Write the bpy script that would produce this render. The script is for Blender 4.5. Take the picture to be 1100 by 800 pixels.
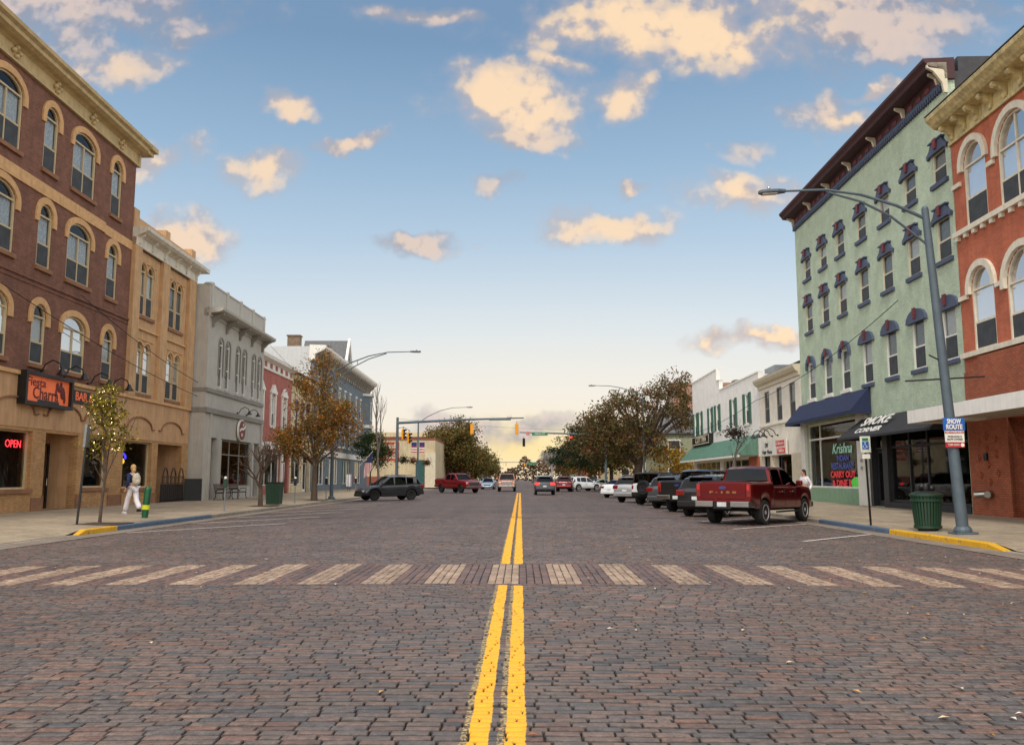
import bpy, bmesh, math, random
import numpy as np
from mathutils import Vector, Matrix
random.seed(7); np.random.seed(7)
R = math.radians
for o in list(bpy.data.objects): bpy.data.objects.remove(o)
scene = bpy.context.scene
COL = scene.collection

# ------------------------------------------------------------------ camera
F, CH = 920.0, 1.5
PITCH = math.atan(113 / F); YAW = math.atan(9 * math.cos(PITCH) / F)
cam = bpy.data.cameras.new('camera'); camo = bpy.data.objects.new('camera', cam); COL.objects.link(camo)
camo.location = (0, 0, CH); camo.rotation_euler = (R(90) + PITCH, 0, YAW)
cam.sensor_width = 36; cam.lens = F / 1100 * 36; cam.clip_end = 5000; cam.clip_start = 0.1
scene.camera = camo
scene.view_settings.view_transform = 'Standard'; scene.view_settings.look = 'None'
scene.view_settings.exposure = 0.08; scene.view_settings.gamma = 1.0; scene.view_settings.use_curve_mapping = False
scene.cycles.max_bounces = 6; scene.cycles.transparent_max_bounces = 8; scene.cycles.sample_clamp_indirect = 4
scene.cycles.use_denoising = True

# ------------------------------------------------------------------ sun
SUN_EL, SUN_AZ = R(50), R(196)           # azimuth clockwise from +Y: soft veiled light from behind the camera
sun = bpy.data.lights.new('sun', 'SUN'); sun.energy = 1.9; sun.angle = R(12); sun.color = (1.0, 0.93, 0.84)
suno = bpy.data.objects.new('sun', sun); COL.objects.link(suno)
sd = Vector((math.sin(SUN_AZ) * math.cos(SUN_EL), math.cos(SUN_AZ) * math.cos(SUN_EL), math.sin(SUN_EL)))
suno.rotation_euler = (-sd).to_track_quat('-Z', 'Y').to_euler()

# ------------------------------------------------------------------ node helpers
def srgb(r, g, b):
    f = lambda c: (c / 255 / 12.92) if c / 255 <= 0.04045 else ((c / 255 + 0.055) / 1.055) ** 2.4
    return (f(r), f(g), f(b), 1)
class NT:
    def __init__(s, tree): s.t = tree; s.n = tree.nodes; s.l = tree.links; s.n.clear()
    def N(s, typ, **k):
        n = s.n.new('ShaderNode' + typ)
        for a, v in k.items(): setattr(n, a, v)
        return n
    def put(s, sock, v):
        if v is None: return
        if isinstance(v, bpy.types.NodeSocket): s.l.new(v, sock)
        else:
            if isinstance(v, (int, float)) and sock.type in ('VECTOR', 'RGBA'):
                sock.default_value = (v, v, v) if sock.type == 'VECTOR' else (v, v, v, 1)
            else: sock.default_value = v
    def M(s, op, a=None, b=None, c=None, clamp=False):
        n = s.N('Math', operation=op); n.use_clamp = clamp
        for i, v in enumerate((a, b, c)): s.put(n.inputs[i], v)
        return n.outputs[0]
    def V(s, op, a=None, b=None, out=0):
        n = s.N('VectorMath', operation=op); s.put(n.inputs[0], a); s.put(n.inputs[1], b)
        return n.outputs[out]
    def mix(s, f, a, b, blend='MIX'):
        n = s.N('Mix', data_type='RGBA', blend_type=blend); n.clamp_factor = True
        s.put(n.inputs[0], f); s.put(n.inputs[6], a); s.put(n.inputs[7], b); return n.outputs[2]
    def ramp(s, f, stops, interp='LINEAR'):
        n = s.N('ValToRGB'); cr = n.color_ramp; cr.interpolation = interp
        while len(cr.elements) < len(stops): cr.elements.new(0.5)
        for e, (p, c) in zip(cr.elements, stops): e.position = p; e.color = c if len(c) == 4 else (*c, 1)
        s.put(n.inputs[0], f); return n.outputs[0]
    def noise(s, vec, scale, detail=3, rough=0.55, dim='3D'):
        n = s.N('TexNoise', noise_dimensions=dim); s.put(n.inputs['Vector'], vec)
        n.inputs['Scale'].default_value = scale; n.inputs['Detail'].default_value = detail; n.inputs['Roughness'].default_value = rough
        return n
    def mr(s, v, a, b, c=0, d=1, smooth=True):
        n = s.N('MapRange', interpolation_type='SMOOTHSTEP' if smooth else 'LINEAR')
        for i, x in enumerate((v, a, b, c, d)): s.put(n.inputs[i], x)
        return n.outputs[0]

# ------------------------------------------------------------------ world (evening sky, clouds by direction)
world = bpy.data.worlds.new('World'); scene.world = world; world.use_nodes = True
w = NT(world.node_tree)
gd = w.N('TexCoord').outputs['Generated']
sep = w.N('SeparateXYZ'); w.put(sep.inputs[0], gd); dx, dy, dz = sep.outputs
sky = w.N('TexSky', sky_type='NISHITA'); sky.sun_disc = False
sky.sun_elevation = SUN_EL; sky.sun_rotation = SUN_AZ; sky.altitude = 200; sky.air_density = 1.3; sky.dust_density = 2.0
nish = w.V('SCALE', sky.outputs[0]); nish.node.inputs[3].default_value = 0.10
grad = w.ramp(dz, [(0.0, srgb(250, 230, 200)), (0.045, srgb(246, 232, 212)), (0.10, srgb(238, 235, 230)), (0.17, srgb(216, 228, 236)),
                   (0.26, srgb(184, 207, 227)), (0.36, srgb(152, 183, 211)), (0.47, srgb(122, 154, 188)), (0.7, srgb(112, 138, 168))])
base = w.mix(0.12, grad, nish)
# tangent coordinates in front
yy = w.M('MAXIMUM', dy, 0.03)
uv = w.N('CombineXYZ'); w.put(uv.inputs[0], w.M('DIVIDE', dx, yy)); w.put(uv.inputs[1], w.M('DIVIDE', dz, yy))
def gauss(u0, v0, a, b_):
    d = w.V('MULTIPLY', w.V('SUBTRACT', uv.outputs[0], (u0, v0, 0)), (1 / a, 1 / b_, 0)); L2 = w.V('DOT_PRODUCT', d, d, out=1)
    return w.M('EXPONENT', w.M('MULTIPLY', L2, -1.0))
front = w.mr(dy, 0.1, 0.5)
# warm light spread over the far end of the street
base = w.mix(w.M('MULTIPLY', w.M('MULTIPLY', gauss(0.02, 0.05, 0.42, 0.14), 0.5), front), base, srgb(250, 238, 218))
base = w.mix(w.M('MULTIPLY', w.M('MULTIPLY', gauss(0.0, 0.035, 0.085, 0.03), 0.7), front), base, srgb(255, 224, 140))
nz = w.noise(uv.outputs[0], 5.0, 5, 0.58)
warp = w.V('ADD', uv.outputs[0], w.V('SCALE', w.V('SUBTRACT', nz.outputs['Color'], (0.5, 0.5, 0.5))))
warp.node.inputs[1].links[0].from_node.inputs[3].default_value = 0.15
nz2 = w.noise(uv.outputs[0], 15.0, 5, 0.54).outputs[0]
nz3 = w.noise(uv.outputs[0], 7.5, 4, 0.55).outputs[0]
CL = [  # px, py, rx, ry, strength, warmth
 (60, 0, 210, 55, 1, .2), (130, 62, 62, 22, .9, .6), (172, 168, 42, 27, 1, .85), (212, 265, 40, 28, 1, .7), (225, 20, 60, 20, .6, .3),
 (312, 106, 34, 13, 1, .75), (288, 180, 52, 30, 1, .8), (375, 146, 42, 13, .9, .6), (448, 264, 60, 14, 1, .35), (552, 116, 98, 42, 1, .95),
 (660, 96, 38, 34, 1, .9), (560, 150, 62, 18, 1, .6), (540, 190, 34, 11, .8, .4), (645, 240, 62, 22, 1, .85), (725, 22, 195, 50, 1, 1.0), (800, 205, 82, 26, 1, .95),
 (932, 96, 34, 9, .9, .9), (862, 112, 52, 26, .8, .5), (930, 28, 150, 50, .9, .3), (808, 370, 62, 13, 1, 1.0),
 (800, 152, 40, 14, .6, .5), (455, 5, 75, 16, .8, .45), (670, 196, 15, 7, .8, .7), (545, 456, 95, 15, .85, .05), (610, 66, 44, 14, .8, .9), (905, 118, 42, 13, .9, .8), (1010, 10, 80, 30, .7, .2),
 (430, 470, 60, 9, .7, .1)]
def uvdir(px, py):
    v = Vector((math.sin(-YAW) * math.cos(PITCH), math.cos(YAW) * math.cos(PITCH), math.sin(PITCH)))
    rt = Vector((math.cos(YAW), math.sin(YAW), 0)); up = rt.cross(v)
    d = v * F + rt * (px - 550) + up * (400 - py); return d.x / d.y, d.z / d.y
field = None; warm = None
for px, py, rx, ry, st, wm in CL:
    u0, v0 = uvdir(px, py)
    d = w.V('SUBTRACT', warp, (u0, v0, 0)); d = w.V('MULTIPLY', d, (F / rx / 1.42, F / ry / 1.5, 0))
    ln = w.V('LENGTH', d, out=1)
    f = w.M('MULTIPLY', w.M('SUBTRACT', 1.0, ln, clamp=True), st)
    wv = w.M('MULTIPLY', f, wm)
    field = f if field is None else w.M('MAXIMUM', field, f)
    warm = wv if warm is None else w.M('MAXIMUM', warm, wv)
# big soft clouds elsewhere (side and behind)
side = w.mr(dy, 0.75, 0.3)
gn = w.noise(gd, 2.6, 5, 0.55).outputs[0]
gen = w.M('MULTIPLY', w.mr(gn, 0.3, 0.6), side)
dens = w.M('ADD', field, w.M('MULTIPLY', w.M('SUBTRACT', nz2, 0.5), 1.15))
dens = w.M('ADD', dens, w.M('MULTIPLY', w.M('SUBTRACT', nz3, 0.5), 1.5))
al = w.M('MULTIPLY', w.mr(dens, -0.03, 0.86), w.mr(field, 0.0, 0.36))
wf = w.M('DIVIDE', warm, w.M('MAXIMUM', field, 0.05))
lit = w.mix(w.mr(wf, 0.0, 1.0, smooth=False), srgb(204, 190, 190), srgb(255, 222, 182))
shd = w.mix(w.mr(wf, 0.0, 1.0, smooth=False), srgb(146, 150, 164), srgb(196, 182, 178))
n4 = w.noise(w.V('ADD', uv.outputs[0], (0, 0.012, 0)), 15.0, 5, 0.54).outputs[0]
n5 = w.noise(uv.outputs[0], 8.0, 4, 0.55).outputs[0]; n6 = w.noise(w.V('ADD', uv.outputs[0], (0.004, 0.02, 0)), 8.0, 4, 0.55).outputs[0]
rel = w.M('ADD', w.M('ADD', w.M('MULTIPLY', w.M('SUBTRACT', nz2, n4), 4.5), w.M('MULTIPLY', w.M('SUBTRACT', n5, n6), 5.0)), w.mr(dens, 0.1, 0.95))
ccol = w.mix(w.mr(rel, 0.05, 0.95), shd, lit)
c1 = w.mix(w.M('MULTIPLY', al, 0.92), base, ccol)
gcol = w.mix(gn, srgb(212, 204, 200), srgb(255, 238, 212))
c2 = w.mix(w.M('MULTIPLY', gen, 0.8), c1, gcol)
# sky well to the side and behind the camera gets a brightness boost, added to light the facades
bk = w.mr(dy, 0.62, 0.1, 1.0, 2.15)
c3 = w.V('SCALE', c2); w.put(c3.node.inputs[3], bk)
low = w.mr(dz, -0.02, -0.3)
c4 = w.mix(low, c3, (0.12, 0.11, 0.10, 1))
bg = w.N('Background'); w.put(bg.inputs[0], c4); bg.inputs[1].default_value = 1.0
wo = w.N('OutputWorld'); w.l.new(bg.outputs[0], wo.inputs[0])
world.cycles.sampling_method = 'MANUAL'; world.cycles.sample_map_resolution = 512

# ------------------------------------------------------------------ materials
MATS = {}
def newmat(name):
    m = bpy.data.materials.new(name); m.use_nodes = True; MATS[name] = m
    k = NT(m.node_tree); b = k.N('BsdfPrincipled'); o = k.N('OutputMaterial'); k.l.new(b.outputs[0], o.inputs[0])
    return m, k, b
def pm(name, col, rough=.7, metal=0, var=.18, scale=3, bump=0, bscale=30, streak=0, coat=0, emit=0):
    """plain surface with some dirt and tone variation"""
    if name in MATS: return MATS[name]
    m, k, b = newmat(name); c = srgb(*col)
    oc = k.N('TexCoord').outputs['Object']
    n1 = k.noise(oc, scale, 5, .6).outputs[0]
    f = k.mr(n1, .3, .7, 1 - var, 1 + var)
    if streak:
        st = k.noise(k.V('MULTIPLY', oc, (3, 3, .35)), 2.2, 5, .6).outputs[0]
        f = k.M('MULTIPLY', f, k.mr(st, .3, .62, 1 - streak, 1.03))
    cc = k.V('SCALE', tuple(c[:3])); k.put(cc.node.inputs[3], f)
    k.put(b.inputs['Base Color'], cc); b.inputs['Roughness'].default_value = rough; b.inputs['Metallic'].default_value = metal
    if coat: b.inputs['Coat Weight'].default_value = coat; b.inputs['Coat Roughness'].default_value = .04
    if bump:
        bp = k.N('Bump'); bp.inputs['Strength'].default_value = 1; bp.inputs['Distance'].default_value = bump
        k.put(bp.inputs['Height'], k.noise(oc, bscale, 4, .6).outputs[0]); k.put(b.inputs['Normal'], bp.outputs[0])
    if emit: k.put(b.inputs['Emission Color'], c); b.inputs['Emission Strength'].default_value = emit
    return m
def brickmat(name, c1, c2, mortar, bw=.215, bh=.075, mort=.009, dirt=.2, bump=.004, rough=0):
    m, k, b = newmat(name)
    oc = k.N('TexCoord').outputs['Object']; s = k.N('SeparateXYZ'); k.put(s.inputs[0], oc)
    v = k.N('CombineXYZ'); k.put(v.inputs[0], k.M('ADD', s.outputs[0], s.outputs[1])); k.put(v.inputs[1], s.outputs[2])
    t = k.N('TexBrick'); k.put(t.inputs['Vector'], v.outputs[0])
    for i, x in (('Scale', 1), ('Mortar Size', mort), ('Mortar Smooth', .3), ('Bias', 0), ('Brick Width', bw), ('Row Height', bh)): t.inputs[i].default_value = x
    t.inputs['Color1'].default_value = srgb(*c1); t.inputs['Color2'].default_value = srgb(*c2); t.inputs['Mortar'].default_value = srgb(*mortar)
    n1 = k.noise(oc, 1.3, 5, .6).outputs[0]
    st = k.noise(k.V('MULTIPLY', oc, (2.5, 2.5, .3)), 2.0, 5, .6).outputs[0]
    f = k.M('MULTIPLY', k.mr(n1, .3, .7, 1 - dirt, 1 + dirt), k.mr(st, .3, .65, 1 - dirt * (.35 if dirt < .11 else 1), 1.02))
    if rough: f = k.M('MULTIPLY', f, k.mr(k.noise(k.V('MULTIPLY', oc, (1, 1, 3)), 6, 5, .65).outputs[0], .3, .7, .9, 1.08))
    cc = k.V('SCALE', t.outputs[0]); k.put(cc.node.inputs[3], f)
    k.put(b.inputs['Base Color'], cc); b.inputs['Roughness'].default_value = .85
    bp = k.N('Bump'); bp.inputs['Distance'].default_value = bump
    hh = k.M('ADD', k.M('MULTIPLY', t.outputs['Fac'], -1), k.M('MULTIPLY', k.noise(oc, 40, 3).outputs[0], .5))
    if rough: hh = k.M('ADD', hh, k.M('MULTIPLY', k.noise(oc, 7, 4).outputs[0], rough))
    k.put(bp.inputs['Height'], hh); k.put(b.inputs['Normal'], bp.outputs[0])
    return m
def glassmat(name, tint=(.82, .86, .88), rough=.02, gl=.55):
    m = bpy.data.materials.new(name); m.use_nodes = True; MATS[name] = m
    k = NT(m.node_tree); o = k.N('OutputMaterial')
    g = k.N('BsdfGlossy'); g.inputs['Roughness'].default_value = rough; g.inputs['Color'].default_value = (.95, .97, 1, 1)
    oc = k.N('TexCoord').outputs['Object']
    t = k.N('BsdfTransparent'); t.inputs[0].default_value = (*tint, 1)
    fr = k.N('Fresnel'); fr.inputs[0].default_value = 1.5
    mx = k.N('MixShader'); k.put(mx.inputs[0], k.M('ADD', k.M('MULTIPLY', fr.outputs[0], gl), .015, clamp=True))
    k.l.new(t.outputs[0], mx.inputs[1]); k.l.new(g.outputs[0], mx.inputs[2]); k.l.new(mx.outputs[0], o.inputs[0])
    return m
def attrmat(name, rough=.7, scalevar=.15, spec=.3, transl=0):
    m, k, b = newmat(name)
    a = k.N('Attribute', attribute_name='Col'); k.put(b.inputs['Base Color'], a.outputs['Color']); b.inputs['Roughness'].default_value = rough
    b.inputs['Specular IOR Level'].default_value = spec
    if transl:
        o = [n for n in k.n if n.type == 'OUTPUT_MATERIAL'][0]
        tr = k.N('BsdfTranslucent'); k.put(tr.inputs[0], a.outputs['Color']); mx = k.N('MixShader'); mx.inputs[0].default_value = transl
        k.l.new(b.outputs[0], mx.inputs[1]); k.l.new(tr.outputs[0], mx.inputs[2]); k.l.new(mx.outputs[0], o.inputs[0])
    return m

# ------------------------------------------------------------------ mesh builder
class MB:
    def __init__(s): s.v = []; s.f = []
    def add(s, vs, fs):
        o = len(s.v); s.p = getattr(s, 'p', []) + [(len(vs), len(fs))]; s.v += [tuple(p) for p in vs]; s.f += [tuple(i + o for i in f) for f in fs]; return s
    def box(s, x0, x1, y0, y1, z0, z1):
        vs = [(x, y, z) for z in (z0, z1) for x, y in ((x0, y0), (x1, y0), (x1, y1), (x0, y1))]
        return s.add(vs, [(3, 2, 1, 0), (4, 5, 6, 7), (0, 1, 5, 4), (1, 2, 6, 5), (2, 3, 7, 6), (3, 0, 4, 7)])
    def tube(s, pts, rad, n=8, cap=True):
        pts = [Vector(p) for p in pts]; rad = rad if isinstance(rad, (list, tuple)) else [rad] * len(pts)
        vs = []; fs = []
        prev = None
        for i, p in enumerate(pts):
            d = (pts[min(i + 1, len(pts) - 1)] - pts[max(i - 1, 0)]).normalized()
            a = prev if prev is not None else (Vector((0, 0, 1)) if abs(d.z) < .9 else Vector((1, 0, 0)))
            x = (a - d * a.dot(d)).normalized(); prev = x; y = d.cross(x)
            for j in range(n):
                t = 2 * math.pi * j / n; vs.append(p + (x * math.cos(t) + y * math.sin(t)) * rad[i])
        for i in range(len(pts) - 1):
            for j in range(n): fs.append((i * n + j, i * n + (j + 1) % n, (i + 1) * n + (j + 1) % n, (i + 1) * n + j))
        if cap: fs.append(tuple(range(n - 1, -1, -1))); fs.append(tuple((len(pts) - 1) * n + j for j in range(n)))
        return s.add(vs, fs)
    def prism(s, poly, axis, a0, a1):
        """poly: 2d loop; axis 'y': poly=(x,z), 'x': poly=(y,z), 'z': poly=(x,y)"""
        g = {'y': lambda p, a: (p[0], a, p[1]), 'x': lambda p, a: (a, p[0], p[1]), 'z': lambda p, a: (p[0], p[1], a)}[axis]
        n = len(poly); vs = [g(p, a0) for p in poly] + [g(p, a1) for p in poly]
        return s.add(vs, [tuple(range(n)), tuple(range(2 * n - 1, n - 1, -1))] + [(i, i + n, (i + 1) % n + n, (i + 1) % n) for i in range(n)])
    def ring(s, lo, li, y0, y1, closed=True):
        """frame between outer and inner (x,z) loops, from y0 to y1"""
        n = len(lo); vs = [(p[0], y, p[1]) for y in (y0, y1) for l in (lo, li) for p in l]; fs = []
        for i in range(n if closed else n - 1):
            j = (i + 1) % n
            fs += [(i, j, n + j, n + i), (2 * n + i, 3 * n + i, 3 * n + j, 2 * n + j), (n + i, n + j, 3 * n + j, 3 * n + i), (i, 2 * n + i, 2 * n + j, j)]
        if not closed:
            fs += [(0, n, 3 * n, 2 * n), (n - 1, 3 * n - 1, 4 * n - 1, 2 * n - 1)]
        return s.add(vs, fs)
    def lathe(s, prof, n=16, c=(0, 0, 0)):
        vs = [(c[0] + r * math.cos(2 * math.pi * j / n), c[1] + r * math.sin(2 * math.pi * j / n), c[2] + z) for r, z in prof for j in range(n)]
        fs = [(i * n + j, i * n + (j + 1) % n, (i + 1) * n + (j + 1) % n, (i + 1) * n + j) for i in range(len(prof) - 1) for j in range(n)]
        fs += [tuple(range(n - 1, -1, -1)), tuple((len(prof) - 1) * n + j for j in range(n))]
        return s.add(vs, fs)
    def sphere(s, c, r, n=10, m=6):
        rr = r if isinstance(r, (tuple, list)) else (r, r, r)
        prof = [(max(.001, math.sin(math.pi * i / m)), -math.cos(math.pi * i / m)) for i in range(m + 1)]
        k = MB().lathe(prof, n); return s.add([(c[0] + v[0] * rr[0], c[1] + v[1] * rr[1], c[2] + v[2] * rr[2]) for v in k.v], k.f)
    def xf(s, mat): s.v = [tuple(mat @ Vector(p)) for p in s.v]; return s
    def mesh(s, name, mat, smooth=False, fix=True):
        me = bpy.data.meshes.new(name); me.from_pydata(s.v, [], s.f); me.update()
        if fix:
            bm = bmesh.new(); bm.from_mesh(me); bmesh.ops.recalc_face_normals(bm, faces=bm.faces); bm.to_mesh(me); bm.free()
        if mat: me.materials.append(mat)
        if smooth:
            me.polygons.foreach_set('use_smooth', [True] * len(me.polygons))
            try: me.set_sharp_from_angle(angle=R(smooth if smooth > 1 else 40))
            except Exception: pass
        return me
    def build(s, name, mat, parent=None, smooth=False, bevel=0, fix=True):
        o = bpy.data.objects.new(name, s.mesh(name, mat, smooth, fix)); COL.objects.link(o)
        if parent: o.parent = parent
        if bevel:
            md = o.modifiers.new('bevel', 'BEVEL'); md.width = bevel; md.segments = 2; md.limit_method = 'ANGLE'; md.angle_limit = R(35)
        return o
def build_each(k, name, mat, parent, bevel=0, group=1):
    """one object per piece (group = how many added shapes make one piece)"""
    vi = fi = 0; ps = k.p; out = []
    for a in range(0, len(ps), group):
        nv = sum(p[0] for p in ps[a:a + group]); nf = sum(p[1] for p in ps[a:a + group]); q = MB(); q.v = k.v[vi:vi + nv]; q.f = [tuple(i - vi for i in f) for f in k.f[fi:fi + nf]]; vi += nv; fi += nf
        out.append(q.build(name, mat, parent, bevel=bevel))
    return out
def tag(o, label, cat, group=None):
    o['label'] = label; o['category'] = cat
    if group: o['group'] = group
    return o
def struct(o, kind='structure'): o['kind'] = kind; return o
def empty(name, loc=(0, 0, 0), rz=0, label=None, cat=None, group=None, parent=None):
    o = bpy.data.objects.new(name, None); COL.objects.link(o); o.location = loc; o.rotation_euler = (0, 0, rz); o.empty_display_size = .3
    if parent: o.parent = parent
    if label: tag(o, label, cat, group)
    return o
def dup(o, parent=None):
    c = o.copy(); COL.objects.link(c); c.parent = parent
    for ch in o.children: dup(ch, c)
    return c
def inst(name, me, parent, loc=(0, 0, 0), rot=None):
    o = bpy.data.objects.new(name, me); COL.objects.link(o); o.parent = parent; o.location = loc
    if rot: o.rotation_euler = rot
    return o
def text(name, s, size, loc, mat, parent, width=None, shear=0, bold=0, rot=(math.pi / 2, 0, 0), extr=.006, align='CENTER', space=1.0):
    cu = bpy.data.curves.new(name, 'FONT'); cu.body = s; cu.size = size; cu.align_x = align; cu.align_y = 'CENTER'; cu.shear = shear
    cu.extrude = extr; cu.offset = bold; cu.resolution_u = 3; cu.materials.append(mat); cu.space_character = space; cu.space_line = .95
    o = bpy.data.objects.new(name, cu); COL.objects.link(o); o.parent = parent; o.location = loc; o.rotation_euler = rot
    bpy.context.view_layer.update(); dim = o.dimensions.x; me = bpy.data.meshes.new_from_object(o.evaluated_get(bpy.context.evaluated_depsgraph_get())); bpy.data.objects.remove(o)
    o = bpy.data.objects.new(name, me); COL.objects.link(o); o.parent = parent; o.location = loc; o.rotation_euler = rot
    if width: o.scale.x = width / max(dim, .01)
    return o
def setcol(me, cols):
    """per-vertex colour"""
    a = me.color_attributes.new('Col', 'FLOAT_COLOR', 'POINT'); c = np.ones((len(me.vertices), 4), np.float32); c[:, :3] = cols; a.data.foreach_set('color', c.ravel())
def gz(x):  # road crown
    return -.001 * min(x, 11) ** 2 if x > 0 else -.0006 * min(-x, 12.5) ** 2
def FL(Y): return -19.1 - .02 * (Y - 33)
def FR(Y): return 16.5 + .0174 * (Y - 40)

# ------------------------------------------------------------------ ground, road
CURB_L, CURB_R = -12.2, 10.6
GUT = .75
def sheet(name, xs, ys, zf, mat, kind='structure', smooth=True):
    nx, ny = len(xs), len(ys); k = MB()
    k.v = [(x, y, zf(x, y)) for y in ys for x in xs]
    k.f = [(j * nx + i, j * nx + i + 1, (j + 1) * nx + i + 1, (j + 1) * nx + i) for j in range(ny - 1) for i in range(nx - 1)]
    o = k.build(name, mat, None, smooth=60 if smooth else False, fix=False); struct(o, kind); return o
def lin(a, b, n): return [a + (b - a) * i / n for i in range(n + 1)]

BRK = [(0.0, srgb(66, 62, 61)), (0.14, srgb(82, 80, 81)), (0.3, srgb(97, 89, 85)), (0.45, srgb(105, 92, 85)), (0.6, srgb(113, 95, 87)), (0.74, srgb(101, 81, 73)),
       (0.86, srgb(122, 93, 80)), (0.95, srgb(130, 115, 102)), (1.0, srgb(134, 99, 83))]
m_far, k, b = newmat('brick_paving')
oc = k.N('TexCoord').outputs['Object']
wv = k.V('SCALE', k.V('SUBTRACT', k.noise(oc, .7, 2).outputs['Color'], (.5, .5, .5))); wv.node.inputs[3].default_value = .12
oc2 = k.V('ADD', oc, wv)
t = k.N('TexBrick'); k.put(t.inputs['Vector'], oc2)
for i, x in (('Scale', 1), ('Mortar Size', .011), ('Mortar Smooth', .2), ('Bias', 0), ('Brick Width', .222), ('Row Height', .095)): t.inputs[i].default_value = x
t.inputs['Color1'].default_value = (0, 0, 0, 1); t.inputs['Color2'].default_value = (1, 1, 1, 1); t.inputs['Mortar'].default_value = (.5, .5, .5, 1)
col = k.ramp(t.outputs[0], BRK)
col = k.mix(k.M('MULTIPLY', t.outputs['Fac'], .9), col, srgb(36, 32, 30))
big = k.noise(oc, .22, 5, .6).outputs[0]; fine = k.noise(oc, 9, 4, .6).outputs[0]
# soft wheel tracks and patches where the paving has been relaid
sx = k.N('SeparateXYZ'); k.put(sx.inputs[0], oc)
trk = k.noise(k.V('MULTIPLY', oc, (1.1, .03, 1)), 1.3, 3).outputs[0]
f = k.M('MULTIPLY', k.mr(big, .3, .7, .82, 1.15), k.mr(fine, .3, .7, .7, 1.3)); f = k.M('MULTIPLY', f, k.mr(trk, .35, .65, .9, 1.1))
cc = k.V('SCALE', col); k.put(cc.node.inputs[3], f)
patch = k.mr(k.noise(k.V('ADD', oc, (31, 7, 0)), .13, 3).outputs[0], .5, .62)
cc = k.mix(k.M('MULTIPLY', patch, .35), cc, srgb(116, 92, 82))
k.put(b.inputs['Base Color'], cc); k.put(b.inputs['Roughness'], k.mr(fine, .3, .7, .5, .8))
bp = k.N('Bump'); bp.inputs['Distance'].default_value = .03
hh = k.M('ADD', k.M('MULTIPLY', t.outputs['Fac'], -1), k.M('ADD', k.M('MULTIPLY', t.outputs[0], .35), k.M('MULTIPLY', fine, .35)))
k.put(bp.inputs['Height'], hh); k.put(b.inputs['Normal'], bp.outputs[0])

# material for the modelled bricks: tint from attribute; yellow paint worn over them
def brick_geo_mat(name, ramp, paint, L1=-.25, L2=-.03, hw_=.062):
    m, k, b = newmat(name)
    a = k.N('Attribute', attribute_name='rnd').outputs['Fac']
    col = k.ramp(a, ramp)
    g = k.N('NewGeometry').outputs['Position']
    n1 = k.noise(g, 14, 5, .65).outputs[0]; n2 = k.noise(g, 60, 4, .65).outputs[0]; n0 = k.noise(g, .5, 4).outputs[0]
    f = k.M('MULTIPLY', k.mr(n1, .3, .7, .72, 1.25), k.mr(n2, .3, .7, .8, 1.18)); f = k.M('MULTIPLY', f, k.mr(n0, .3, .7, .86, 1.14))
    cc = k.V('SCALE', col); k.put(cc.node.inputs[3], f)
    sp = k.N('SeparateXYZ'); k.put(sp.inputs[0], g)
    if paint:
        wob = k.M('MULTIPLY', k.M('SUBTRACT', k.noise(g, 1.5, 3).outputs[0], .5), .035)
        wob2 = k.M('MULTIPLY', k.M('SUBTRACT', k.noise(g, 22, 2).outputs[0], .5), .02)
        x = k.M('ADD', k.M('ADD', sp.outputs[0], wob), wob2)
        def band(c, wd):
            return k.mr(k.M('ABSOLUTE', k.M('SUBTRACT', x, c)), wd + .004, wd - .004)
        dn = k.mr(sp.outputs[2], -.020, -.012)      # paint stops in the joints
        mask = k.M('MAXIMUM', band(L1, hw_), band(L2, hw_))
        wear = k.mr(n2, .30, .40)
        wear1 = k.M('MULTIPLY', wear, k.mr(n1, .22, .34))
        old = k.M('MULTIPLY', k.M('MAXIMUM', band(L1 - .055, .05), band(L2 - .055, .05)), k.mr(k.noise(g, 38, 4, .7).outputs[0], .47, .55))
        cc = k.mix(k.M('MULTIPLY', k.M('MULTIPLY', old, dn), .75), cc, srgb(205, 178, 108))
        yl = k.mix(n1, srgb(236, 164, 14), srgb(246, 186, 46))
        cc = k.mix(k.M('MULTIPLY', k.M('MULTIPLY', mask, wear1), dn), cc, yl)
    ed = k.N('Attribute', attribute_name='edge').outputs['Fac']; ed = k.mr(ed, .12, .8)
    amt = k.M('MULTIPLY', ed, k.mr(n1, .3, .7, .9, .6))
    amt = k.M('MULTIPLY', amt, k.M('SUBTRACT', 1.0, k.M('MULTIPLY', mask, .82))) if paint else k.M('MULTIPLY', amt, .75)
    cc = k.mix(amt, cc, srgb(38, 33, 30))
    k.put(b.inputs['Base Color'], cc); k.put(b.inputs['Roughness'], k.mr(n1, .3, .7, .42, .72))
    bp = k.N('Bump'); bp.inputs['Distance'].default_value = .006
    k.put(bp.inputs['Height'], k.M('ADD', n1, k.M('MULTIPLY', n2, .6))); k.put(b.inputs['Normal'], bp.outputs[0])
    return m
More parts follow.
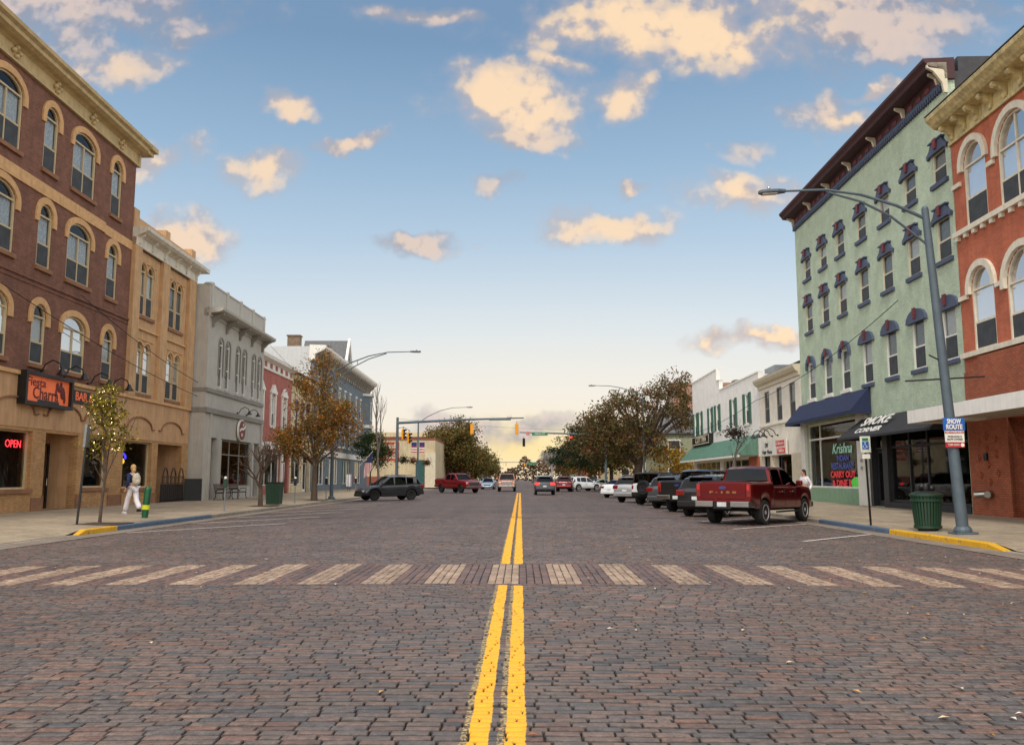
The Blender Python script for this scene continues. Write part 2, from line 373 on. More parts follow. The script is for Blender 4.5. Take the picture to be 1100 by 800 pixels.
def bricks(name, cells, mat, bev=.009):
    """cells: array rows cx, cy, lx, ly, rnd"""
    c = np.array(cells); n = len(c)
    cx, cy, lx, ly, rn = c.T
    hz = np.random.normal(0, .0022, n); tx = np.random.normal(0, .009, n); ty = np.random.normal(0, .022, n); rot = np.random.normal(0, .007, n)
    sgn = np.array([(-1, -1), (1, -1), (1, 1), (-1, 1)])
    V = np.zeros((n, 16, 3))
    jit = np.random.normal(0, .0022, (n, 4, 2))
    for ring, (ins, z) in enumerate([(0, -.07), (0, -.014), (bev * .45, -.004), (bev * 1.3, 0)]):
        for q in range(4):
            ox = sgn[q, 0] * (lx / 2 - ins) + jit[:, q, 0]; oy = sgn[q, 1] * (ly / 2 - ins) + jit[:, q, 1]
            V[:, ring * 4 + q, 0] = cx + ox * np.cos(rot) - oy * np.sin(rot)
            V[:, ring * 4 + q, 1] = cy + ox * np.sin(rot) + oy * np.cos(rot)
            V[:, ring * 4 + q, 2] = z + hz + ox * tx + oy * ty
    crown = np.where(V[:, :, 0] > 0, -.001 * V[:, :, 0] ** 2, -.0006 * V[:, :, 0] ** 2)
    V[:, :, 2] += crown + np.sin(V[:, :, 0] * 1.3) * np.sin(V[:, :, 1] * .9) * .004
    base = [(12, 13, 14, 15)] + [(r * 4 + q, r * 4 + (q + 1) % 4, (r + 1) * 4 + (q + 1) % 4, (r + 1) * 4 + q) for r in range(3) for q in range(4)]
    Fc = (np.array(base)[None] + (np.arange(n) * 16)[:, None, None]).reshape(-1, 4)
    me = bpy.data.meshes.new(name); me.vertices.add(n * 16); me.vertices.foreach_set('co', V.reshape(-1))
    me.loops.add(len(Fc) * 4); me.loops.foreach_set('vertex_index', Fc.reshape(-1).astype(np.int32))
    me.polygons.add(len(Fc)); me.polygons.foreach_set('loop_start', np.arange(0, len(Fc) * 4, 4, dtype=np.int32))
    sm = np.ones((n, 13), bool); me.polygons.foreach_set('use_smooth', sm.reshape(-1))
    me.update(); me.validate()
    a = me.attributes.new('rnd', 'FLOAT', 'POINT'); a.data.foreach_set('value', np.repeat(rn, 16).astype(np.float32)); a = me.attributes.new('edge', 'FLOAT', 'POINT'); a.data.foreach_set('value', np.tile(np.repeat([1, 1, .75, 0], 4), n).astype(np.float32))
    me.materials.append(mat); o = bpy.data.objects.new(name, me); COL.objects.link(o); return struct(o)
CW0, CW1 = 12.42, 15.42; YM = 33.0
def rows(y, y1):
  global cells
  cells = []
  while y < y1 - .04:
    d = random.gauss(.094, .003)
    if y + d > y1 - .02: d = y1 - .03 - y
    if d < .05: break
    x = -12.0 + random.uniform(0, .2)
    while x < 11.2:
        L = random.gauss(.224, .009)
        if random.random() < .05: L *= random.uniform(.45, .8)
        wy = .01 * math.sin(x * .5 + y * .25) + .003 * math.sin(x * 2.1 + y)
        s = .5 + .22 * math.sin(x * .5 + 1.3) * math.sin(y * .7)
        rn = min(1, max(0, random.betavariate(1.6, 1.8) * .85 + .15 * s))
        cells.append((x + L / 2, y + d / 2 + wy, L - random.uniform(.004, .010), d - random.uniform(.006, .010), rn)); x += L
    y += d
  return cells
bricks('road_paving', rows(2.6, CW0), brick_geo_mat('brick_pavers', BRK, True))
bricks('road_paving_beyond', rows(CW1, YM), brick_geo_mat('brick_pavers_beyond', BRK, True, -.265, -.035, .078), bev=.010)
# crosswalk: columns of pavers laid lengthwise
dark = [(0, srgb(88, 76, 74)), (.5, srgb(104, 84, 78)), (1, srgb(120, 92, 82))]
tan = [(0, srgb(142, 119, 101)), (.5, srgb(160, 136, 115)), (1, srgb(174, 151, 129))]
cd, ct, cb = [], [], []
w4 = .1145
i = 0
for i in range(-106, 100):
    x = -.02 - .46 + i * w4
    if x < -11.9 or x > 10.2: continue
    tanq = (i % 8) < 4
    y = CW0 + .11; odd = (i % 2) * .1
    while y < CW1 - .12:
        L = min(.2 if y > CW0 + .2 or not odd else .1, CW1 - .11 - y)
        gap = .008 if (i % 8) not in (0, 4) else .006
        (ct if tanq else cd).append((x + w4 / 2, y + L / 2, w4 - gap, L - (.004 if L > .05 else .002), random.random())); y += L
for y in (CW0 + .052, CW1 - .052):
    x = -11.9
    while x < 10.3:
        L = random.gauss(.205, .004); cb.append((x + L / 2, y, L - .008, .095, random.random())); x += L
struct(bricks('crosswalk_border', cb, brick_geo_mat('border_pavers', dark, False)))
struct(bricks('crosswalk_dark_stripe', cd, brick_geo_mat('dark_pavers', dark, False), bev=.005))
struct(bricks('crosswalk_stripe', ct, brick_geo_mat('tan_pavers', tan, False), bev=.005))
m_bed = pm('sand_bed', (48, 43, 40), .95)
sheet('road_bed', lin(-12, 11, 40), [-15, 2.6, YM + .2], lambda x, y: gz(x) - .022, m_bed)
sheet('road_near', lin(-12, 11, 30), [-15, 2.6], lambda x, y: gz(x) - .002, m_far)
sheet('road', lin(CURB_L, CURB_R, 46), [YM] + lin(36, 120, 34) + [160, 240, 420], lambda x, y: gz(x), m_far)
# far ground sheet to the horizon and the cross street
sheet('ground', [-900, -60, 60, 900], [-300, 120, 1500], lambda x, y: -.6, pm('earth', (96, 92, 84), .95))
m_asph = pm('asphalt', (92, 88, 86), .9, var=.15, scale=2, bump=.004)
sheet('cross_street', [-70, CURB_L], [116, 128], lambda x, y: -.09, m_asph)
sheet('side_street', [CURB_R, 70], [88.5, 101], lambda x, y: -.115, m_asph)
# yellow centre line beyond the crosswalk
m_yel, k, b = newmat('road_paint_yellow')
oc = k.N('TexCoord').outputs['Object']; n = k.noise(oc, 30, 4, .7).outputs[0]
t = k.N('TexBrick'); k.put(t.inputs['Vector'], oc)
for i, x in (('Scale', 1), ('Mortar Size', .005), ('Mortar Smooth', .2), ('Bias', 0), ('Brick Width', .205), ('Row Height', .1)): t.inputs[i].default_value = x
cc = k.mix(k.M('MULTIPLY', t.outputs['Fac'], .55), k.mix(n, srgb(228, 158, 14), srgb(244, 184, 46)), srgb(80, 62, 36))
cc = k.mix(k.mr(n, .40, .30), cc, srgb(112, 98, 86)); k.put(b.inputs['Base Color'], cc); b.inputs['Roughness'].default_value = .7
m_whp, k, b = newmat('road_paint_white')
oc = k.N('TexCoord').outputs['Object']; n = k.noise(oc, 22, 4, .7).outputs[0]
k.put(b.inputs['Base Color'], k.mix(k.mr(n, .44, .34), srgb(212, 206, 198), srgb(120, 108, 102))); b.inputs['Roughness'].default_value = .8
def line(name, p, q, wd, mat, dz=.012):
    p, q = Vector(p), Vector(q); d = (q - p).normalized(); nrm = Vector((-d.y, d.x)) * wd / 2; k = MB(); n = max(2, int((q - p).length / 1.0))
    for i in range(n + 1):
        c = p.lerp(q, i / n); j = random.uniform(-.012, .012)
        for s in (-1, 1):
            e = c + nrm * s + nrm.normalized() * j; k.v.append((e.x, e.y, gz(e.x) + dz))
    k.f = [(2 * i, 2 * i + 1, 2 * i + 3, 2 * i + 2) for i in range(n)]
    return struct(k.build(name, mat, fix=False))
for c in (-.265, -.035): line('centre_line', (c, YM), (c, 86), .155, m_yel)
Y0s = (24.2, 29.2, 33.8, 38.4, 43, 47.6, 52.2, 56.8, 61.4)
line('parking_line', (6.9, 21.3), (9.9, 24.7), .11, m_whp)
for y in Y0s[1:]: line('parking_line', (6.4, y - 3.0), (9.9, y + 1.0), .11, m_whp)
for y in (26.1, 31.0, 35.6, 40.2, 44.8, 49.4, 62, 67): line('parking_line', (-11.3, y - 1.2), (-7.9, y + 3.1), .14, m_whp)

# kerbs, gutters, sidewalks
def concmat(name, col, jx=1.5, jy=1.5):
    m, k, b = newmat(name); oc = k.N('TexCoord').outputs['Object']
    n1 = k.noise(oc, .5, 5, .6).outputs[0]; n2 = k.noise(oc, 14, 5, .65).outputs[0]; n3 = k.noise(oc, 2.3, 5, .65).outputs[0]
    t = k.N('TexBrick'); k.put(t.inputs['Vector'], oc); t.offset = 0
    for i, x in (('Scale', 1), ('Mortar Size', .012), ('Mortar Smooth', .4), ('Bias', 0), ('Brick Width', jx), ('Row Height', jy)): t.inputs[i].default_value = x
    t.inputs['Color1'].default_value = (.94, .94, .94, 1); t.inputs['Color2'].default_value = (1.05, 1.05, 1.05, 1); t.inputs['Mortar'].default_value = (.5, .5, .5, 1)
    f = k.M('MULTIPLY', k.mr(n1, .3, .7, .84, 1.12), k.mr(n2, .3, .7, .9, 1.1)); f = k.M('MULTIPLY', f, k.mr(n3, .34, .6, .84, 1.04))
    c = srgb(*col); cc = k.V('MULTIPLY', t.outputs[0], tuple(c[:3])); c2 = k.V('SCALE', cc); k.put(c2.node.inputs[3], f)
    spot = k.mr(k.noise(oc, 3.1, 3).outputs[0], .62, .68); c3 = k.mix(k.M('MULTIPLY', spot, .4), c2, srgb(70, 62, 54))
    k.put(b.inputs['Base Color'], c3); b.inputs['Roughness'].default_value = .85
    bp = k.N('Bump'); bp.inputs['Distance'].default_value = .004; k.put(bp.inputs['Height'], n2); k.put(b.inputs['Normal'], bp.outputs[0]); return m
m_conc = concmat('sidewalk_concrete', (158, 143, 121)); m_kerb = concmat('kerb_concrete', (150, 140, 126), 9, 2.4); m_gut = concmat('gutter_concrete', (132, 120, 108), 9, 3)
def kpaint(name, c, edge):
    m, k, b = newmat(name); oc = k.N('TexCoord').outputs['Object']; n = k.noise(oc, 7, 5, .7).outputs[0]; n2 = k.noise(oc, 2, 4, .6).outputs[0]
    cc = k.mix(n2, srgb(*[int(v * .85) for v in c]), srgb(*c)); k.put(b.inputs['Base Color'], k.mix(k.mr(n, edge, edge - .06), cc, srgb(128, 116, 100))); b.inputs['Roughness'].default_value = .7; return m
m_ky = kpaint('kerb_yellow', (232, 178, 30), .42); m_kb = kpaint('kerb_blue', (84, 108, 134), .42)
def kerb(name, side, y0, y1, mat, h0=1, h1=1):
    X = CURB_R if side > 0 else CURB_L; zb = gz(X); zt = zb + .15; k = MB()
    n = max(1, int((y1 - y0) / 2)); ys = lin(y0, y1, n)
    sec = [(0, -.3), (0.0, .125), (.02, .148), (.17, .15), (.17, -.3)]
    for i, y in enumerate(ys):
        hh = h0 + (h1 - h0) * i / n
        for dx, z in sec: k.v.append((X + side * dx, y, zb + (z if z < 0 else z * hh + .002)))
    m = len(sec)
    k.f = [(i * m + j, i * m + (j + 1) % m, (i + 1) * m + (j + 1) % m, (i + 1) * m + j) for i in range(n) for j in range(m)] + [tuple(range(m)), tuple(n * m + j for j in range(m))]
    return struct(k.build(name, mat, bevel=.01))
kerb('kerb_yellow', 1, 19.2, 19.9, m_ky, .15, 1); kerb('kerb_yellow', 1, 19.93, 22.1, m_ky); kerb('kerb_yellow', 1, 22.13, 25.1, m_ky); kerb('kerb_blue', 1, 25.13, 28.0, m_kb); kerb('kerb_blue', 1, 28.02, 31.0, m_kb); kerb('kerb', 1, 31.02, 88, m_kerb)
kerb('kerb', 1, 14.6, 19.18, m_kerb, .1, .12); kerb('kerb', 1, -15, 14.6, m_kerb)
kerb('kerb_yellow', -1, 23.9, 24.3, m_ky, .2, 1); kerb('kerb_yellow', -1, 24.3, 26.2, m_ky); kerb('kerb_blue', -1, 26.22, 34.2, m_kb); kerb('kerb', -1, 34.22, 116, m_kerb)
kerb('kerb', -1, -15, 23.88, m_kerb, .12, .15)
sheet('gutter', [CURB_R - GUT, CURB_R], lin(-15, 88, 60), lambda x, y: gz(x) + .010, m_gut)
sheet('gutter', [CURB_L, CURB_L + GUT], lin(-15, 116, 60), lambda x, y: gz(x) + .010, m_gut)
def sw(side, y0, y1, zc=1.0, wide=None):
    X = CURB_R + .17 if side > 0 else CURB_L - .17; zt = gz(CURB_R if side > 0 else CURB_L) + .152
    xe = (21 if side > 0 else -26)
    def zf(x, y):
        t = abs(x - X) / 6.0; e = 0
        if side > 0 and y < 19.9: e = -max(0, min(1, (19.9 - y) / .9)) * .12 * max(0, 1 - t * 2.2)
        if side < 0 and y < 24.4: e = -max(0, min(1, (24.4 - y) / .9)) * .12 * max(0, 1 - t * 2.2)
        return zt + min(t, 1.0) * (.20 - zt) + e
    xs = lin(X, xe, 14); xs.sort(); ys = [y0] + [y for y in lin(15, 27, 24) if y0 < y < y1] + [y1]
    return sheet('sidewalk', xs, ys, zf, m_conc)
sw(1, -15, 88.3); sw(-1, -15, 116)
def swz(side, x):
    X = CURB_R + .17 if side > 0 else CURB_L - .17; zt = gz(CURB_R if side > 0 else CURB_L) + .152
    return zt + min(abs(x - X) / 6, 1) * (.20 - zt)
# corner plots beyond the intersection
sheet('sidewalk', [-70, CURB_L], [128, 420], lambda x, y: .06, m_conc); sheet('sidewalk', [CURB_R, 70], [101, 420], lambda x, y: .05, m_conc)
# earth squares round the trees
m_soil = pm('tree_soil', (74, 58, 44), .95, var=.3, scale=9, bump=.02)
def treepit(x, y, s=.75):
    z = swz(1 if x > 0 else -1, x); k = MB().box(x - s, x + s, y - s, y + s, z - .05, z + .012); struct(k.build('tree_pit', m_soil))
for x, y in ((-13.1, 26.9), (-13.1, 43.5), (-13.0, 54.4), (11.9, 48)): treepit(x, y)

# ------------------------------------------------------------------ buildings
def opening(kind, w, h, rise=0, n=10, dx=0, dz=0):
    """loop (x,z) from bottom-left, counter-clockwise seen from the street (x right, z up)"""
    pts = [(-w / 2, 0), (w / 2, 0)]
    if kind == 'rect': pts += [(w / 2, h), (-w / 2, h)]
    else:
        if kind == 'round': rise = w / 2
        pts += [(w / 2 * math.cos(math.pi * i / n), h - rise + rise * math.sin(math.pi * i / n)) for i in range(n + 1)]
    return [(x + dx, z + dz) for x, z in pts]
def wall_slab(k, outline, holes, y0, y1):
    """slab with real openings, street face at y0, back at y1, reveals between"""
    bm = bmesh.new(); loops = [outline] + holes; edges = []
    for lp in loops:
        vs = [bm.verts.new((p[0], 0, p[1])) for p in lp]
        edges += [bm.edges.new((vs[i], vs[(i + 1) % len(vs)])) for i in range(len(vs))]
    bmesh.ops.triangle_fill(bm, use_beauty=True, use_dissolve=False, edges=edges)
    bm.verts.index_update(); vs = [tuple(v.co) for v in bm.verts]; fs = [tuple(v.index for v in f.verts) for f in bm.faces]; bm.free()
    k.add([(x, y0, z) for x, y, z in vs], fs); k.add([(x, y1, z) for x, y, z in vs], fs)
    for lp in loops:
        n = len(lp); k.add([(x, y0, z) for x, z in lp] + [(x, y1, z) for x, z in lp], [(i, (i + 1) % n, (i + 1) % n + n, i + n) for i in range(n)])
    return k
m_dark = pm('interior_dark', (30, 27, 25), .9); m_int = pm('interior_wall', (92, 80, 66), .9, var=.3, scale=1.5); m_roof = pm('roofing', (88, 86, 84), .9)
m_glass = glassmat('window_glass'); m_glass2 = glassmat('shop_glass', (.62, .64, .62))
m_blind = pm('white_blind', (214, 214, 208), .8, var=.06, scale=6); m_lace = pm('lace_curtain', (196, 200, 202), .9, var=.25, scale=12); m_greyblind = pm('grey_blind', (140, 142, 140), .9, var=.1)
m_screen = pm('insect_screen', (62, 66, 70), .75, var=.25, scale=2)
m_cream = pm('cream_frame', (206, 196, 172), .5, var=.08); m_white = pm('white_paint', (226, 224, 216), .5, var=.06, streak=.08); m_black = pm('black_metal', (22, 22, 24), .4)
MC = {}
def window(parent, lx, lz, kind, w, h, rise=0, style='', frame=None, blind=None, bf=.5, sillm=None, archm=None, arch=None, centre=True, rail=.46, sill=True, screen=True, hood=None, y=.075):
    """one window: frame > pane, blind, sill, arch"""
    key = (kind, round(w, 2), round(h, 2), round(rise, 2), style, frame.name, centre)
    if key not in MC:
        k = MB(); t = .075; lo = opening(kind, w, h, rise); li = opening(kind, w - 2 * t, h - 2 * t, max(rise - t * .6, 0), dz=t); k.ring(lo, li, y - .05, y + .05)
        spring = h - (w / 2 if kind == 'round' else rise)
        zr = spring * rail
        k.box(-w / 2 + t, w / 2 - t, y - .02, y + .04, zr - .035, zr + .035)
        if kind != 'rect': k.box(-w / 2 + t, w / 2 - t, y - .045, y + .04, spring - .04, spring + .03)
        if centre: k.box(-.03, .03, y - .035, y + .035, t, (spring if kind == 'seg' else h - t * 1.2) - .041 * (kind == 'seg'))
        fm = k.mesh('window', frame); pn = MB(); lp = opening(kind, w - .1, h - .1, max(rise - .05, 0), dz=.05)
        pn.v = [(x, y + .012, z) for x, z in lp]; pn.f = [tuple(range(len(lp)))]; pm_ = pn.mesh('pane', m_glass)
        MC[key] = (fm, pm_, spring)
    fm, pmh, spring = MC[key]
    o = inst('window', fm, parent, (lx, 0, lz)); inst('pane', pmh, o)
    if blind:
        kb = ('blind', round(w, 2), round(h, 2), kind, round(bf, 2), blind.name)
        if kb not in MC:
            tp = spring if kind != 'rect' else h; k = MB(); z0 = tp * (1 - bf); n = max(6, int(w * 10))
            for i in range(n + 1):
                x = -w / 2 + .05 + (w - .1) * i / n; yy_ = y + .09 + (.018 * math.sin(i * 1.9) if blind is m_lace else 0)
                k.v += [(x, yy_, z0), (x, yy_, tp - .02)]
            k.f = [(2 * i, 2 * i + 2, 2 * i + 3, 2 * i + 1) for i in range(n)]; MC[kb] = k.mesh('blind', blind)
        inst('blind', MC[kb], o)
    if screen:
        kc = ('screen', round(w, 2), round(spring * rail, 2), y)
        if kc not in MC: MC[kc] = MB().box(-w / 2 + .08, w / 2 - .08, y - .012, y - .004, .08, spring * rail - .04).mesh('screen', m_screen)
        inst('screen', MC[kc], o)
    if sillm and sill:
        ks = ('sill', round(w, 2), sillm.name)
        if ks not in MC: MC[ks] = MB().box(-w / 2 - .12, w / 2 + .12, -.11, .12, -.17, -.005).mesh('sill', sillm)
        inst('sill', MC[ks], o)
    if archm:
        t, leg, pr = arch; ka = ('arch', key, archm.name, t)
        if ka not in MC:
            rr = w / 2 if kind == 'round' else rise; n = 14
            inn = [(w / 2, spring - leg)] + [(w / 2 * math.cos(math.pi * i / n), spring + rr * math.sin(math.pi * i / n)) for i in range(n + 1)] + [(-w / 2, spring - leg)]
            ou = [(w / 2 + t, spring - leg)] + [((w / 2 + t) * math.cos(math.pi * i / n), spring + (rr + t) * math.sin(math.pi * i / n)) for i in range(n + 1)] + [(-w / 2 - t, spring - leg)]
            if kind == 'rect': inn = [(w / 2, h), (-w / 2, h)]; ou = [(w / 2 + t, h + t), (-w / 2 - t, h + t)]
            MC[ka] = MB().ring(ou, inn, -pr, .02, closed=False).mesh('arch', archm)
        inst('arch', MC[ka], o)
    if hood: hood(o, w, h)
    return o
def facade(side, Y, z=0):
    """empty on the building line. local x to the right seen from the street, -y to the street. For the right row Y is the far end"""
    if side < 0: return (FL(Y), Y, z), math.atan2(1, -.02)
    return (FR(Y), Y, z), math.atan2(-1, -.0174)
def building(name, side, Y, off, label, cat='building'):
    loc, rz = facade(side, Y); nrm = Vector((1, 0, 0)) * (-side); loc = Vector(loc) + nrm * off
    return empty(name, loc, rz, label, cat)
def shell(b, W, H, mat, holes, z0=-.1, y0=0, D=14, th=.32, floors=(), gz_=3.4, roofh=None, sidemat=None, inter=True):
    """front wall with openings, side walls, back, roof and dark rooms behind"""
    k = MB(); wall_slab(k, [(0, z0), (W, z0), (W, H), (0, H)], holes, y0, y0 + th)
    w_ = k.build('wall', mat, b)
    k = MB(); k.box(0, .25, th + y0, D, -.1, H - .003); k.box(W - .25, W, th + y0, D, -.1, H - .003); k.box(.25, W - .25, D - .25, D, -.1, H - .003); k.build('side_wall', sidemat or mat, b)
    rh = roofh if roofh is not None else H - .7
    MB().box(.25, W - .25, y0 + th, D - .25, rh - .2, rh).build('roof', m_roof, b)
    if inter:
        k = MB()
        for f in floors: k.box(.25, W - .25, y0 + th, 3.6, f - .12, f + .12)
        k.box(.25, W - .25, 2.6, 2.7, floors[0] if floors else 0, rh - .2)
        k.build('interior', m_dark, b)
    return w_
def shoproom(b, x0, x1, z0, z1, y1=5.5, mat=None, seed=1, ywall=.35):
    """lit-from-outside room behind a shop window with tables and shelves"""
    r = random.Random(seed); mt = mat or m_int; k = MB()
    k.box(x0, x1, ywall, y1, z0 - .1, z0 + .04); k.box(x0, x1, y1, y1 + .1, z0, z1 + .3); k.box(x0 - .1, x0, ywall, y1, z0, z1 + .3); k.box(x1, x1 + .1, ywall, y1, z0, z1 + .3); k.box(x0, x1, ywall, y1, z1 + .3, z1 + .4)
    k.build('shop_interior', mt, b)
    k = MB(); n = int((x1 - x0) / 1.1)
    for i in range(n):
        cx = x0 + (i + .5) * (x1 - x0) / n + r.uniform(-.2, .2); cy = r.uniform(1.2, 4.2); h = r.choice((.75, .75, 1.1, 1.9)); ww = r.uniform(.3, .5)
        k.box(cx - ww, cx + ww, cy, cy + .6, z0 + h - .06, z0 + h); k.box(cx - ww, cx - ww + .06, cy, cy + .5, z0, z0 + h); k.box(cx + ww - .06, cx + ww, cy, cy + .5, z0, z0 + h)
        if h > 1: k.box(cx - ww, cx + ww, cy + .1, cy + .5, z0 + h * .45, z0 + h * .5); k.box(cx - ww * .6, cx + ww * .3, cy + .12, cy + .4, z0 + h * .5, z0 + h * .8)
        k.box(cx - .12, cx + .1, cy + .1, cy + .4, z0 + h, z0 + h + r.uniform(.15, .35))
    k.build('shop_fittings', pm('furniture_wood', (96, 66, 44), .6, var=.3), b)
def shopwin(b, x0, x1, z0, z1, frame, mull=(), trans=None, y=.16, t=.07, glass=None):
    k = MB(); lo = [(x0, z0), (x1, z0), (x1, z1), (x0, z1)]; li = [(x0 + t, z0 + t), (x1 - t, z0 + t), (x1 - t, z1 - t), (x0 + t, z1 - t)]
    k.ring(lo, li, y - .06, y + .06)
    for m in mull: k.box(m - t / 2, m + t / 2, y - .04, y + .04, z0 + t, z1 - t)
    if trans: k.box(x0 + t, x1 - t, y - .045, y + .045, trans - t / 2, trans + t / 2)
    o = k.build('shop_window', frame, b); g = MB(); g.v = [(x0 + t / 2, y + .005, z0 + t / 2), (x1 - t / 2, y + .005, z0 + t / 2), (x1 - t / 2, y + .005, z1 - t / 2), (x0 + t / 2, y + .005, z1 - t / 2)]; g.f = [(0, 1, 2, 3)]
    g.build('pane', glass or m_glass2, o); return o
def door(b, x0, x1, z0, z1, frame, y=.2, mat=None, glassy=True):
    k = MB(); t = .11; lo = [(x0, z0), (x1, z0), (x1, z1), (x0, z1)]; li = [(x0 + t, z0 + .25), (x1 - t, z0 + .25), (x1 - t, z1 - t), (x0 + t, z1 - t)]
    if glassy: k.ring(lo, li, y - .03, y + .03)
    else: k.box(x0, x1, y - .03, y + .03, z0, z1); k.box(x0 + .15, x1 - .15, y - .045, y - .03, z0 + .2, z0 + (z1 - z0) * .42); k.box(x0 + .15, x1 - .15, y - .045, y - .03, z0 + (z1 - z0) * .5, z1 - .2)
    o = k.build('door', frame, b)
    if glassy: g = MB(); g.v = [(x0 + t, y, z0 + .25), (x1 - t, y, z0 + .25), (x1 - t, y, z1 - t), (x0 + t, y, z1 - t)]; g.f = [(0, 1, 2, 3)]; g.build('pane', m_glass2, o)
    MB().tube([(x1 - .17, y - .07, z0 + .95), (x1 - .17, y - .07, z0 + 1.25)], .018, 6).build('handle', m_steel, o); return o
m_steel = pm('steel', (176, 176, 172), .3, 1)
def moulding(W, prof, x0=0, ends=0):
    """horizontal moulding: prof list of (y,z) outline, y negative to the street"""
    return MB().prism(prof, 'x', x0 - ends, W + ends)
def gooseneck(lx, lz, b_loc_parent, label, reach=.75, group='gooseneck lamps'):
    pass
def lamp_goose(side, Y, z, off, label, group, s=1.0):
    loc, rz = facade(side, Y, z); loc = Vector(loc) + Vector((-side * off, 0, 0)); e = empty('wall_lamp', loc, rz, label, 'lamp', group)
    k = MB().tube([(0, 0, 0), (0, -.12 * s, .02), (0, -.25 * s, .28 * s), (0, -.5 * s, .42 * s), (0, -.75 * s, .3 * s), (0, -.82 * s, .08 * s)], .022 * s + .004, 6); k.sphere((0, -.01, 0), .06 * s)
    k.build('arm', m_black, e, smooth=40)
    MB().lathe([(.04 * s, .16 * s), (.07 * s, .1 * s), (.1 * s, .02 * s), (.2 * s, -.1 * s), (.19 * s, -.1 * s)], 14, (0, -.83 * s, 0)).build('lamp_shade', m_black, e, smooth=40)
    return e

# ---- brown brick restaurant building (left, nearest)
m_brown = brickmat('brown_brick', (130, 84, 66), (108, 68, 52), (134, 102, 86), dirt=.14)
m_tanb = brickmat('tan_brick', (196, 152, 102), (176, 132, 84), (150, 118, 84), bw=.2, bh=.07, dirt=.12)
m_stucco = pm('tan_stucco', (192, 152, 112), .85, var=.1, scale=1.2, bump=.006, bscale=18, streak=.16)
m_ochre = pm('ochre_trim', (204, 162, 112), .75, var=.12, scale=4, streak=.1); m_corn = pm('cream_cornice', (190, 168, 122), .65, var=.12, scale=2, streak=.15)
m_tanf = pm('tan_frame', (196, 178, 142), .55, var=.06)
m_sillb = pm('brown_stone', (138, 98, 70), .8, var=.15)
YB = 22.0; WB = 19.25
B = building('restaurant_building', -1, YB, 0, 'dark brown brick building with cream cornice at the left edge, above a tan restaurant front')
holes = []; specs = []
for r, (z0, z1) in enumerate(((5.95, 8.35), (9.83, 12.42), (13.8, 16.5))):
    for c in (24.2, 30.15, 36.1): specs.append((c, 'seg', 2.02, z0, z1, .55, r))
    for c in (27.3, 33.3, 39.25): specs.append((c, 'round', 1.02, z0, z1, 0, r))
for c, kd, ww, z0, z1, rs, r in specs: holes.append(opening(kd, ww, z1 - z0, rs, dx=c - YB, dz=z0))
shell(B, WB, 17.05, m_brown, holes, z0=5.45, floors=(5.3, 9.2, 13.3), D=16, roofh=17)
rr_ = random.Random(3)
for c, kd, ww, z0, z1, rs, r in specs:
    window(B, c - YB, z0, kd, ww, z1 - z0, rs, 'b', m_tanf, m_lace if r else m_blind, rr_.choice((.5, .55, .6)), m_sillb, m_ochre, (.27, .32, .07), centre=kd == 'seg')
k = MB().box(0, 16.3, -.06, .0, 12.72, 13.2); k.box(16.3, WB, -.035, .0, 12.68, 13.12); k.build('belt_course', m_ochre, B)
k = MB().box(0, WB, -.06, 0, 9.16, 9.26).box(0, WB, -.035, 0, 8.98, 9.03); build_each(k, 'string_course', m_brown, B)
k = moulding(WB, [(0, 17.0), (-.14, 17.0), (-.14, 17.08), (-.08, 17.14), (-.08, 17.58), (-.22, 17.66), (-.4, 17.68), (-.58, 17.76), (-.6, 17.9), (-.74, 17.98), (-.77, 18.12), (.3, 18.14), (.3, 17.0)], ends=0)
k.box(WB, WB + .2, -.14, .5, 17.0, 17.66); k.box(WB, WB + .6, -.6, .8, 17.68, 17.9); k.box(WB, WB + .75, -.77, .9, 17.9, 18.14)
k.build('cornice', m_corn, B)
for c in (24.3, 27.3, 30.3, 33.3, 36.4, 39.3):
    k = MB()
    for dx, dz in ((-.19, 0), (.19, 0), (0, .17), (0, -.17)): k.sphere((c - YB + dx, -.16, 17.36 + dz), (.1, .1, .095), 10, 6)
    k.build('rosette', m_corn, B, smooth=60)
# ground floor: brick to the spring line, stucco band with arches above
def ground_floor(B, W, ops, ztop=5.5, zmid=3.42):
    lo = [[(a, z0), (b, z0), (b, z1), (a, z1)] for a, b, z0, z1 in ops]
    k = MB(); wall_slab(k, [(0, -.1), (W, -.1), (W, zmid), (0, zmid)], lo, -.08, .3); k.build('brick_front', m_tanb, B)
    k = MB(); wall_slab(k, [(0, zmid + .003), (W, zmid + .003), (W, ztop), (0, ztop)], [], -.1, .3); k.build('stucco_band', m_stucco, B)
    MB().box(0, W, -.2, -.1, ztop - .12, ztop + .03).build('band_ledge', m_ochre, B)
def archtrim(B, cx, w, z=3.95, h=.55):
    n = 12; pin = [(w / 2 * math.cos(math.pi * i / n), z + h * math.sin(math.pi * i / n)) for i in range(n + 1)]; pou = [((w / 2 + .07) * math.cos(math.pi * i / n), z + (h + .07) * math.sin(math.pi * i / n)) for i in range(n + 1)]
    pin = [(cx + a, b) for a, b in pin]; pou = [(cx + a, b) for a, b in pou]
    pin = [(pin[0][0] + .3, z)] + pin + [(pin[-1][0] - .3, z)]; pou = [(pou[0][0] + .3, z + .07)] + pou + [(pou[-1][0] - .3, z + .07)]
    MB().ring(pou, pin, -.17, -.1, closed=False).build('arch_moulding', m_sillb, B)
o_ = lambda a, b, z0=1.07, z1=3.3: (a - YB, b - YB, z0, z1)
ops = [o_(23.6, 26.2), o_(27.0, 29.7), o_(30.4, 33.3), o_(34.25, 36.9, .2), o_(37.45, 39.8)]
ground_floor(B, WB, ops)
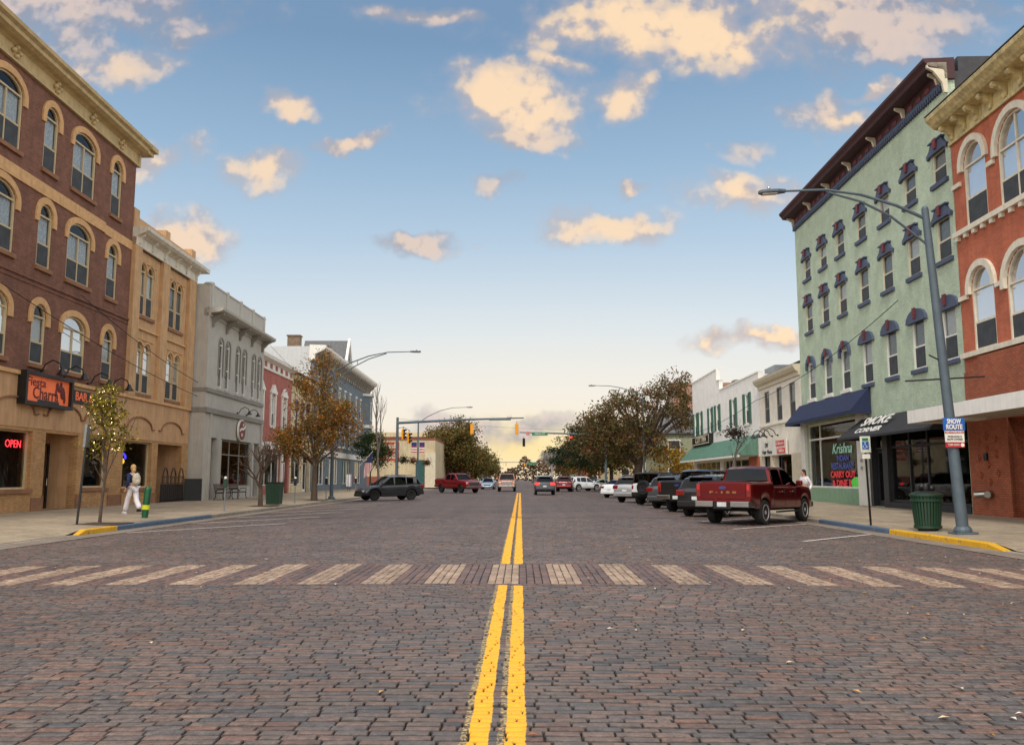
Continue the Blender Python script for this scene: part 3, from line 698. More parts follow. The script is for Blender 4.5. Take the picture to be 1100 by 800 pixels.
for a, b, z0, z1 in ops:
    if z0 > .5:
        shopwin(B, a, b, z0, z1, m_tanf, mull=() if b - a < 2.7 else (), trans=None); MB().box(a - .1, b + .1, -.16, .1, z0 - .16, z0 - .003).build('sill', m_sillb, B)
        MB().box(a - .45, b + .45, -.14, -.08, .1, .75).build('plinth', m_sillb, B) if False else None
    archtrim(B, (a + b) / 2, 2.7)
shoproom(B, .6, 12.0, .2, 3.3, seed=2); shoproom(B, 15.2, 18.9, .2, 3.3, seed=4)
# recessed entrance
k = MB(); a, b = 34.25 - YB, 36.9 - YB
k.box(a - .15, a, .3, 1.3, .1, 3.4); k.box(b, b + .15, .3, 1.3, .1, 3.4); k.box(a, b, 1.2, 1.3, .1, 3.4); k.box(a, b, .3, 1.3, 3.38, 3.5); k.build('recess', m_stucco, B)
door(B, a + 1.5, b - .08, .22, 2.95, m_black, y=1.1); build_each(MB().box(a - .05, a + .001, -.14, .9, .15, .8).box(b - .001, b + .45, -.145, -.081, .15, .8), 'plinth', m_sillb, B)
for x0, x1 in ((33.42, 34.25), (36.9, 37.4), (39.9, 41.2)): MB().box(x0 - YB, x1 - YB, -.13, -.08, .05, .72).build('plinth', m_sillb, B)
# neon OPEN sign
m_neon = pm('red_neon', (255, 60, 70), .4, emit=3.0); m_neonb = pm('blue_neon', (70, 60, 255), .4, emit=2.5); m_neony = pm('yellow_neon', (255, 200, 40), .4, emit=2.0)
def sign_at(name, side, Y, z, off, label, cat, group=None):
    loc, rz = facade(side, Y, z); return empty(name, Vector(loc) + Vector((-side * off, 0, 0)), rz, label, cat, group)
e = sign_at('neon_sign', -1, 32.65, 2.78, -.3, 'red neon OPEN sign hanging inside the leftmost restaurant window', 'sign')
text('lettering', 'OPEN', .42, (0, 0, 0), m_neon, e, width=1.05)
k = MB().tube([(-.5, .02, .25), (-.5, .02, .5)], .006, 5); k.build('hanger', m_black, e)
def lantern(Y, label, z=2.75, flip=1):
    e = sign_at('neon_sign', -1, Y, z, -.32, label, 'sign', 'neon signs in the windows')
    MB().tube([(-.22, 0, .12), (0, 0, .24), (.22, 0, .12), (.22, 0, -.02)], .05, 6).build('purple_tube', m_neonb, e); MB().sphere((0, .02, -.12 * flip - .02), (.16, .05, .13)).build('yellow_shape', m_neony, e)
lantern(37.9, 'blue and yellow neon sign inside the window left of the strung-light sapling', 2.45); lantern(42.3, 'purple and orange neon sign inside the window above the walking person', 2.45)
# restaurant signs
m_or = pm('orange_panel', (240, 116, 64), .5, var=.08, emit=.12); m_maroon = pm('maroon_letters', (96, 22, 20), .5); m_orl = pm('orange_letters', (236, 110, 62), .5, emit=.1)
e = sign_at('restaurant_sign', -1, 33.75, 4.9, .1, 'large orange panel sign in a black frame, arched lettering and a rider on a horse', 'sign')
k = MB(); k.ring([(-1.8, -.62), (1.8, -.62), (1.8, .66), (-1.8, .66)], [(-1.66, -.48), (1.66, -.48), (1.66, .53), (-1.66, .53)], -.34, -.02); k.box(-1.79, 1.79, -.06, -.015, -.61, .65); k.build('frame', m_black, e)
MB().box(-1.66, 1.66, -.2, -.07, -.48, .53).build('panel', m_or, e)
text('lettering', 'Fiesta', .48, (-.85, -.205, .28), m_maroon, e, width=1.35, bold=.004); text('lettering', 'Charra', .66, (-.12, -.205, -.14), m_maroon, e, width=1.9, bold=.008)
k = MB()
for c, r in (((.95, -.22, .18), (.32, .02, .14)), ((1.15, -.22, 0), (.2, .02, .22)), ((.7, -.22, .28), (.12, .02, .17)), ((1.3, -.22, -.2), (.08, .02, .2)), ((.62, -.22, .02), (.06, .02, .2)), ((.98, -.22, .38), (.09, .02, .1))): k.sphere(c, r)
k.build('rider_emblem', m_maroon, e); MB().box(-.7, .9, -.215, -.2, -.46, -.36).build('scroll', m_black, e)
e = sign_at('bar_sign', -1, 37.75, 4.95, .1, 'long black board with orange BAR & GRILL letters beside the orange panel', 'sign')
MB().box(-1.7, 1.7, -.1, -.01, -.27, .27).build('board', m_black, e); text('lettering', 'BAR & GRILL', .5, (0, -.11, 0), m_orl, e, width=3.2, bold=.012)
for i, Y in enumerate((33.3, 35.1, 37.4, 39.4)): lamp_goose(-1, Y, 5.62, .1, 'black gooseneck lamp above the orange sign panel, %s' % ('over its left half' if i == 0 else 'over its right end') if i < 2 else 'black gooseneck lamp above the BAR & GRILL board, %s' % ('near its left end' if i == 2 else 'behind the sapling'), 'gooseneck lamps over the restaurant sign', 1.15)

# ---- tan building
YT = 41.25; WT = 8.55
B = building('tan_building', -1, YT, 0, 'three storey ochre building with paired arched windows beside the dark brown one')
m_tanw = pm('ochre_wall', (194, 156, 114), .8, var=.1, scale=2, bump=.006, bscale=16, streak=.18)
specs = [(c + s * .5, z0, z1) for z0, z1 in ((5.75, 8.35), (9.7, 12.4)) for c in (43.15, 47.2) for s in (-1, 1)]
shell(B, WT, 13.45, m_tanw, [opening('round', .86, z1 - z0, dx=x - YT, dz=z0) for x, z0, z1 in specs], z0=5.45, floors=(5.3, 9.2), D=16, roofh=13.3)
for x, z0, z1 in specs: window(B, x - YT, z0, 'round', .86, z1 - z0, 0, 't', m_tanf, m_blind if z0 > 9 and x < 45 else m_greyblind, .52, None, m_ochre, (.1, .1, .05), centre=False)
for z0 in (5.75, 9.7):
    for c in (43.15, 47.2): MB().box(c - 1.1 - YT, c + 1.1 - YT, -.1, .1, z0 - .17, z0 - .004).build('sill', m_sillb, B)
k = MB()
for a, b in ((41.25, 42.05), (44.8, 45.7), (48.75, 49.8)): k.box(a - YT, b - YT, -.2, -.002, 5.5, 13.4)
build_each(k, 'pilaster', m_tanw, B)
k = MB()
for z in (8.95, 13.0): 
    for a, b in ((42.05, 44.8), (45.7, 48.75)): k.box(a - YT, b - YT, -.1, -.002, z, z + .1)
for c in (43.15, 47.2):
    for z in (5.75, 9.7): k.box(c - 1.2 - YT, c + 1.2 - YT, -.05, -.003, z + 2.72, z + 2.78)
build_each(k, 'string_course', m_ochre, B)
m_wc = pm('white_cornice', (214, 208, 192), .6, var=.1, streak=.15)
k = moulding(WT, [(0, 13.0), (-.22, 13.0), (-.24, 13.45), (-.4, 13.55), (-.6, 13.62), (-.74, 13.74), (-.77, 13.9), (.3, 13.92), (.3, 13.0)]); k.box(WT, WT + .5, -.77, .1, 13.66, 13.9); k.build('cornice', m_wc, B)
k = MB()
for x in (.3, 1.9, 3.5, 5.1, 6.7, 8.2): k.prism([(-.2, 13.1), (-.3, 13.12), (-.36, 13.35), (-.5, 13.5), (-.52, 13.6), (-.2, 13.6)], 'x', x - .07, x + .07)
build_each(k, 'bracket', m_wc, B)
k = MB().box(0, WT, .0, .4, 13.92, 14.55)
for x in (.3, 4.3, 8.2): k.box(x - .3, x + .3, -.05, .45, 13.93, 14.9)
k.build('parapet', m_tanw, B)
ops = [(41.35 - YT, 44.7 - YT, 1.0, 3.3), (45.5 - YT, 48.9 - YT, .2, 3.3)]; ground_floor(B, WT, ops)
for a, b, z0, z1 in ops: archtrim(B, (a + b) / 2, 2.9)
shopwin(B, *ops[0], m_tanf); MB().box(.02, 3.55, -.16, .1, .84, .997).build('sill', m_sillb, B); shoproom(B, .2, 3.8, .2, 3.3, seed=8)
k = MB(); a, b = ops[1][:2]; k.box(a - .15, a, .3, 3.0, .1, 3.4); k.box(b, b + .15, .3, 3.0, .1, 3.4); k.box(a, b, 3.0, 3.1, .1, 3.4); k.box(a, b, .3, 3.0, 3.38, 3.5); k.build('recess', m_stucco, B); door(B, a + 1.6, a + 2.6, .22, 2.6, m_cream, y=2.9)
build_each(MB().box(YT - YT, .1, -.13, -.08, .05, .72).box(3.5, 4.2, -.13, -.08, .05, .72), 'plinth', m_sillb, B)

# ---- grey building
YG = 49.95; WG = 11.9
B = building('grey_building', -1, YG, .95, 'pale grey two storey building with tall narrow arched windows and bracketed cornice')
m_grey = pm('grey_paint', (178, 175, 166), .75, var=.05, scale=1.5, bump=.003, streak=.09); m_greyd = pm('grey_trim', (134, 130, 122), .7, var=.08, streak=.1)
wx = [52.3, 53.65, 55.75, 57.15, 59.3, 60.75]
shell(B, WG, 13.0, m_grey, [opening('round', .78, 3.05, dx=x - YG, dz=6.97) for x in wx] + [[(1.0, .2), (2.35, .2), (2.35, 3.9), (1.0, 3.9)], [(3.05, .2), (9.4, .2), (9.4, 3.9), (3.05, 3.9)], [(9.9, .2), (11.4, .2), (11.4, 3.9), (9.9, 3.9)]], floors=(5.3,), D=17, roofh=12.2)
for x in wx: window(B, x - YG, 6.97, 'round', .78, 3.05, 0, 'g', m_white, None, .5, m_grey, m_greyd, (.1, 1.9, .06), centre=False, screen=False)
k = MB().box(-.04, WG, -.1, -.002, 6.55, 6.78).box(-.04, WG, -.14, -.002, 5.32, 5.62).box(-.04, -.001, .0, 1.1, 6.55, 6.78).box(-.04, -.001, 0, 1.1, 5.32, 5.62); k.build('belt_course', m_greyd, B)
k = moulding(WG, [(0, 11.05), (-.06, 11.05), (-.08, 11.25), (-.65, 11.32), (-.82, 11.42), (-.85, 11.56), (.3, 11.6), (.3, 11.05)], x0=.0); k.build('cornice', m_grey, B)
k = MB()
for x in (.6, 3.2, 5.9, 8.6, 11.2): k.prism([(0, 10.5), (-.12, 10.5), (-.16, 10.75), (-.5, 11.1), (-.72, 11.2), (-.72, 11.31), (0, 11.31)], 'x', x - .09, x + .09)
build_each(k, 'bracket', m_greyd, B)
k = MB()
for x in (.4, 3.2, 6.0, 8.8, 11.5): k.box(x - .2, x + .2, -.06, .36, 11.61, 13.15)
k.box(-.05, WG + .05, -.04, .36, 12.98, 13.06); k.build('parapet_post', m_grey, B)
k = MB().box(.75, .95, -.12, 0, .1, 5.3).box(2.4, 2.95, -.1, .25, .15, 3.85).box(9.45, 9.85, -.1, .25, .15, 3.85).box(11.5, 11.8, -.12, 0, .1, 5.3); build_each(k, 'pilaster', m_grey, B)
door(B, 1.1, 2.25, .2, 2.9, m_greyd, y=.3); shopwin(B, 1.1, 2.25, 2.95, 3.85, m_greyd, y=.3)
shopwin(B, 3.1, 9.35, .95, 3.85, m_greyd, mull=(5.15, 7.25), trans=2.95); MB().box(3.06, 9.39, -.06, .3, .15, .94).build('bulkhead', m_grey, B)
door(B, 10.1, 11.25, .2, 2.9, m_greyd, y=.3); shopwin(B, 10.1, 11.25, 2.95, 3.85, m_greyd, y=.3)
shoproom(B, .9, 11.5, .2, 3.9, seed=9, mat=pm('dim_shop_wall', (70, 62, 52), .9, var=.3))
e = sign_at('round_sign', -1, 56.6, 4.6, 1.0, 'round dark red sign with a pale wavy band on the grey shopfront', 'sign')
k = MB(); k.prism([(.72 * math.cos(a * math.pi / 14), .72 * math.sin(a * math.pi / 14)) for a in range(28)], 'y', -.14, -.02); k.build('rim', m_white, e)
k = MB(); k.prism([(.64 * math.cos(a * math.pi / 14), .64 * math.sin(a * math.pi / 14)) for a in range(28)], 'y', -.17, -.13); k.build('face', pm('dark_red_sign', (112, 32, 30), .5), e)
k = MB(); pts = [(-.6, -.12), (-.2, .02), (.2, .02), (.6, .2)]; k.prism(pts + [(x, z + .15) for x, z in reversed(pts)], 'y', -.185, -.17); k.build('band', m_white, e); MB().sphere((-.1, -.18, -.3), (.2, .02, .12)).sphere((.15, -.18, .36), (.18, .02, .1)).build('motif', m_cream, e)
for i, Y in enumerate((55.9, 57.9)): lamp_goose(-1, Y, 5.7, 1.0, 'black gooseneck lamp over the round red sign, %s of the pair' % ('nearer' if i == 0 else 'farther'), 'gooseneck lamps on the grey building', .95)

# ---- red brick and stone buildings, blue-grey hotel
m_redb = brickmat('red_brick', (176, 98, 86), (160, 84, 74), (176, 128, 116), dirt=.12); m_stone = pm('cream_stone', (204, 188, 156), .8, var=.15, scale=3, streak=.12)
def hoodmk(m, s=1.0):
    def f(o, w, h):
        key = ('hood', m.name, round(w, 2), round(h, 2), s)
        if key not in MC:
            k = MB(); k.box(-w / 2 - .22, -w / 2, -.12, .02, 0, h); k.box(w / 2, w / 2 + .22, -.12, .02, 0, h)
            k.prism([(-w / 2 - .3, h), (w / 2 + .3, h), (w / 2 + .3, h + .15), (w / 2, h + .3), (.12, h + .72), (-.12, h + .72), (-w / 2, h + .3), (-w / 2 - .3, h + .15)], 'y', -.18, .02)
            MC[key] = k.mesh('hood', m)
        inst('hood', MC[key], o)
    return f
YR = 61.9; WR = 12.6
B = building('red_building', -1, YR, -.1, 'small two storey red brick building with white window hoods, next to the pale grey one')
wx = [64.9, 68.4, 71.9]
shell(B, WR, 10.9, m_redb, [opening('seg', 1.15, 2.6, .3, dx=x - YR, dz=5.6) for x in wx] + [[(.8, .2), (2.2, .2), (2.2, 3.6), (.8, 3.6)], [(3.2, .2), (9.4, .2), (9.4, 3.6), (3.2, 3.6)], [(10, .2), (12, .2), (12, 3.6), (10, 3.6)]], floors=(4.6,), D=15, roofh=10)
for x in wx: window(B, x - YR, 5.6, 'seg', 1.15, 2.6, .3, 'r', m_white, m_blind, .55, m_white, hood=hoodmk(m_white), centre=True)
k = moulding(WR, [(0, 9.9), (-.1, 9.9), (-.12, 10.05), (-.05, 10.1), (-.05, 10.5), (-.5, 10.7), (-.55, 10.95), (.35, 11.0), (.35, 9.9)]); k.build('cornice', m_white, B)
k = MB(); 
for i in range(8): k.box(.5 + i * 1.6, 1.1 + i * 1.6, -.09, -.05, 10.12, 10.48)
build_each(k, 'cornice_panel', m_redb, B)
m_red = pm('red_paint', (138, 34, 30), .6, var=.1)
k = MB().box(.1, .7, -.15, 0, .15, 4.3).box(2.3, 3.1, -.15, 0, .15, 4.3).box(9.5, 9.9, -.15, 0, .15, 4.3).box(0, WR, -.2, 0, 3.75, 4.3); build_each(k, 'pilaster', m_white, B)
door(B, .95, 2.05, .2, 2.7, m_red, y=.2, glassy=False); shopwin(B, 3.3, 9.3, .9, 3.5, m_white, mull=(5.3, 7.3)); MB().box(3.2, 9.4, -.02, .3, .15, .88).build('bulkhead', m_redb, B); door(B, 10.4, 11.6, .2, 2.8, m_white, y=.2); shoproom(B, .7, 12.1, .2, 3.6, seed=12, mat=pm('dim_shop_wall', (70, 62, 52)))
e = sign_at('neon_sign', -1, 65.7, 1.75, -.4, 'small green lit sign in the shop window behind the bare little tree', 'sign'); MB().box(-.35, .35, 0, .06, -.28, .28).build('panel', pm('green_lit', (120, 235, 60), .4, emit=1.2), e); MB().sphere((0, -.01, 0), (.2, .02, .14)).build('motif', m_white, e)
YC = 74.5; WC = 8.2
B = building('stone_building', -1, YC, -.1, 'narrow cream stone two storey building with dark arched windows, half hidden by the orange tree')
wx = [76.4, 78.6, 80.8]
shell(B, WC, 10.6, m_stone, [opening('round', .9, 2.7, dx=x - YC, dz=5.6) for x in wx] + [[(.6, .2), (4.4, .2), (4.4, 3.6), (.6, 3.6)], [(5, .2), (7.8, .2), (7.8, 3.6), (5, 3.6)]], floors=(4.6,), D=15, roofh=9.8)
m_purp = pm('slate_blue_paint', (84, 80, 112), .6)
for x in wx: window(B, x - YC, 5.6, 'round', .9, 2.7, 0, 'c', m_purp, m_greyblind, .5, m_purp, m_purp, (.16, .4, .1), centre=False)
k = moulding(WC, [(0, 9.7), (-.1, 9.7), (-.12, 10.0), (-.45, 10.2), (-.5, 10.45), (.3, 10.5), (.3, 9.7)]); k.build('cornice', m_stone, B); MB().box(-.02, WC, -.55, .4, 10.5, 10.72).build('parapet', m_dark, B)
k = MB()
for i in range(9): k.prism([(0, 9.5), (-.12, 9.5), (-.35, 9.95), (-.4, 10.2), (0, 10.2)], 'x', .2 + i * .95, .4 + i * .95)
build_each(k, 'bracket', pm('brown_paint', (120, 86, 54), .6), B)
shopwin(B, .6, 4.4, .9, 3.6, m_white, mull=(2.5,)); MB().box(.55, 4.45, -.05, .3, .15, .88).build('bulkhead', m_stone, B); door(B, 5.7, 6.9, .2, 2.9, m_white); shoproom(B, .5, 7.8, .2, 3.6, seed=13, mat=m_dark)
# hotel
YH = 82.75; WH = 34
B = building('blue_building', -1, YH, -.05, 'long three storey blue-grey building with white bracketed eaves and a steep gabled dormer')
m_blue = pm('blue_grey_paint', (104, 117, 126), .75, var=.1, scale=1.5, streak=.12); m_whside = pm('white_siding', (192, 195, 196), .7, var=.04, streak=.08); m_slate = pm('slate_roof', (92, 94, 96), .8, var=.15, scale=4)
specs = [(c, z0, z1) for z0, z1 in ((5.0, 7.4), (8.9, 11.4)) for c in (2.5, 5.8, 9.1, 13.4, 16.7, 20.0, 24.3, 27.6, 31)]
shell(B, WH, 13.2, m_blue, [opening('rect', 1.25, z1 - z0, dx=c, dz=z0) for c, z0, z1 in specs] + [[(x, .2), (x + 5, .2), (x + 5, 3.5), (x, 3.5)] for x in (1, 8.5, 16, 24)], floors=(4.3, 8.2), D=18, roofh=13.1, sidemat=m_whside)
for c, z0, z1 in specs: window(B, c, z0, 'rect', 1.25, z1 - z0, 0, 'h', m_white, m_blind, .5, m_white, m_white, (.18, 0, .07), centre=False)
for x in (1, 8.5, 16, 24): shopwin(B, x, x + 5, .8, 3.5, m_white, mull=(x + 1.7, x + 3.4)); MB().box(x, x + 5, -.03, .3, .15, .79).build('bulkhead', m_blue, B)
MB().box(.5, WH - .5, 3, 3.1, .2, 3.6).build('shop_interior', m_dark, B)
MB().box(0, WH, -.12, -.002, 3.7, 4.3).build('fascia', m_white, B)
k = moulding(WH, [(0, 12.9), (-.1, 12.9), (-.12, 13.5), (-1.0, 13.9), (-1.15, 14.1), (-1.18, 14.35), (.4, 14.4), (.4, 12.9)], ends=.3); k.build('cornice', m_white, B)
k = MB()
for i in range(24): k.prism([(-.1, 12.6), (-.2, 12.6), (-.35, 13.1), (-.85, 13.6), (-.85, 13.8), (-.1, 13.8)], 'x', .3 + i * 1.44, .5 + i * 1.44)
build_each(k, 'bracket', m_greyd, B)
k = MB(); k.v = [(0, 0, 14.2), (0, 4, 15.1), (0, 18, 13.3), (0, 18, 13), (0, 0, 13)]; 
k = MB().prism([(.45, 13.2), (.45, 14.3), (17.9, 14.1), (17.9, 13.2)], 'x', 0.003, WH - .003); k.build('upper_side', m_whside, B)
k = MB(); dc = 17.5; k.prism([(dc - 2.2, 14.3), (dc + 2.2, 14.3), (dc + 1.9, 14.6), (dc + .15, 17.6), (dc - .15, 17.6), (dc - 1.9, 14.6)], 'y', -.1, 5.0); k.build('dormer_roof', m_slate, B)
k = MB(); k.ring([(dc - 2.25, 14.3), (dc + 2.25, 14.3), (dc, 17.9)], [(dc - 1.75, 14.5), (dc + 1.75, 14.5), (dc, 17.2)], -.35, -.08); k.build('dormer_trim', m_white, B)
k = MB().prism(opening('round', 1.3, 1.9, dx=dc, dz=14.5), 'y', -.16, -.11); k.build('dormer_window', pm('dark_pane', (50, 54, 58), .15), B)
MB().box(-3.2, -.9, 9, 10.2, 13.6, 15.6).build('chimney', pm('chimney_brick', (126, 108, 88), .85, var=.2), B) if False else None
c_ = MB().box(.1, 1.0, 1.5, 2.7, 14.2, 15.3); c_.box(.02, 1.08, 1.42, 2.78, 15.3, 15.42); c_.build('chimney', pm('chimney_brick', (122, 104, 86), .85, var=.2), B)
# bay window at far end
k = MB().prism([(29.5, 0), (32.5, 0), (32.0, -.9), (30, -.9)], 'z', 4.6, 12.2); k.build('bay', m_blue, B); k = MB().prism([(29.3, .1), (32.7, .1), (32.1, -1.1), (29.9, -1.1)], 'z', 12.2, 12.5).prism([(29.3, .1), (32.7, .1), (32.1, -1.1), (29.9, -1.1)], 'z', 8.0, 8.4); k.build('bay_trim', m_white, B)
k = MB()
for z0, z1 in ((5.2, 7.4), (9, 11.4)): k.ring([(30.3, z0), (31.7, z0), (31.7, z1), (30.3, z1)], [(30.42, z0 + .12), (31.58, z0 + .12), (31.58, z1 - .12), (30.42, z1 - .12)], -.96, -.88)
k.build('bay_window_frame', m_white, B)

# ---- green building (right)
m_green = brickmat('green_brick', (192, 208, 184), (185, 202, 178), (178, 195, 170), bw=.21, bh=.075, mort=.006, dirt=.1, bump=.016, rough=1.6)
m_slateb = pm('slate_blue_trim', (70, 80, 104), .6, var=.12); m_redk = pm('red_key', (104, 40, 44), .6); m_maro = pm('maroon_cornice', (66, 32, 36), .65, var=.15, streak=.1)
m_greysh = pm('grey_shingle', (66, 66, 70), .85, var=.15)
YF = 50.8; WG2 = 19.38
B = building('green_building', 1, YF, 0, 'tall pale green painted brick building with a maroon bracketed cornice and small blue window hoods')
cy = [48.74, 46.0, 43.35, 40.45, 37.7, 35.0, 32.35]
specs = []
for i, Y in enumerate(cy):
    for r, (z0, z1) in enumerate(((5.93, 7.98), (9.83, 11.5), (12.93, 14.2))): specs.append((YF - Y, z0, z1, r, i))
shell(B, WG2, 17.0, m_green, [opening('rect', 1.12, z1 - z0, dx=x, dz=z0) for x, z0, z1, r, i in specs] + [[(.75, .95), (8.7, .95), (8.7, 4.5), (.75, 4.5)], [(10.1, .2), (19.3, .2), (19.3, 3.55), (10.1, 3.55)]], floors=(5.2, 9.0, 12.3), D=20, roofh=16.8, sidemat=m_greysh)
def hood_ped(o, w, h):
    if 'hp' not in MC:
        k = MB(); k.prism([(-.95, h - .35), (-.62, h - .25), (.62, h - .25), (.95, h - .35), (.98, h - .15), (.72, h + .1), (.6, h + .42), (-.6, h + .42), (-.72, h + .1), (-.98, h - .15)], 'y', -.26, .05)
        k.box(-.78, .78, -.34, .0, h + .42, h + .5); MC['hp'] = k.mesh('hood', m_slateb)
        k = MB().prism([(-.13, h - .2), (.13, h - .2), (.2, h + .62), (-.2, h + .62)], 'y', -.38, -.262); MC['hk'] = k.mesh('keystone', m_redk)
    a = inst('hood', MC['hp'], o); inst('keystone', MC['hk'], a); a.location.z = h - 1.8; a.location.z = 0 if True else 0
def hood_seg(o, w, h):
    if 'hs' not in MC:
        n = 8; arc = [(.92 * math.cos(math.pi * i / n), h - .1 + .55 * math.sin(math.pi * i / n)) for i in range(n + 1)]
        MC['hs'] = MB().prism(arc, 'y', -.12, .05).mesh('hood', m_slateb); MC['hsk'] = MB().prism([(-.09, h + .05), (.09, h + .05), (.13, h + .48), (-.13, h + .48)], 'y', -.18, -.122).mesh('keystone', m_redk)
    a = inst('hood', MC['hs'], o); inst('keystone', MC['hsk'], a)
def hood_ring(o, w, h):
    if 'hr' not in MC:
        n = 8; f = lambda r, q: [(r * math.cos(math.pi * i / n), h - .12 + q * math.sin(math.pi * i / n)) for i in range(n + 1)]
        a, b = f(.78, .56), f(.58, .3); a = [(a[0][0], h - .35)] + a + [(a[-1][0], h - .35)]; b = [(b[0][0], h - .35)] + b + [(b[-1][0], h - .35)]
        MC['hr'] = MB().ring(a, b, -.12, .05, closed=False).mesh('hood', m_slateb); MC['hrk'] = MB().prism([(-.09, h), (.09, h), (.13, h + .44), (-.13, h + .44)], 'y', -.18, -.122).mesh('keystone', m_redk)
    a = inst('hood', MC['hr'], o); inst('keystone', MC['hrk'], a)
def hood_ped2(o, w, h):
    hood_ped(o, w, h)
for x, z0, z1, r, i in specs:
    h = z1 - z0; hd = (hood_ring if i < 3 else hood_seg) if r == 0 else hood_ped
    o = window(B, x, z0, 'rect', 1.12, h, 0, 'G%d' % r, m_cream if r else m_white, m_greyblind if (i + r) % 3 else m_blind, .5 + .12 * ((i * 7 + r) % 3), m_white if (r == 0 and i < 3) else m_slateb, centre=False)
    if r == 0: hd(o, 1.12, h)
    else:
        key = 'hp%d' % r
        if key not in MC:
            k = MB(); k.prism([(-.8, h - .16), (-.6, h - .06), (.6, h - .06), (.8, h - .16), (.84, h - .0), (.6, h + .16), (.45, h + .38), (-.45, h + .38), (-.6, h + .16), (-.84, h - .0)], 'y', -.11, .05)
            k.box(-.56, .56, -.17, .0, h + .38, h + .44); MC[key] = k.mesh('hood', m_slateb)
            MC[key + 'k'] = MB().prism([(-.09, h + .06), (.09, h + .06), (.14, h + .46), (-.14, h + .46)], 'y', -.19, -.112).mesh('keystone', m_redk)
        a = inst('hood', MC[key], o); inst('keystone', MC[key + 'k'], a)
k = MB().box(-.05, WG2, -.1, -.002, 16.5, 16.7)
for i in range(96): k.box(.05 + i * .2, .15 + i * .2, -.14, -.002, 16.32, 16.5)
k.build('dentil_band', m_slateb, B)
k = moulding(WG2, [(0, 16.65), (-.1, 16.65), (-.1, 16.95), (-.15, 17.02), (-.68, 17.1), (-.74, 17.22), (-.86, 17.36), (-.88, 17.46), (.3, 17.5), (.3, 16.65)], ends=.12); k.build('cornice', m_maro, B)
k = MB()
for i in range(7): 
    x = .25 + i * 3.13; k.prism([(-.1, 16.6), (-.2, 16.62), (-.26, 16.85), (-.5, 16.98), (-.52, 17.06), (-.1, 17.06)], 'x', x - .06, x + .06)
k.prism([(-.0, 16.1), (-.14, 16.1), (-.2, 16.5), (-.5, 16.95), (-.74, 17.1), (-.74, 17.3), (0, 17.3)], 'x', WG2 + .0, WG2 + .12)
build_each(k, 'bracket', m_cream, B); MB().box(WG2 - .3, WG2 - .02, .5, 12, 16.99, 17.6).box(WG2 - 3, WG2 - .31, 3, 12, 16.8, 17.6).build('roof_block', m_greysh, B)
k = MB()
for i in range(24): k.box(.7 + i * .78, 1.1 + i * .78, -.13, -.098, 16.7, 16.9)
build_each(k, 'cornice_panel', m_redk, B)
# left shop under the blue awning
k = MB().box(.0, .72, -.14, -.002, .05, 5.0).box(8.75, 9.95, -.14, -.002, .05, 4.6); build_each(k, 'pilaster', m_white, B)
MB().box(.73, 8.74, -.05, .28, .1, .94).build('bulkhead', pm('green_panel', (128, 160, 130), .7, var=.08, streak=.1), B)
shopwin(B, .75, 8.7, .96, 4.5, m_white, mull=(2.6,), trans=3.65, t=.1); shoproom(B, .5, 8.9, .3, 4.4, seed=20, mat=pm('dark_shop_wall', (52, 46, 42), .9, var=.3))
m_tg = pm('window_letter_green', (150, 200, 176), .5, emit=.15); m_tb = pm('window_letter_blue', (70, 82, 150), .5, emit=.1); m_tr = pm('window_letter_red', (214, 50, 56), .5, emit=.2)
L_ = empty('window_lettering', (5.9, .13, 0), 0, parent=B)
text('word', 'Krishna', .75, (0, 0, 3.0), m_tg, L_, width=2.9, shear=.35, bold=.006); text('word', 'INDIAN', .42, (.1, 0, 2.5), m_tb, L_, width=1.7, bold=.01)
text('word', 'RESTAURANT', .46, (.0, 0, 2.1), m_tb, L_, width=3.3, bold=.012); text('word', 'CARRY OUT', .46, (0, 0, 1.66), m_tr, L_, width=3.6, bold=.016); text('word', '& DINE IN', .46, (0, 0, 1.2), m_tr, L_, width=3.1, bold=.016)
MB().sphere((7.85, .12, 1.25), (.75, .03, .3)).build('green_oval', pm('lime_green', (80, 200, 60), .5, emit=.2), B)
# dark shop
m_char = pm('charcoal_frame', (40, 40, 44), .5)
k = MB().box(10.02, 19.32, -.1, -.002, 3.56, 4.2).box(10.05, 10.35, -.06, .28, .1, 3.55); k.build('dark_surround', m_char, B)
door(B, 10.45, 11.5, .22, 2.75, m_char, y=.2); shopwin(B, 10.45, 11.5, 2.8, 3.52, m_char); MB().box(11.55, 12.1, -.04, .3, .15, 3.55).build('pilaster', m_char, B)
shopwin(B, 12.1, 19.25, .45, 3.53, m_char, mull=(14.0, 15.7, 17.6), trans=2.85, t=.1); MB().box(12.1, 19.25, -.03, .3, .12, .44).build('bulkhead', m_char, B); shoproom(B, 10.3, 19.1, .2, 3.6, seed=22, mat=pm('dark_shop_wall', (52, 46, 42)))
MB().box(9.3, 9.45, -.2, -.141, 1.9, 2.05).box(9.3, 9.45, -.2, -.141, 2.25, 2.4).build('intercom', m_steel, B)
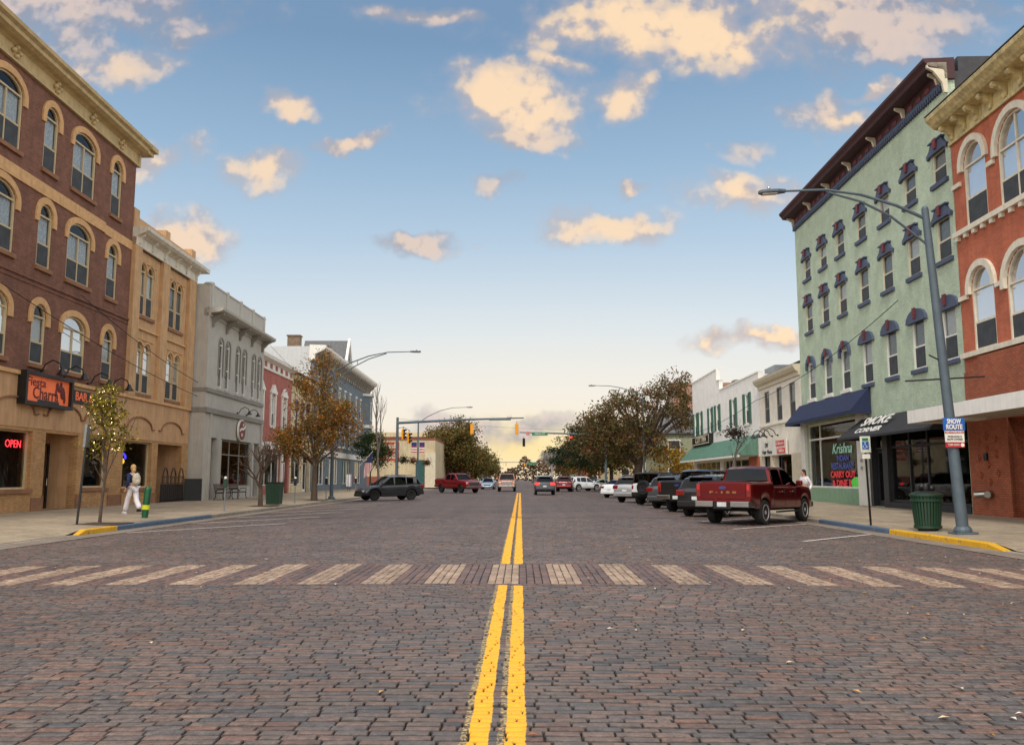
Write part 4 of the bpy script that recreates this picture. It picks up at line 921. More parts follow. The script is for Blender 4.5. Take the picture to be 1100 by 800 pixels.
# awnings
def awning(B, x0, x1, zt, zb, p, mat, name='awning', val=.16, ends=True):
    k = MB(); k.prism([(-.02, zt), (-.1, zt), (-p, zb + val), (-p, zb), (-p + .04, zb), (-p + .04, zb + val - .03), (-.1, zt - .06), (-.02, zt - .06)], 'x', x0, x1)
    if ends:
        for x in (x0 - .0, x1 - .02): k.prism([(-.03, zt - .01), (-p, zb + val), (-p, zb), (-.03, zb)], 'x', x + .002, x + .018)
    return k.build(name, mat, B)
m_navy = pm('navy_canvas', (32, 42, 74), .85, var=.1, scale=2, streak=.08); m_bkc = pm('black_canvas', (44, 44, 48), .85, var=.12, streak=.1); m_gaw = pm('green_awning', (88, 126, 108), .6, var=.12, scale=2, streak=.15)
awning(B, -.1, 10.5, 5.72, 4.5, 1.0, m_navy); 
awning(B, 9.55, 19.3, 4.3, 3.25, 1.35, m_bkc, val=.1)
e = empty('awning_lettering', (12.75, -.82, 3.86), 0, parent=B); e.rotation_euler = (math.atan2(1.25, .95) - math.pi / 2 + 0.0, 0, 0)
text('word', 'SMOKE', .62, (0, -.03, .16), m_white, e, width=3.3, shear=.4, bold=.014); text('word', 'CORNER', .34, (-.25, -.03, -.33), m_white, e, width=2.9, shear=.4, bold=.01)
# ---- orange building (nearest on the right)
m_orb = brickmat('orange_brick', (188, 106, 76), (176, 95, 68), (184, 114, 86), bw=.21, bh=.075, mort=.005, dirt=.12, bump=.003)
m_rbr = brickmat('dark_red_brick', (172, 98, 68), (154, 84, 58), (112, 68, 50), dirt=.1, bh=.08)
m_wtr = pm('cream_white_trim', (222, 214, 194), .6, var=.08, streak=.1); m_gold = pm('buff_cornice', (204, 186, 134), .6, var=.2, scale=3, streak=.3)
YO = 31.38; WO = 20
B = building('orange_building', 1, YO, 0, 'orange brick building with white arched windows and heavy buff cornice at the right edge')
specs = []
cx = 1.55; alt = 0
for z0, h in ((6.0, 2.95), (10.55, 3.0)):
    for c, ww in ((29.82, 1.5), (27.2, 2.1), (24.0, 2.1), (21.2, 1.5), (18.3, 2.1)): specs.append((YO - c, ww, z0, h))
holes = [opening('round', ww, h, dx=c, dz=z0) for c, ww, z0, h in specs]
holes += [[(2.6, .2), (9.5, .2), (9.5, 3.5), (2.6, 3.5)], [(12, .2), (18, .2), (18, 3.5), (12, 3.5)]]
shell(B, WO, 14.4, m_orb, holes, floors=(5.1, 9.8), D=18, roofh=14.3)
for c, ww, z0, h in specs: window(B, c, z0, 'round', ww, h, 0, 'o', m_wtr, pm('pale_lilac_reflection', (196, 192, 204), .8, var=.05), .5, None, m_wtr, (.24, .12, .12), centre=ww > 1.6)  # lilac blind colour imitates the reflection in the upper sashes
k = MB().box(0, WO, -.16, -.002, 5.82, 6.0).box(0, WO, -.16, -.002, 10.36, 10.55)
for i in range(34): k.box(.12 + i * .6, .3 + i * .6, -.13, -.002, 10.2, 10.36)
k.build('belt_course', m_wtr, B)
k = MB()
for z0 in (7.95, 12.2):
    xs_ = [0] + sum([[c - ww / 2 - .2, c + ww / 2 + .2] for c, ww, zz, h in specs if abs(zz - (6.0 if z0 < 10 else 10.55)) < .1], [])
    for a, b_ in zip(xs_[::2], xs_[1::2]):
        if b_ > a: k.box(a, b_, -.1, -.002, z0, z0 + .16)
k.build('impost', m_wtr, B)
k = MB().box(0, WO, -.06, -.002, 4.2, 5.3).box(.7, WO, -.11, -.061, 4.2, 5.55).box(1.2, WO, -.15, -.111, 4.2, 5.75); k.build('brick_band', m_rbr, B)
k = MB(); k.box(.0, 2.6, -.05, .0, .1, 4.2); k.box(9.5, 12, -.05, 0, .1, 4.2); k.box(2.55, 2.6, 0, 2.2, .1, 3.55); build_each(k, 'brick_pier', m_rbr, B)
k = MB()
for px_, pz_ in ((.75, 2.75), (1.25, 2.95), (1.85, 2.8), (1.25, 2.5), (.7, 2.2), (1.3, 1.95), (1.85, 2.3), (.75, 1.6), (1.9, 1.65), (1.35, 1.35)):
    k.box(px_ - .13, px_ + .13, -.1, -.05, pz_ - .04, pz_ + .04); k.box(px_ - .05, px_ + .05, -.12, -.05, pz_ - .12, pz_ + .12)
build_each(k, 'brick_pattern', m_rbr, B, group=2)
k = MB().tube([(1.35, -.05, .95), (1.2, -.28, .93), (1.0, -.42, .9)], [.13, .11, .13], 12).tube([(1.35, -.05, .95), (1.55, -.3, .93)], [.13, .12], 12); k.build('standpipe', m_steel, B, smooth=50)
k = MB().box(1.1, 1.3, -.12, -.05, 2.1, 2.35); k.build('wall_box', m_black, B)
shopwin(B, 2.65, 9.45, .6, 3.5, m_steel, mull=(4.9, 7.2), y=1.8); k = MB().box(2.6, 9.5, 1.7, 1.9, .15, .6).box(2.6, 9.5, .3, 5.5, 3.5, 3.6).box(9.45, 9.55, .3, 1.9, .1, 3.5); k.build('bulkhead', m_rbr, B)
shoproom(B, 2.7, 9.4, .2, 3.3, seed=31, y1=7, ywall=1.95); shopwin(B, 12, 18, .6, 3.5, m_steel, mull=(14, 16)); MB().box(12, 18, -.03, .3, .1, .6).build('bulkhead', m_rbr, B); shoproom(B, 12, 18, .2, 3.3, seed=33)
# canopy
k = MB().box(.05, WO, -2.12, -.16, 3.5, 3.62); k.build('canopy_soffit', pm('canopy_soffit', (176, 166, 148), .7, var=.15), B)
k = MB().box(.0, WO, -2.2, -2.125, 3.46, 3.92).box(.0, .048, -2.12, -.16, 3.46, 3.92); k.build('canopy', pm('canopy_white', (240, 238, 232), .5, var=.04, streak=.05), B); MB().box(.05, WO, -2.12, -.16, 3.8, 3.86).build('canopy_top', m_roof, B)
k = MB().box(2.2, 2.8, -1.4, -.8, 3.42, 3.5); k.build('canopy_light', m_white, B)
# cornice
k = moulding(WO, [(0, 13.95), (-.1, 13.95), (-.12, 14.06), (-.08, 14.1), (-.08, 14.55), (-.6, 14.62), (-.72, 14.72), (-.78, 14.8), (-.9, 14.92), (-.93, 15.06), (.35, 15.1), (.35, 13.95)], ends=.0); k.build('cornice', m_gold, B)
k = MB()
for i in range(22):
    x = .35 + i * .92; k.prism([(-.08, 14.08), (-.16, 14.06), (-.2, 14.16), (-.17, 14.24), (-.26, 14.3), (-.36, 14.4), (-.5, 14.42), (-.56, 14.5), (-.56, 14.61), (-.08, 14.61)], 'x', x - .1, x + .1)
build_each(k, 'bracket', m_gold, B, bevel=.02)
MB().box(-.02, WO, -.95, .36, 15.102, 15.125).build('cornice_flashing', m_roof, B)

# ---- cream building with three windows
m_cr = brickmat('cream_painted_brick', (234, 228, 214), (228, 222, 207), (218, 212, 198), mort=.005, dirt=.07, bump=.004)
YK = 60.35; WK = 9.5
B = building('cream_building', 1, YK, 0, 'low cream shop building with three tall windows between the green and white ones')
wy = (58.4, 55.45, 52.6)
shell(B, WK, 7.75, m_cr, [opening('rect', 1.2, 2.15, dx=YK - Y, dz=5.18) for Y in wy] + [[(.6, .2), (2.6, .2), (2.6, 2.95), (.6, 2.95)], [(3.2, .2), (7.2, .2), (7.2, 2.95), (3.2, 2.95)]], floors=(4.4,), D=16, roofh=7.4)
for Y in wy: window(B, YK - Y, 5.18, 'rect', 1.2, 2.15, 0, 'k', m_greyd, m_greyblind, .55, None, centre=False)
k = MB().box(0, WK, -.08, -.002, 4.95, 5.1); k.build('belt_course', m_cr, B)
k = moulding(WK, [(0, 7.6), (-.1, 7.6), (-.12, 7.8), (-.3, 7.9), (-.42, 8.1), (-.45, 8.25), (.3, 8.3), (.3, 7.6)], ends=0); k.build('cornice', m_cream, B); MB().box(.0, WK, .31, 6, 7.76, 8.6).build('roof_edge', m_dark, B)
k = MB().box(.0, .55, -.1, -.002, .1, 3.0).box(2.65, 3.15, -.1, -.002, .1, 3.0).box(7.3, 9.5, -.06, -.002, .1, 3.0); build_each(k, 'pilaster', m_cream, B)
shopwin(B, .6, 2.6, .7, 2.95, m_char); MB().box(.6, 2.6, -.03, .3, .1, .69).build('bulkhead', m_rbr, B); door(B, 3.3, 4.4, .22, 2.6, m_red, y=.5); shopwin(B, 4.5, 7.2, .6, 2.95, m_char); MB().box(4.5, 7.2, -.03, .3, .1, .59).build('bulkhead', m_char, B); shoproom(B, .4, 7.5, .2, 3.0, seed=41, mat=pm('dark_shop_wall', (52, 46, 42)))
e = sign_at('shop_sign', 1, 56.7, 3.45, .09, 'wide white shop sign with black words and two red plates on the cream building', 'sign')
MB().box(-3.0, 3.0, -.07, 0, -.48, .5).build('board', m_white, e); text('lettering', 'DW', .4, (-1.6, -.075, .2), m_black, e, width=.8, bold=.02); text('lettering', 'Hair Place', .34, (-1.5, -.075, -.25), m_black, e, width=2.4, bold=.015)
m_rp = pm('red_plate', (214, 60, 54), .5); MB().box(.7, 2.6, -.09, -.07, .06, .42).box(.9, 2.7, -.09, -.07, -.4, -.06).build('red_plate', m_rp, e)
text('lettering', 'Citizen', .3, (1.65, -.095, .24), m_white, e, width=1.6); text('lettering', 'Tables', .3, (1.8, -.095, -.23), m_white, e, width=1.5)
for i, Y in enumerate((58.6, 57.2, 55.9)): lamp_goose(1, Y, 4.25, .05, 'black gooseneck lamp above the white shop sign, %s of three' % ('farthest', 'middle', 'nearest')[i], 'gooseneck lamps on the cream shop', 1.1)

# ---- white building with green shutters
YW = 85.9; WW = 25.5
m_wb = brickmat('white_painted_brick', (240, 238, 233), (234, 232, 227), (226, 224, 219), mort=.005, dirt=.06, bump=.004); m_shut = pm('green_shutter', (66, 104, 90), .6, var=.1)
B = building('white_building', 1, YW, 0, 'long white two storey building with green shutters and a stepped parapet')
wy = (84.4, 82.0, 77.2, 74.2, 68.2, 63.8)
out = [(0, -.1), (WW, -.1), (WW, 8.9), (12.6, 8.9), (12.6, 9.8), (11.5, 9.8), (11.5, 10.85), (0, 10.85)]
k = MB(); wall_slab(k, out, [opening('rect', 1.15, 2.2, dx=YW - Y, dz=5.5) for Y in wy] + [[(1, .2), (12, .2), (12, 2.95), (1, 2.95)], [(13, .2), (22, .2), (22, 2.95), (13, 2.95)]], 0, .3); k.build('wall', m_wb, B)
k = MB().box(0, .25, .3, 16, -.1, 8.8).box(WW - .25, WW, .3, 16, -.1, 8.8).box(.25, WW - .25, 15.7, 16, -.1, 8.8); k.build('side_wall', m_wb, B); MB().box(.25, WW - .25, .3, 15.7, 8.0, 8.2).build('roof', m_roof, B); MB().box(.25, WW - .25, 2.4, 2.5, .2, 8).box(.25, WW - .25, .3, 2.4, 4.2, 4.4).build('interior', m_dark, B)
for Y in wy:
    window(B, YW - Y, 5.5, 'rect', 1.15, 2.2, 0, 'w', m_white, m_blind, .6, m_white, centre=False)
    for s in (-1, 1):
        k = MB(); x0 = YW - Y + s * .9 - .28; k.ring([(x0, 5.45), (x0 + .56, 5.45), (x0 + .56, 7.75), (x0, 7.75)], [(x0 + .07, 5.55), (x0 + .49, 5.55), (x0 + .49, 7.65), (x0 + .07, 7.65)], -.09, -.004)
        for i in range(14): k.prism([(-.075, 5.56 + i * .15), (-.03, 5.66 + i * .15), (-.02, 5.66 + i * .15), (-.065, 5.56 + i * .15)], 'x', x0 + .07, x0 + .49)
        k.build('shutter', m_shut, B)
k = MB().box(-.05, 11.5, -.06, .36, 10.85, 10.95).box(12.6, WW, -.06, .36, 8.9, 9.0).box(11.5, 12.65, -.06, .36, 9.8, 9.9); k.build('coping', m_white, B)
k = MB().box(16, 19, 3, 5, 8.2, 10.3); k.build('rooftop_unit', pm('galvanised', (150, 156, 160), .4, .6), B); MB().box(12.8, 14, 1, 2, 8.2, 9.7).build('vent', m_greyd, B)
awning(B, .1, WW - .6, 4.55, 3.1, 1.4, m_gaw, val=.08)
k = MB()
for i in range(40): x = .3 + i * .63; k.prism([(-.1, 4.58), (-1.4, 3.21), (-1.4, 3.18), (-.1, 4.55)], 'x', x, x + .04)
k.build('awning_seam', m_gaw, B); MB().box(.1, WW - .6, -1.44, -1.36, 2.96, 3.12).build('awning_fascia', m_white, B)
shopwin(B, 1, 12, .6, 2.95, m_cream, mull=(3.2, 5.4, 7.6, 9.8)); shopwin(B, 13, 22, .6, 2.95, m_cream, mull=(15, 17, 19)); MB().box(1, 12, -.02, .3, .1, .59).box(13, 22, -.02, .3, .1, .59).build('bulkhead', m_rbr, B); MB().box(22.2, 25.4, -.05, -.002, .1, 3.0).build('brick_pier', m_orb, B); MB().box(.5, 23, 2.35, 2.39, .2, 3).build('shop_interior', m_int, B)
e = sign_at('shop_sign', 1, 80.5, 4.98, .05, 'long black sign board with pale letters above the green awning', 'sign')
MB().box(-4.2, 4.2, -.35, 0, -.48, .48).build('board', m_black, e); text('lettering', 'COTTMA', .75, (.3, -.36, 0), m_cream, e, width=5.2, bold=.015); MB().ring([(-4.1, -.4), (4.1, -.4), (4.1, .4), (-4.1, .4)], [(-4.0, -.32), (4.0, -.32), (4.0, .32), (-4.0, .32)], -.37, -.352).build('border', m_cream, e)

# ---- houses and buildings beyond
def house(name, x0, x1, y0, y1, eave, ridge, wm, rm, label, wins=(), axis='x', cat='house', chim=None):
    e = empty(name, ((x0 + x1) / 2, (y0 + y1) / 2, 0), 0, label, cat); hx = (x1 - x0) / 2; hy = (y1 - y0) / 2
    k = MB().box(-hx, hx, -hy, hy, -.3, eave)
    if axis == 'y': k.prism([(-hx, eave), (hx, eave), (0, ridge)], 'y', -hy + .001, hy - .001)
    if axis == 'x': k.prism([(-hy, eave), (hy, eave), (0, ridge)], 'x', -hx + .001, hx - .001)
    k.build('wall', wm, e)
    if ridge > eave:
        o_ = .4; k = MB()
        if axis == 'x':
            sl = (ridge - eave) / hy
            for s in (-1, 1): k.prism([(s * (hy + o_), eave - sl * o_ + .02), (s * (hy + o_), eave - sl * o_ + .22), (0, ridge + .22), (0, ridge + .02)], 'x', -hx - o_, hx + o_)
        else:
            sl = (ridge - eave) / hx
            for s in (-1, 1): k.prism([(s * (hx + o_), eave - sl * o_ + .02), (s * (hx + o_), eave - sl * o_ + .22), (0, ridge + .22), (0, ridge + .02)], 'y', -hy - o_, hy + o_)
        k.build('roof', rm, e)
    for wx_, wz, ww, wh in wins:     # windows on the face towards the camera, real recesses of frame and pane
        k = MB().ring([(wx_ - ww / 2 - .12, wz - .12), (wx_ + ww / 2 + .12, wz - .12), (wx_ + ww / 2 + .12, wz + wh + .12), (wx_ - ww / 2 - .12, wz + wh + .12)], [(wx_ - ww / 2, wz), (wx_ + ww / 2, wz), (wx_ + ww / 2, wz + wh), (wx_ - ww / 2, wz + wh)], -hy - .1, -hy + .02); k.box(wx_ - ww / 2, wx_ + ww / 2, -hy - .07, -hy - .02, wz + wh / 2 - .04, wz + wh / 2 + .04)
        f_ = k.build('window', m_white, e); MB().box(wx_ - ww / 2 + .001, wx_ + ww / 2 - .001, -hy - .04, -hy - .01, wz, wz + wh).build('pane', pm('dark_pane', (50, 54, 58), .15), f_)
    return e
m_olive = pm('olive_siding', (140, 142, 116), .8, var=.08, streak=.08); m_beige = pm('beige_wall', (196, 180, 146), .85, var=.12, scale=.6, streak=.15); m_brk = brickmat('far_brick', (140, 76, 60), (124, 66, 54), (140, 100, 84), dirt=.1)
house('olive_house', 16.6, 27, 103, 114, 6.9, 9.6, m_olive, m_slate, 'olive green sided house with a grey roof behind the oak, left of the white building', wins=((-3.4, 3.9, 1.3, 2.0), (-3.4, .9, 1.3, 2.0), (-.5, 3.9, 1.3, 2.0), (2.5, 3.9, 1.3, 2.0)))
house('brown_roof_house', 22, 42, 118, 130, 9, 15, m_beige, pm('brown_roof', (128, 96, 78), .9, var=.15), 'tall house with a brown roof rising behind the oak tree')
bb = house('beige_building', -28, -13.0, 131, 150, 7.2, 7.2, m_beige, m_slate, 'beige side wall of a low building beyond the cross street, with red painted panels', cat='building')
k = MB().box(-7.52, 7.55, -9.55, 9.55, 7.2, 7.5); k.build('coping', m_brk, bb)
k = MB().box(-7.4, 7.4, -9.6, -9.5, 0, 1.7); k.build('brick_base', m_brk, bb)
k = MB().box(-.9, 2.0, -9.56, -9.5, 5.7, 6.9).box(-.9, 2.0, -9.56, -9.5, 4.1, 5.4); o = k.build('painted_sign', pm('faded_red_paint', (176, 72, 56), .8, var=.25, scale=1.5), bb)
text('lettering', 'Fresh', 1.0, (.55, -9.58, 6.3), m_cream, bb, width=2.4, bold=.03); text('lettering', 'Foods', 1.0, (.55, -9.58, 4.75), m_cream, bb, width=2.4, bold=.03)
k = MB().box(6.0, 7.6, -9.75, -9.5, 0, 5.2); k.build('corner_trim', m_cream, bb); MB().box(4.6, 5.9, -9.7, -9.5, 0, 4.2).build('door', pm('teal_door', (40, 84, 82), .5), bb)
far = house('brick_block', -46, -12.5, 165, 190, 9.3, 9.3, m_brk, m_slate, 'long dark red brick block with a pale roof band far behind the traffic signal pole', cat='building')
k = MB().box(-16.9, 16.9, -12.7, 12.6, 9.3, 10.2).box(-16.9, 16.9, -12.75, -12.5, 8.0, 8.5); k.build('roof_band', m_beige, far)
house('red_brick_shop', -16.5, -9.5, 153, 164, 6.0, 7.6, m_brk, m_slate, 'small red brick shop end wall left of the big roadside tree', wins=((0, 1.0, 1.5, 2.0),))
for i, (x0, x1, y0, h, mm, lb) in enumerate([(14, 24, 140, 6.5, m_beige, 'beige house hidden behind the dark trunk of the oak'), (12, 22, 175, 6, m_brk, 'brick house far up the right side of the street'), (13, 21, 215, 6.5, m_olive, 'green grey house far up the right side, beyond the brick one'), (-22, -12, 200, 6, m_olive, 'grey green house far up the left side of the street'), (-24, -12, 240, 7, m_beige, 'beige house farthest up the left side')]):
    house('far_house', x0, x1, y0, y0 + 11, h, h + 3, mm, m_slate, lb, wins=((-2, 1, 1.2, 1.8), (1.5, 1, 1.2, 1.8), (-2, 4, 1.2, 1.6), (1.5, 4, 1.2, 1.6)), axis='y')

# ------------------------------------------------------------------ vehicles
def ip(tab, x):
    if x <= tab[0][0]: return tab[0][1]
    for (a, va), (b, vb) in zip(tab, tab[1:]):
        if x <= b: t = (x - a) / (b - a); t = t * t * (3 - 2 * t) if len(tab) > 6 else t; return va + (vb - va) * t
    return tab[-1][1]
m_tyre = pm('tyre_rubber', (26, 26, 27), .85, bump=.002); m_rim = pm('alloy', (205, 205, 208), .45, .7); m_rimd = pm('dark_alloy', (40, 40, 42), .4, .6); m_cglass = glassmat('car_glass', (.05, .055, .06), .01, .42); m_under = pm('underbody', (14, 14, 15), .9)
m_chrome = pm('chrome', (150, 150, 152), .22, 1, var=.04); m_tail = pm('tail_lens', (120, 10, 12), .2, coat=.6); m_tailon = pm('tail_lit', (255, 40, 30), .3, emit=2.5); m_headl = pm('head_lens', (190, 196, 200), .12, coat=.8); m_plate = pm('plate_white', (200, 204, 206), .5); m_trim = pm('black_trim', (18, 18, 20), .55)
m_amber = pm('amber_lens', (200, 90, 20), .3)
m_seat = pm('seat_cloth', (40, 38, 36), .9)
def paint(name, c, metal=.3): return pm('paint_' + name, c, .3, .65 if 'red' in name or 'wine' in name else metal, var=.05, scale=1, coat=.45 if 'red' in name or 'wine' in name else .8)
SPECS = {
 'pickup': dict(L=5.9, hw=1.0, ax=(-1.78, 1.9), wr=.415, ww=.28, sill=.52, top=[(-2.95, 1.40), (-2.9, 1.43), (-1.05, 1.44), (-.9, 1.30), (1.15, 1.27), (1.25, 1.31), (2.5, 1.24), (2.85, 1.14), (2.95, 1.0)], wd=[(-2.95, .96), (-2.8, .995), (2.2, 1.0), (2.75, .94), (2.95, .84)],
   bot=[(-2.95, .78), (-2.6, .55), (2.6, .5), (2.95, .48)], roof=[(-1.08, 1.32), (-.98, 1.86), (-.7, 1.95), (.35, 1.94), (.6, 1.88), (1.35, 1.3)], belt=1.3, pil=((-.98, -.86), (-.12, .0)), ht=.76, back=1.44),
 'suv': dict(L=4.55, hw=.92, ax=(-1.33, 1.37), wr=.365, ww=.24, sill=.36, top=[(-2.27, .98), (-2.15, 1.12), (-1.6, 1.10), (0, 1.03), (1.0, 1.0), (1.6, .93), (2.1, .8), (2.27, .6)], wd=[(-2.27, .8), (-2.0, .9), (1.4, .92), (2.0, .84), (2.27, .62)],
   bot=[(-2.27, .5), (-2.0, .34), (1.9, .3), (2.27, .34)], roof=[(-2.12, 1.1), (-1.85, 1.52), (-1.5, 1.63), (-.4, 1.69), (.2, 1.64), (1.12, .98)], belt=1.04, pil=((-1.75, -1.5), (-1.0, -.93), (-.12, -.03)), ht=.68, back=1.1),
 'sedan': dict(L=4.7, hw=.9, ax=(-1.38, 1.4), wr=.335, ww=.22, sill=.28, top=[(-2.35, .85), (-2.2, 1.02), (-1.6, 1.03), (0, .93), (1.0, .92), (1.7, .84), (2.2, .7), (2.35, .5)], wd=[(-2.35, .72), (-2.0, .87), (1.4, .9), (2.05, .8), (2.35, .55)],
   bot=[(-2.35, .42), (-2.0, .25), (2.0, .22), (2.35, .28)], roof=[(-1.95, 1.0), (-1.1, 1.36), (-.5, 1.45), (.1, 1.42), (1.15, .92)], belt=.95, pil=((-1.2, -1.1), (-.1, -.02)), ht=.62, back=1.0),
 'boxy': dict(L=4.6, hw=.95, ax=(-1.3, 1.5), wr=.42, ww=.28, sill=.5, top=[(-2.1, 1.2), (-2.05, 1.24), (1.0, 1.22), (1.1, 1.22), (2.1, 1.18), (2.25, 1.05), (2.3, .9)], wd=[(-2.1, .9), (-1.9, .94), (2.0, .94), (2.3, .85)],
   bot=[(-2.1, .6), (-1.8, .48), (2.1, .48), (2.3, .5)], roof=[(-2.05, 1.22), (-1.98, 1.78), (-1.7, 1.86), (.5, 1.86), (.72, 1.8), (1.05, 1.2)], belt=1.22, pil=((-2.0, -1.88), (-.9, -.8), (.0, .1)), ht=.82, back=1.22),
}
WH = {}
def wheel(parent, x, s, wr, ww, hw, rimm):
    key = (wr, ww, rimm.name)
    if key not in WH:
        rot = Matrix.Rotation(math.pi / 2, 4, 'X')
        t = MB().lathe([(wr * .64, -ww / 2 + .02), (wr * .7, -ww / 2), (wr * .94, -ww / 2 + .01), (wr, -ww / 2 + .05), (wr, ww / 2 - .05), (wr * .94, ww / 2 - .01), (wr * .7, ww / 2), (wr * .64, ww / 2 - .02)], 28).xf(rot).mesh('tyre', m_tyre, 50)
        r = MB(); 
        ri = wr * .66; lo = [(ri * math.cos(a * math.pi / 14), ri * math.sin(a * math.pi / 14)) for a in range(28)]; li = [(p * .88, q * .88) for p, q in lo]; r.ring(lo, li, -ww / 2 + .0, -ww / 2 + .16)
        for a in range(6):
            c, s_ = math.cos(a * math.pi / 3 + .3), math.sin(a * math.pi / 3 + .3); P = lambda u, v: (u * c - v * s_, u * s_ + v * c)
            r.prism([P(.04, -.035), P(ri * .9, -.05), P(ri * .9, .05), P(.04, .035)], 'y', -ww / 2 + .025, -ww / 2 + .06)
        r.prism([(.07 * math.cos(a * math.pi / 6), .07 * math.sin(a * math.pi / 6)) for a in range(12)], 'y', -ww / 2 + .01, -ww / 2 + .07)
        h = MB().prism([(p * .9, q * .9) for p, q in lo], 'y', -ww / 2 + .1, ww / 2 - .03).mesh('brake_disc', m_rimd)
        WH[key] = (t, r.mesh('rim', rimm), h)
    t, r, h = WH[key]
    e = empty('wheel', (x, s * (hw - ww / 2 - .01), wr), parent=parent); e.rotation_euler.z = 0 if s < 0 else math.pi
    inst('tyre', t, e); inst('rim', r, e); inst('brake_disc', h, e)
def car(kind, name, label, cat, x, y, rz, pt, group=None, rim=None, brake=False, dark=None, extra=None, roofm=None, cladd=False):
    S = SPECS[kind]; z = gz(x) + .006; e = empty(name, (x, y, z), rz, label, cat, group); rim = rim or m_rim; hw = S['hw']; L = S['L']; xs0 = S['top'][0][0]; xs1 = S['top'][-1][0]
    xs = set(lin(xs0, xs1, 44))
    for a in S['ax']: xs |= set(a + (S['wr'] + .09) * math.cos(math.pi * i / 14) for i in range(15))
    xs |= {p[0] for p in S['top']}; xs = sorted(q for q in xs if xs0 <= q <= xs1)
    def sl(q):
        b_ = max(ip(S['bot'], q), S['sill'] * 1.0); r = S['wr'] + .09
        for a in S['ax']:
            if abs(q - a) <= r: b_ = max(b_, S['wr'] + math.sqrt(max(0, r * r - (q - a) ** 2)))
        return b_
    def ring(q):
        w_ = ip(S['wd'], q); t = ip(S['top'], q); b0 = ip(S['bot'], q) * .85; s_ = sl(q); s_ = min(s_, t - .12); m = s_ + (t - s_) * .45
        endf = min(1, (q - xs0) / .15, (xs1 - q) / .2); cr = .02 + .03 * endf
        return [(0, b0), (w_ - .3, b0), (w_ - .3, s_), (w_ - .035, s_), (w_ - .004, s_ + .05), (w_, m), (w_ - .012, t - (t - s_) * .3), (w_ - .03, t - .1), (w_ - .055, t - .035), (w_ - .11, t), (w_ * .5, t + cr * .7), (0, t + cr)]
    rg = [ring(q) for q in xs]; m = len(rg[0]); B_ = MB(); D_ = MB()
    for s in (1, -1):
        o = len(B_.v)
        for q, r in zip(xs, rg): B_.v += [(q, s * a, b_) for a, b_ in r]; 
        D_.v += [(q, s * a, b_) for q, r in zip(xs, rg) for a, b_ in r]
        for i in range(len(xs) - 1):
            for j in range(m - 1):
                f = (o + i * m + j, o + i * m + j + 1, o + (i + 1) * m + j + 1, o + (i + 1) * m + j)
                (D_ if j < 3 else B_).f.append(f if s > 0 else f[::-1])
        for i, fl in ((0, 1), (len(xs) - 1, 0)): 
            B_.f.append(tuple(o + i * m + j for j in range(m)))
    def cleanbuild(k, nm, mt, sm):
        used = sorted({i for f in k.f for i in f}); mp = {a: b_ for b_, a in enumerate(used)}; q = MB(); q.v = [k.v[i] for i in used]; q.f = [tuple(mp[i] for i in f) for f in k.f]
        me = q.mesh(nm, mt, False, fix=False); bm = bmesh.new(); bm.from_mesh(me); bmesh.ops.remove_doubles(bm, verts=bm.verts, dist=.0005); bmesh.ops.recalc_face_normals(bm, faces=bm.faces); bm.to_mesh(me); bm.free()
        me.polygons.foreach_set('use_smooth', [True] * len(me.polygons)); me.set_sharp_from_angle(angle=R(sm)); o = bpy.data.objects.new(nm, me); COL.objects.link(o); o.parent = e; return o
    cleanbuild(B_, 'body', pt, 38); cleanbuild(D_, 'underbody', m_under, 30)
    # cabin
    rf = S['roof']; a0, a1 = rf[0][0], rf[-1][0]; cx = sorted(set(lin(a0, a1, 60)) | {p for q in S['pil'] for p in q} | {p[0] for p in rf})
    rmax = max(p[1] for p in rf); G_ = MB(); P_ = MB(); wb = hw * .93; wt = S['ht']
    def rz_(q):
        for (a, va), (b_, vb) in zip(rf, rf[1:]):
            if q <= b_: return va + (vb - va) * (q - a) / (b_ - a)
        return rf[-1][1]
    def cring(q):
        r = rz_(q); bl = min(ip(S['top'], q), S['belt'] + .06) - .02; r = max(r, bl + .012); yw = lambda z_: wb + (wt - wb) * max(0, (z_ - bl)) / (rmax - bl)
        z1 = bl + (r - bl) * .12 if r - bl < .3 else bl + .05; z2 = max(z1 + .001, r - min(.09, (r - bl) * .35))
        return [(yw(bl), bl), (yw(z1), z1), (yw(z2), z2), (yw(r) - .035, r - .012), (yw(r) - .1, r + .004), (0, r + .03)], r, bl
    cr = [cring(q) for q in cx]; m2 = 6
    for s in (1, -1):
        vs = [(q, s * a, b_) for q, c in zip(cx, cr) for a, b_ in c[0]]; fg = []; fp = []
        for i in range(len(cx) - 1):
            r0, r1 = cr[i][1], cr[i + 1][1]; xm = (cx[i] + cx[i + 1]) / 2; slope = abs(r1 - r0) / (cx[i + 1] - cx[i]); inp = any(a <= xm <= b_ for a, b_ in S['pil']); 
            for j in range(m2 - 1):
                f = (i * m2 + j, i * m2 + j + 1, (i + 1) * m2 + j + 1, (i + 1) * m2 + j)
                if j == 0: g = False
                elif j == 1: g = (not inp) and min(r0, r1) - cr[i][2] > .16
                elif j in (2, 3): g = False
                else: g = slope > .42
                (fg if g else fp).append(f if s > 0 else f[::-1])
        G_.add(vs, fg); P_.add(vs, fp)
    cleanbuild(P_, 'cabin', roofm or pt, 35); cleanbuild(G_, 'windows', m_cglass, 35)
    # seats and dash inside
    k = MB(); bl = S['belt']
    for sx in (.1, -.75 if kind != 'pickup' else -.7):
        for s in (-1, 1): k.box(sx - .12, sx + .06, s * .38 - .24, s * .38 + .24, .6, bl + .22); k.box(sx - .1, sx, s * .38 - .12, s * .38 + .12, bl + .24, bl + .42)
    k.build('seats', m_seat, e, bevel=.03)
    for a in S['ax']:
        for s in (-1, 1): wheel(e, a, s, S['wr'], S['ww'], hw, rim)
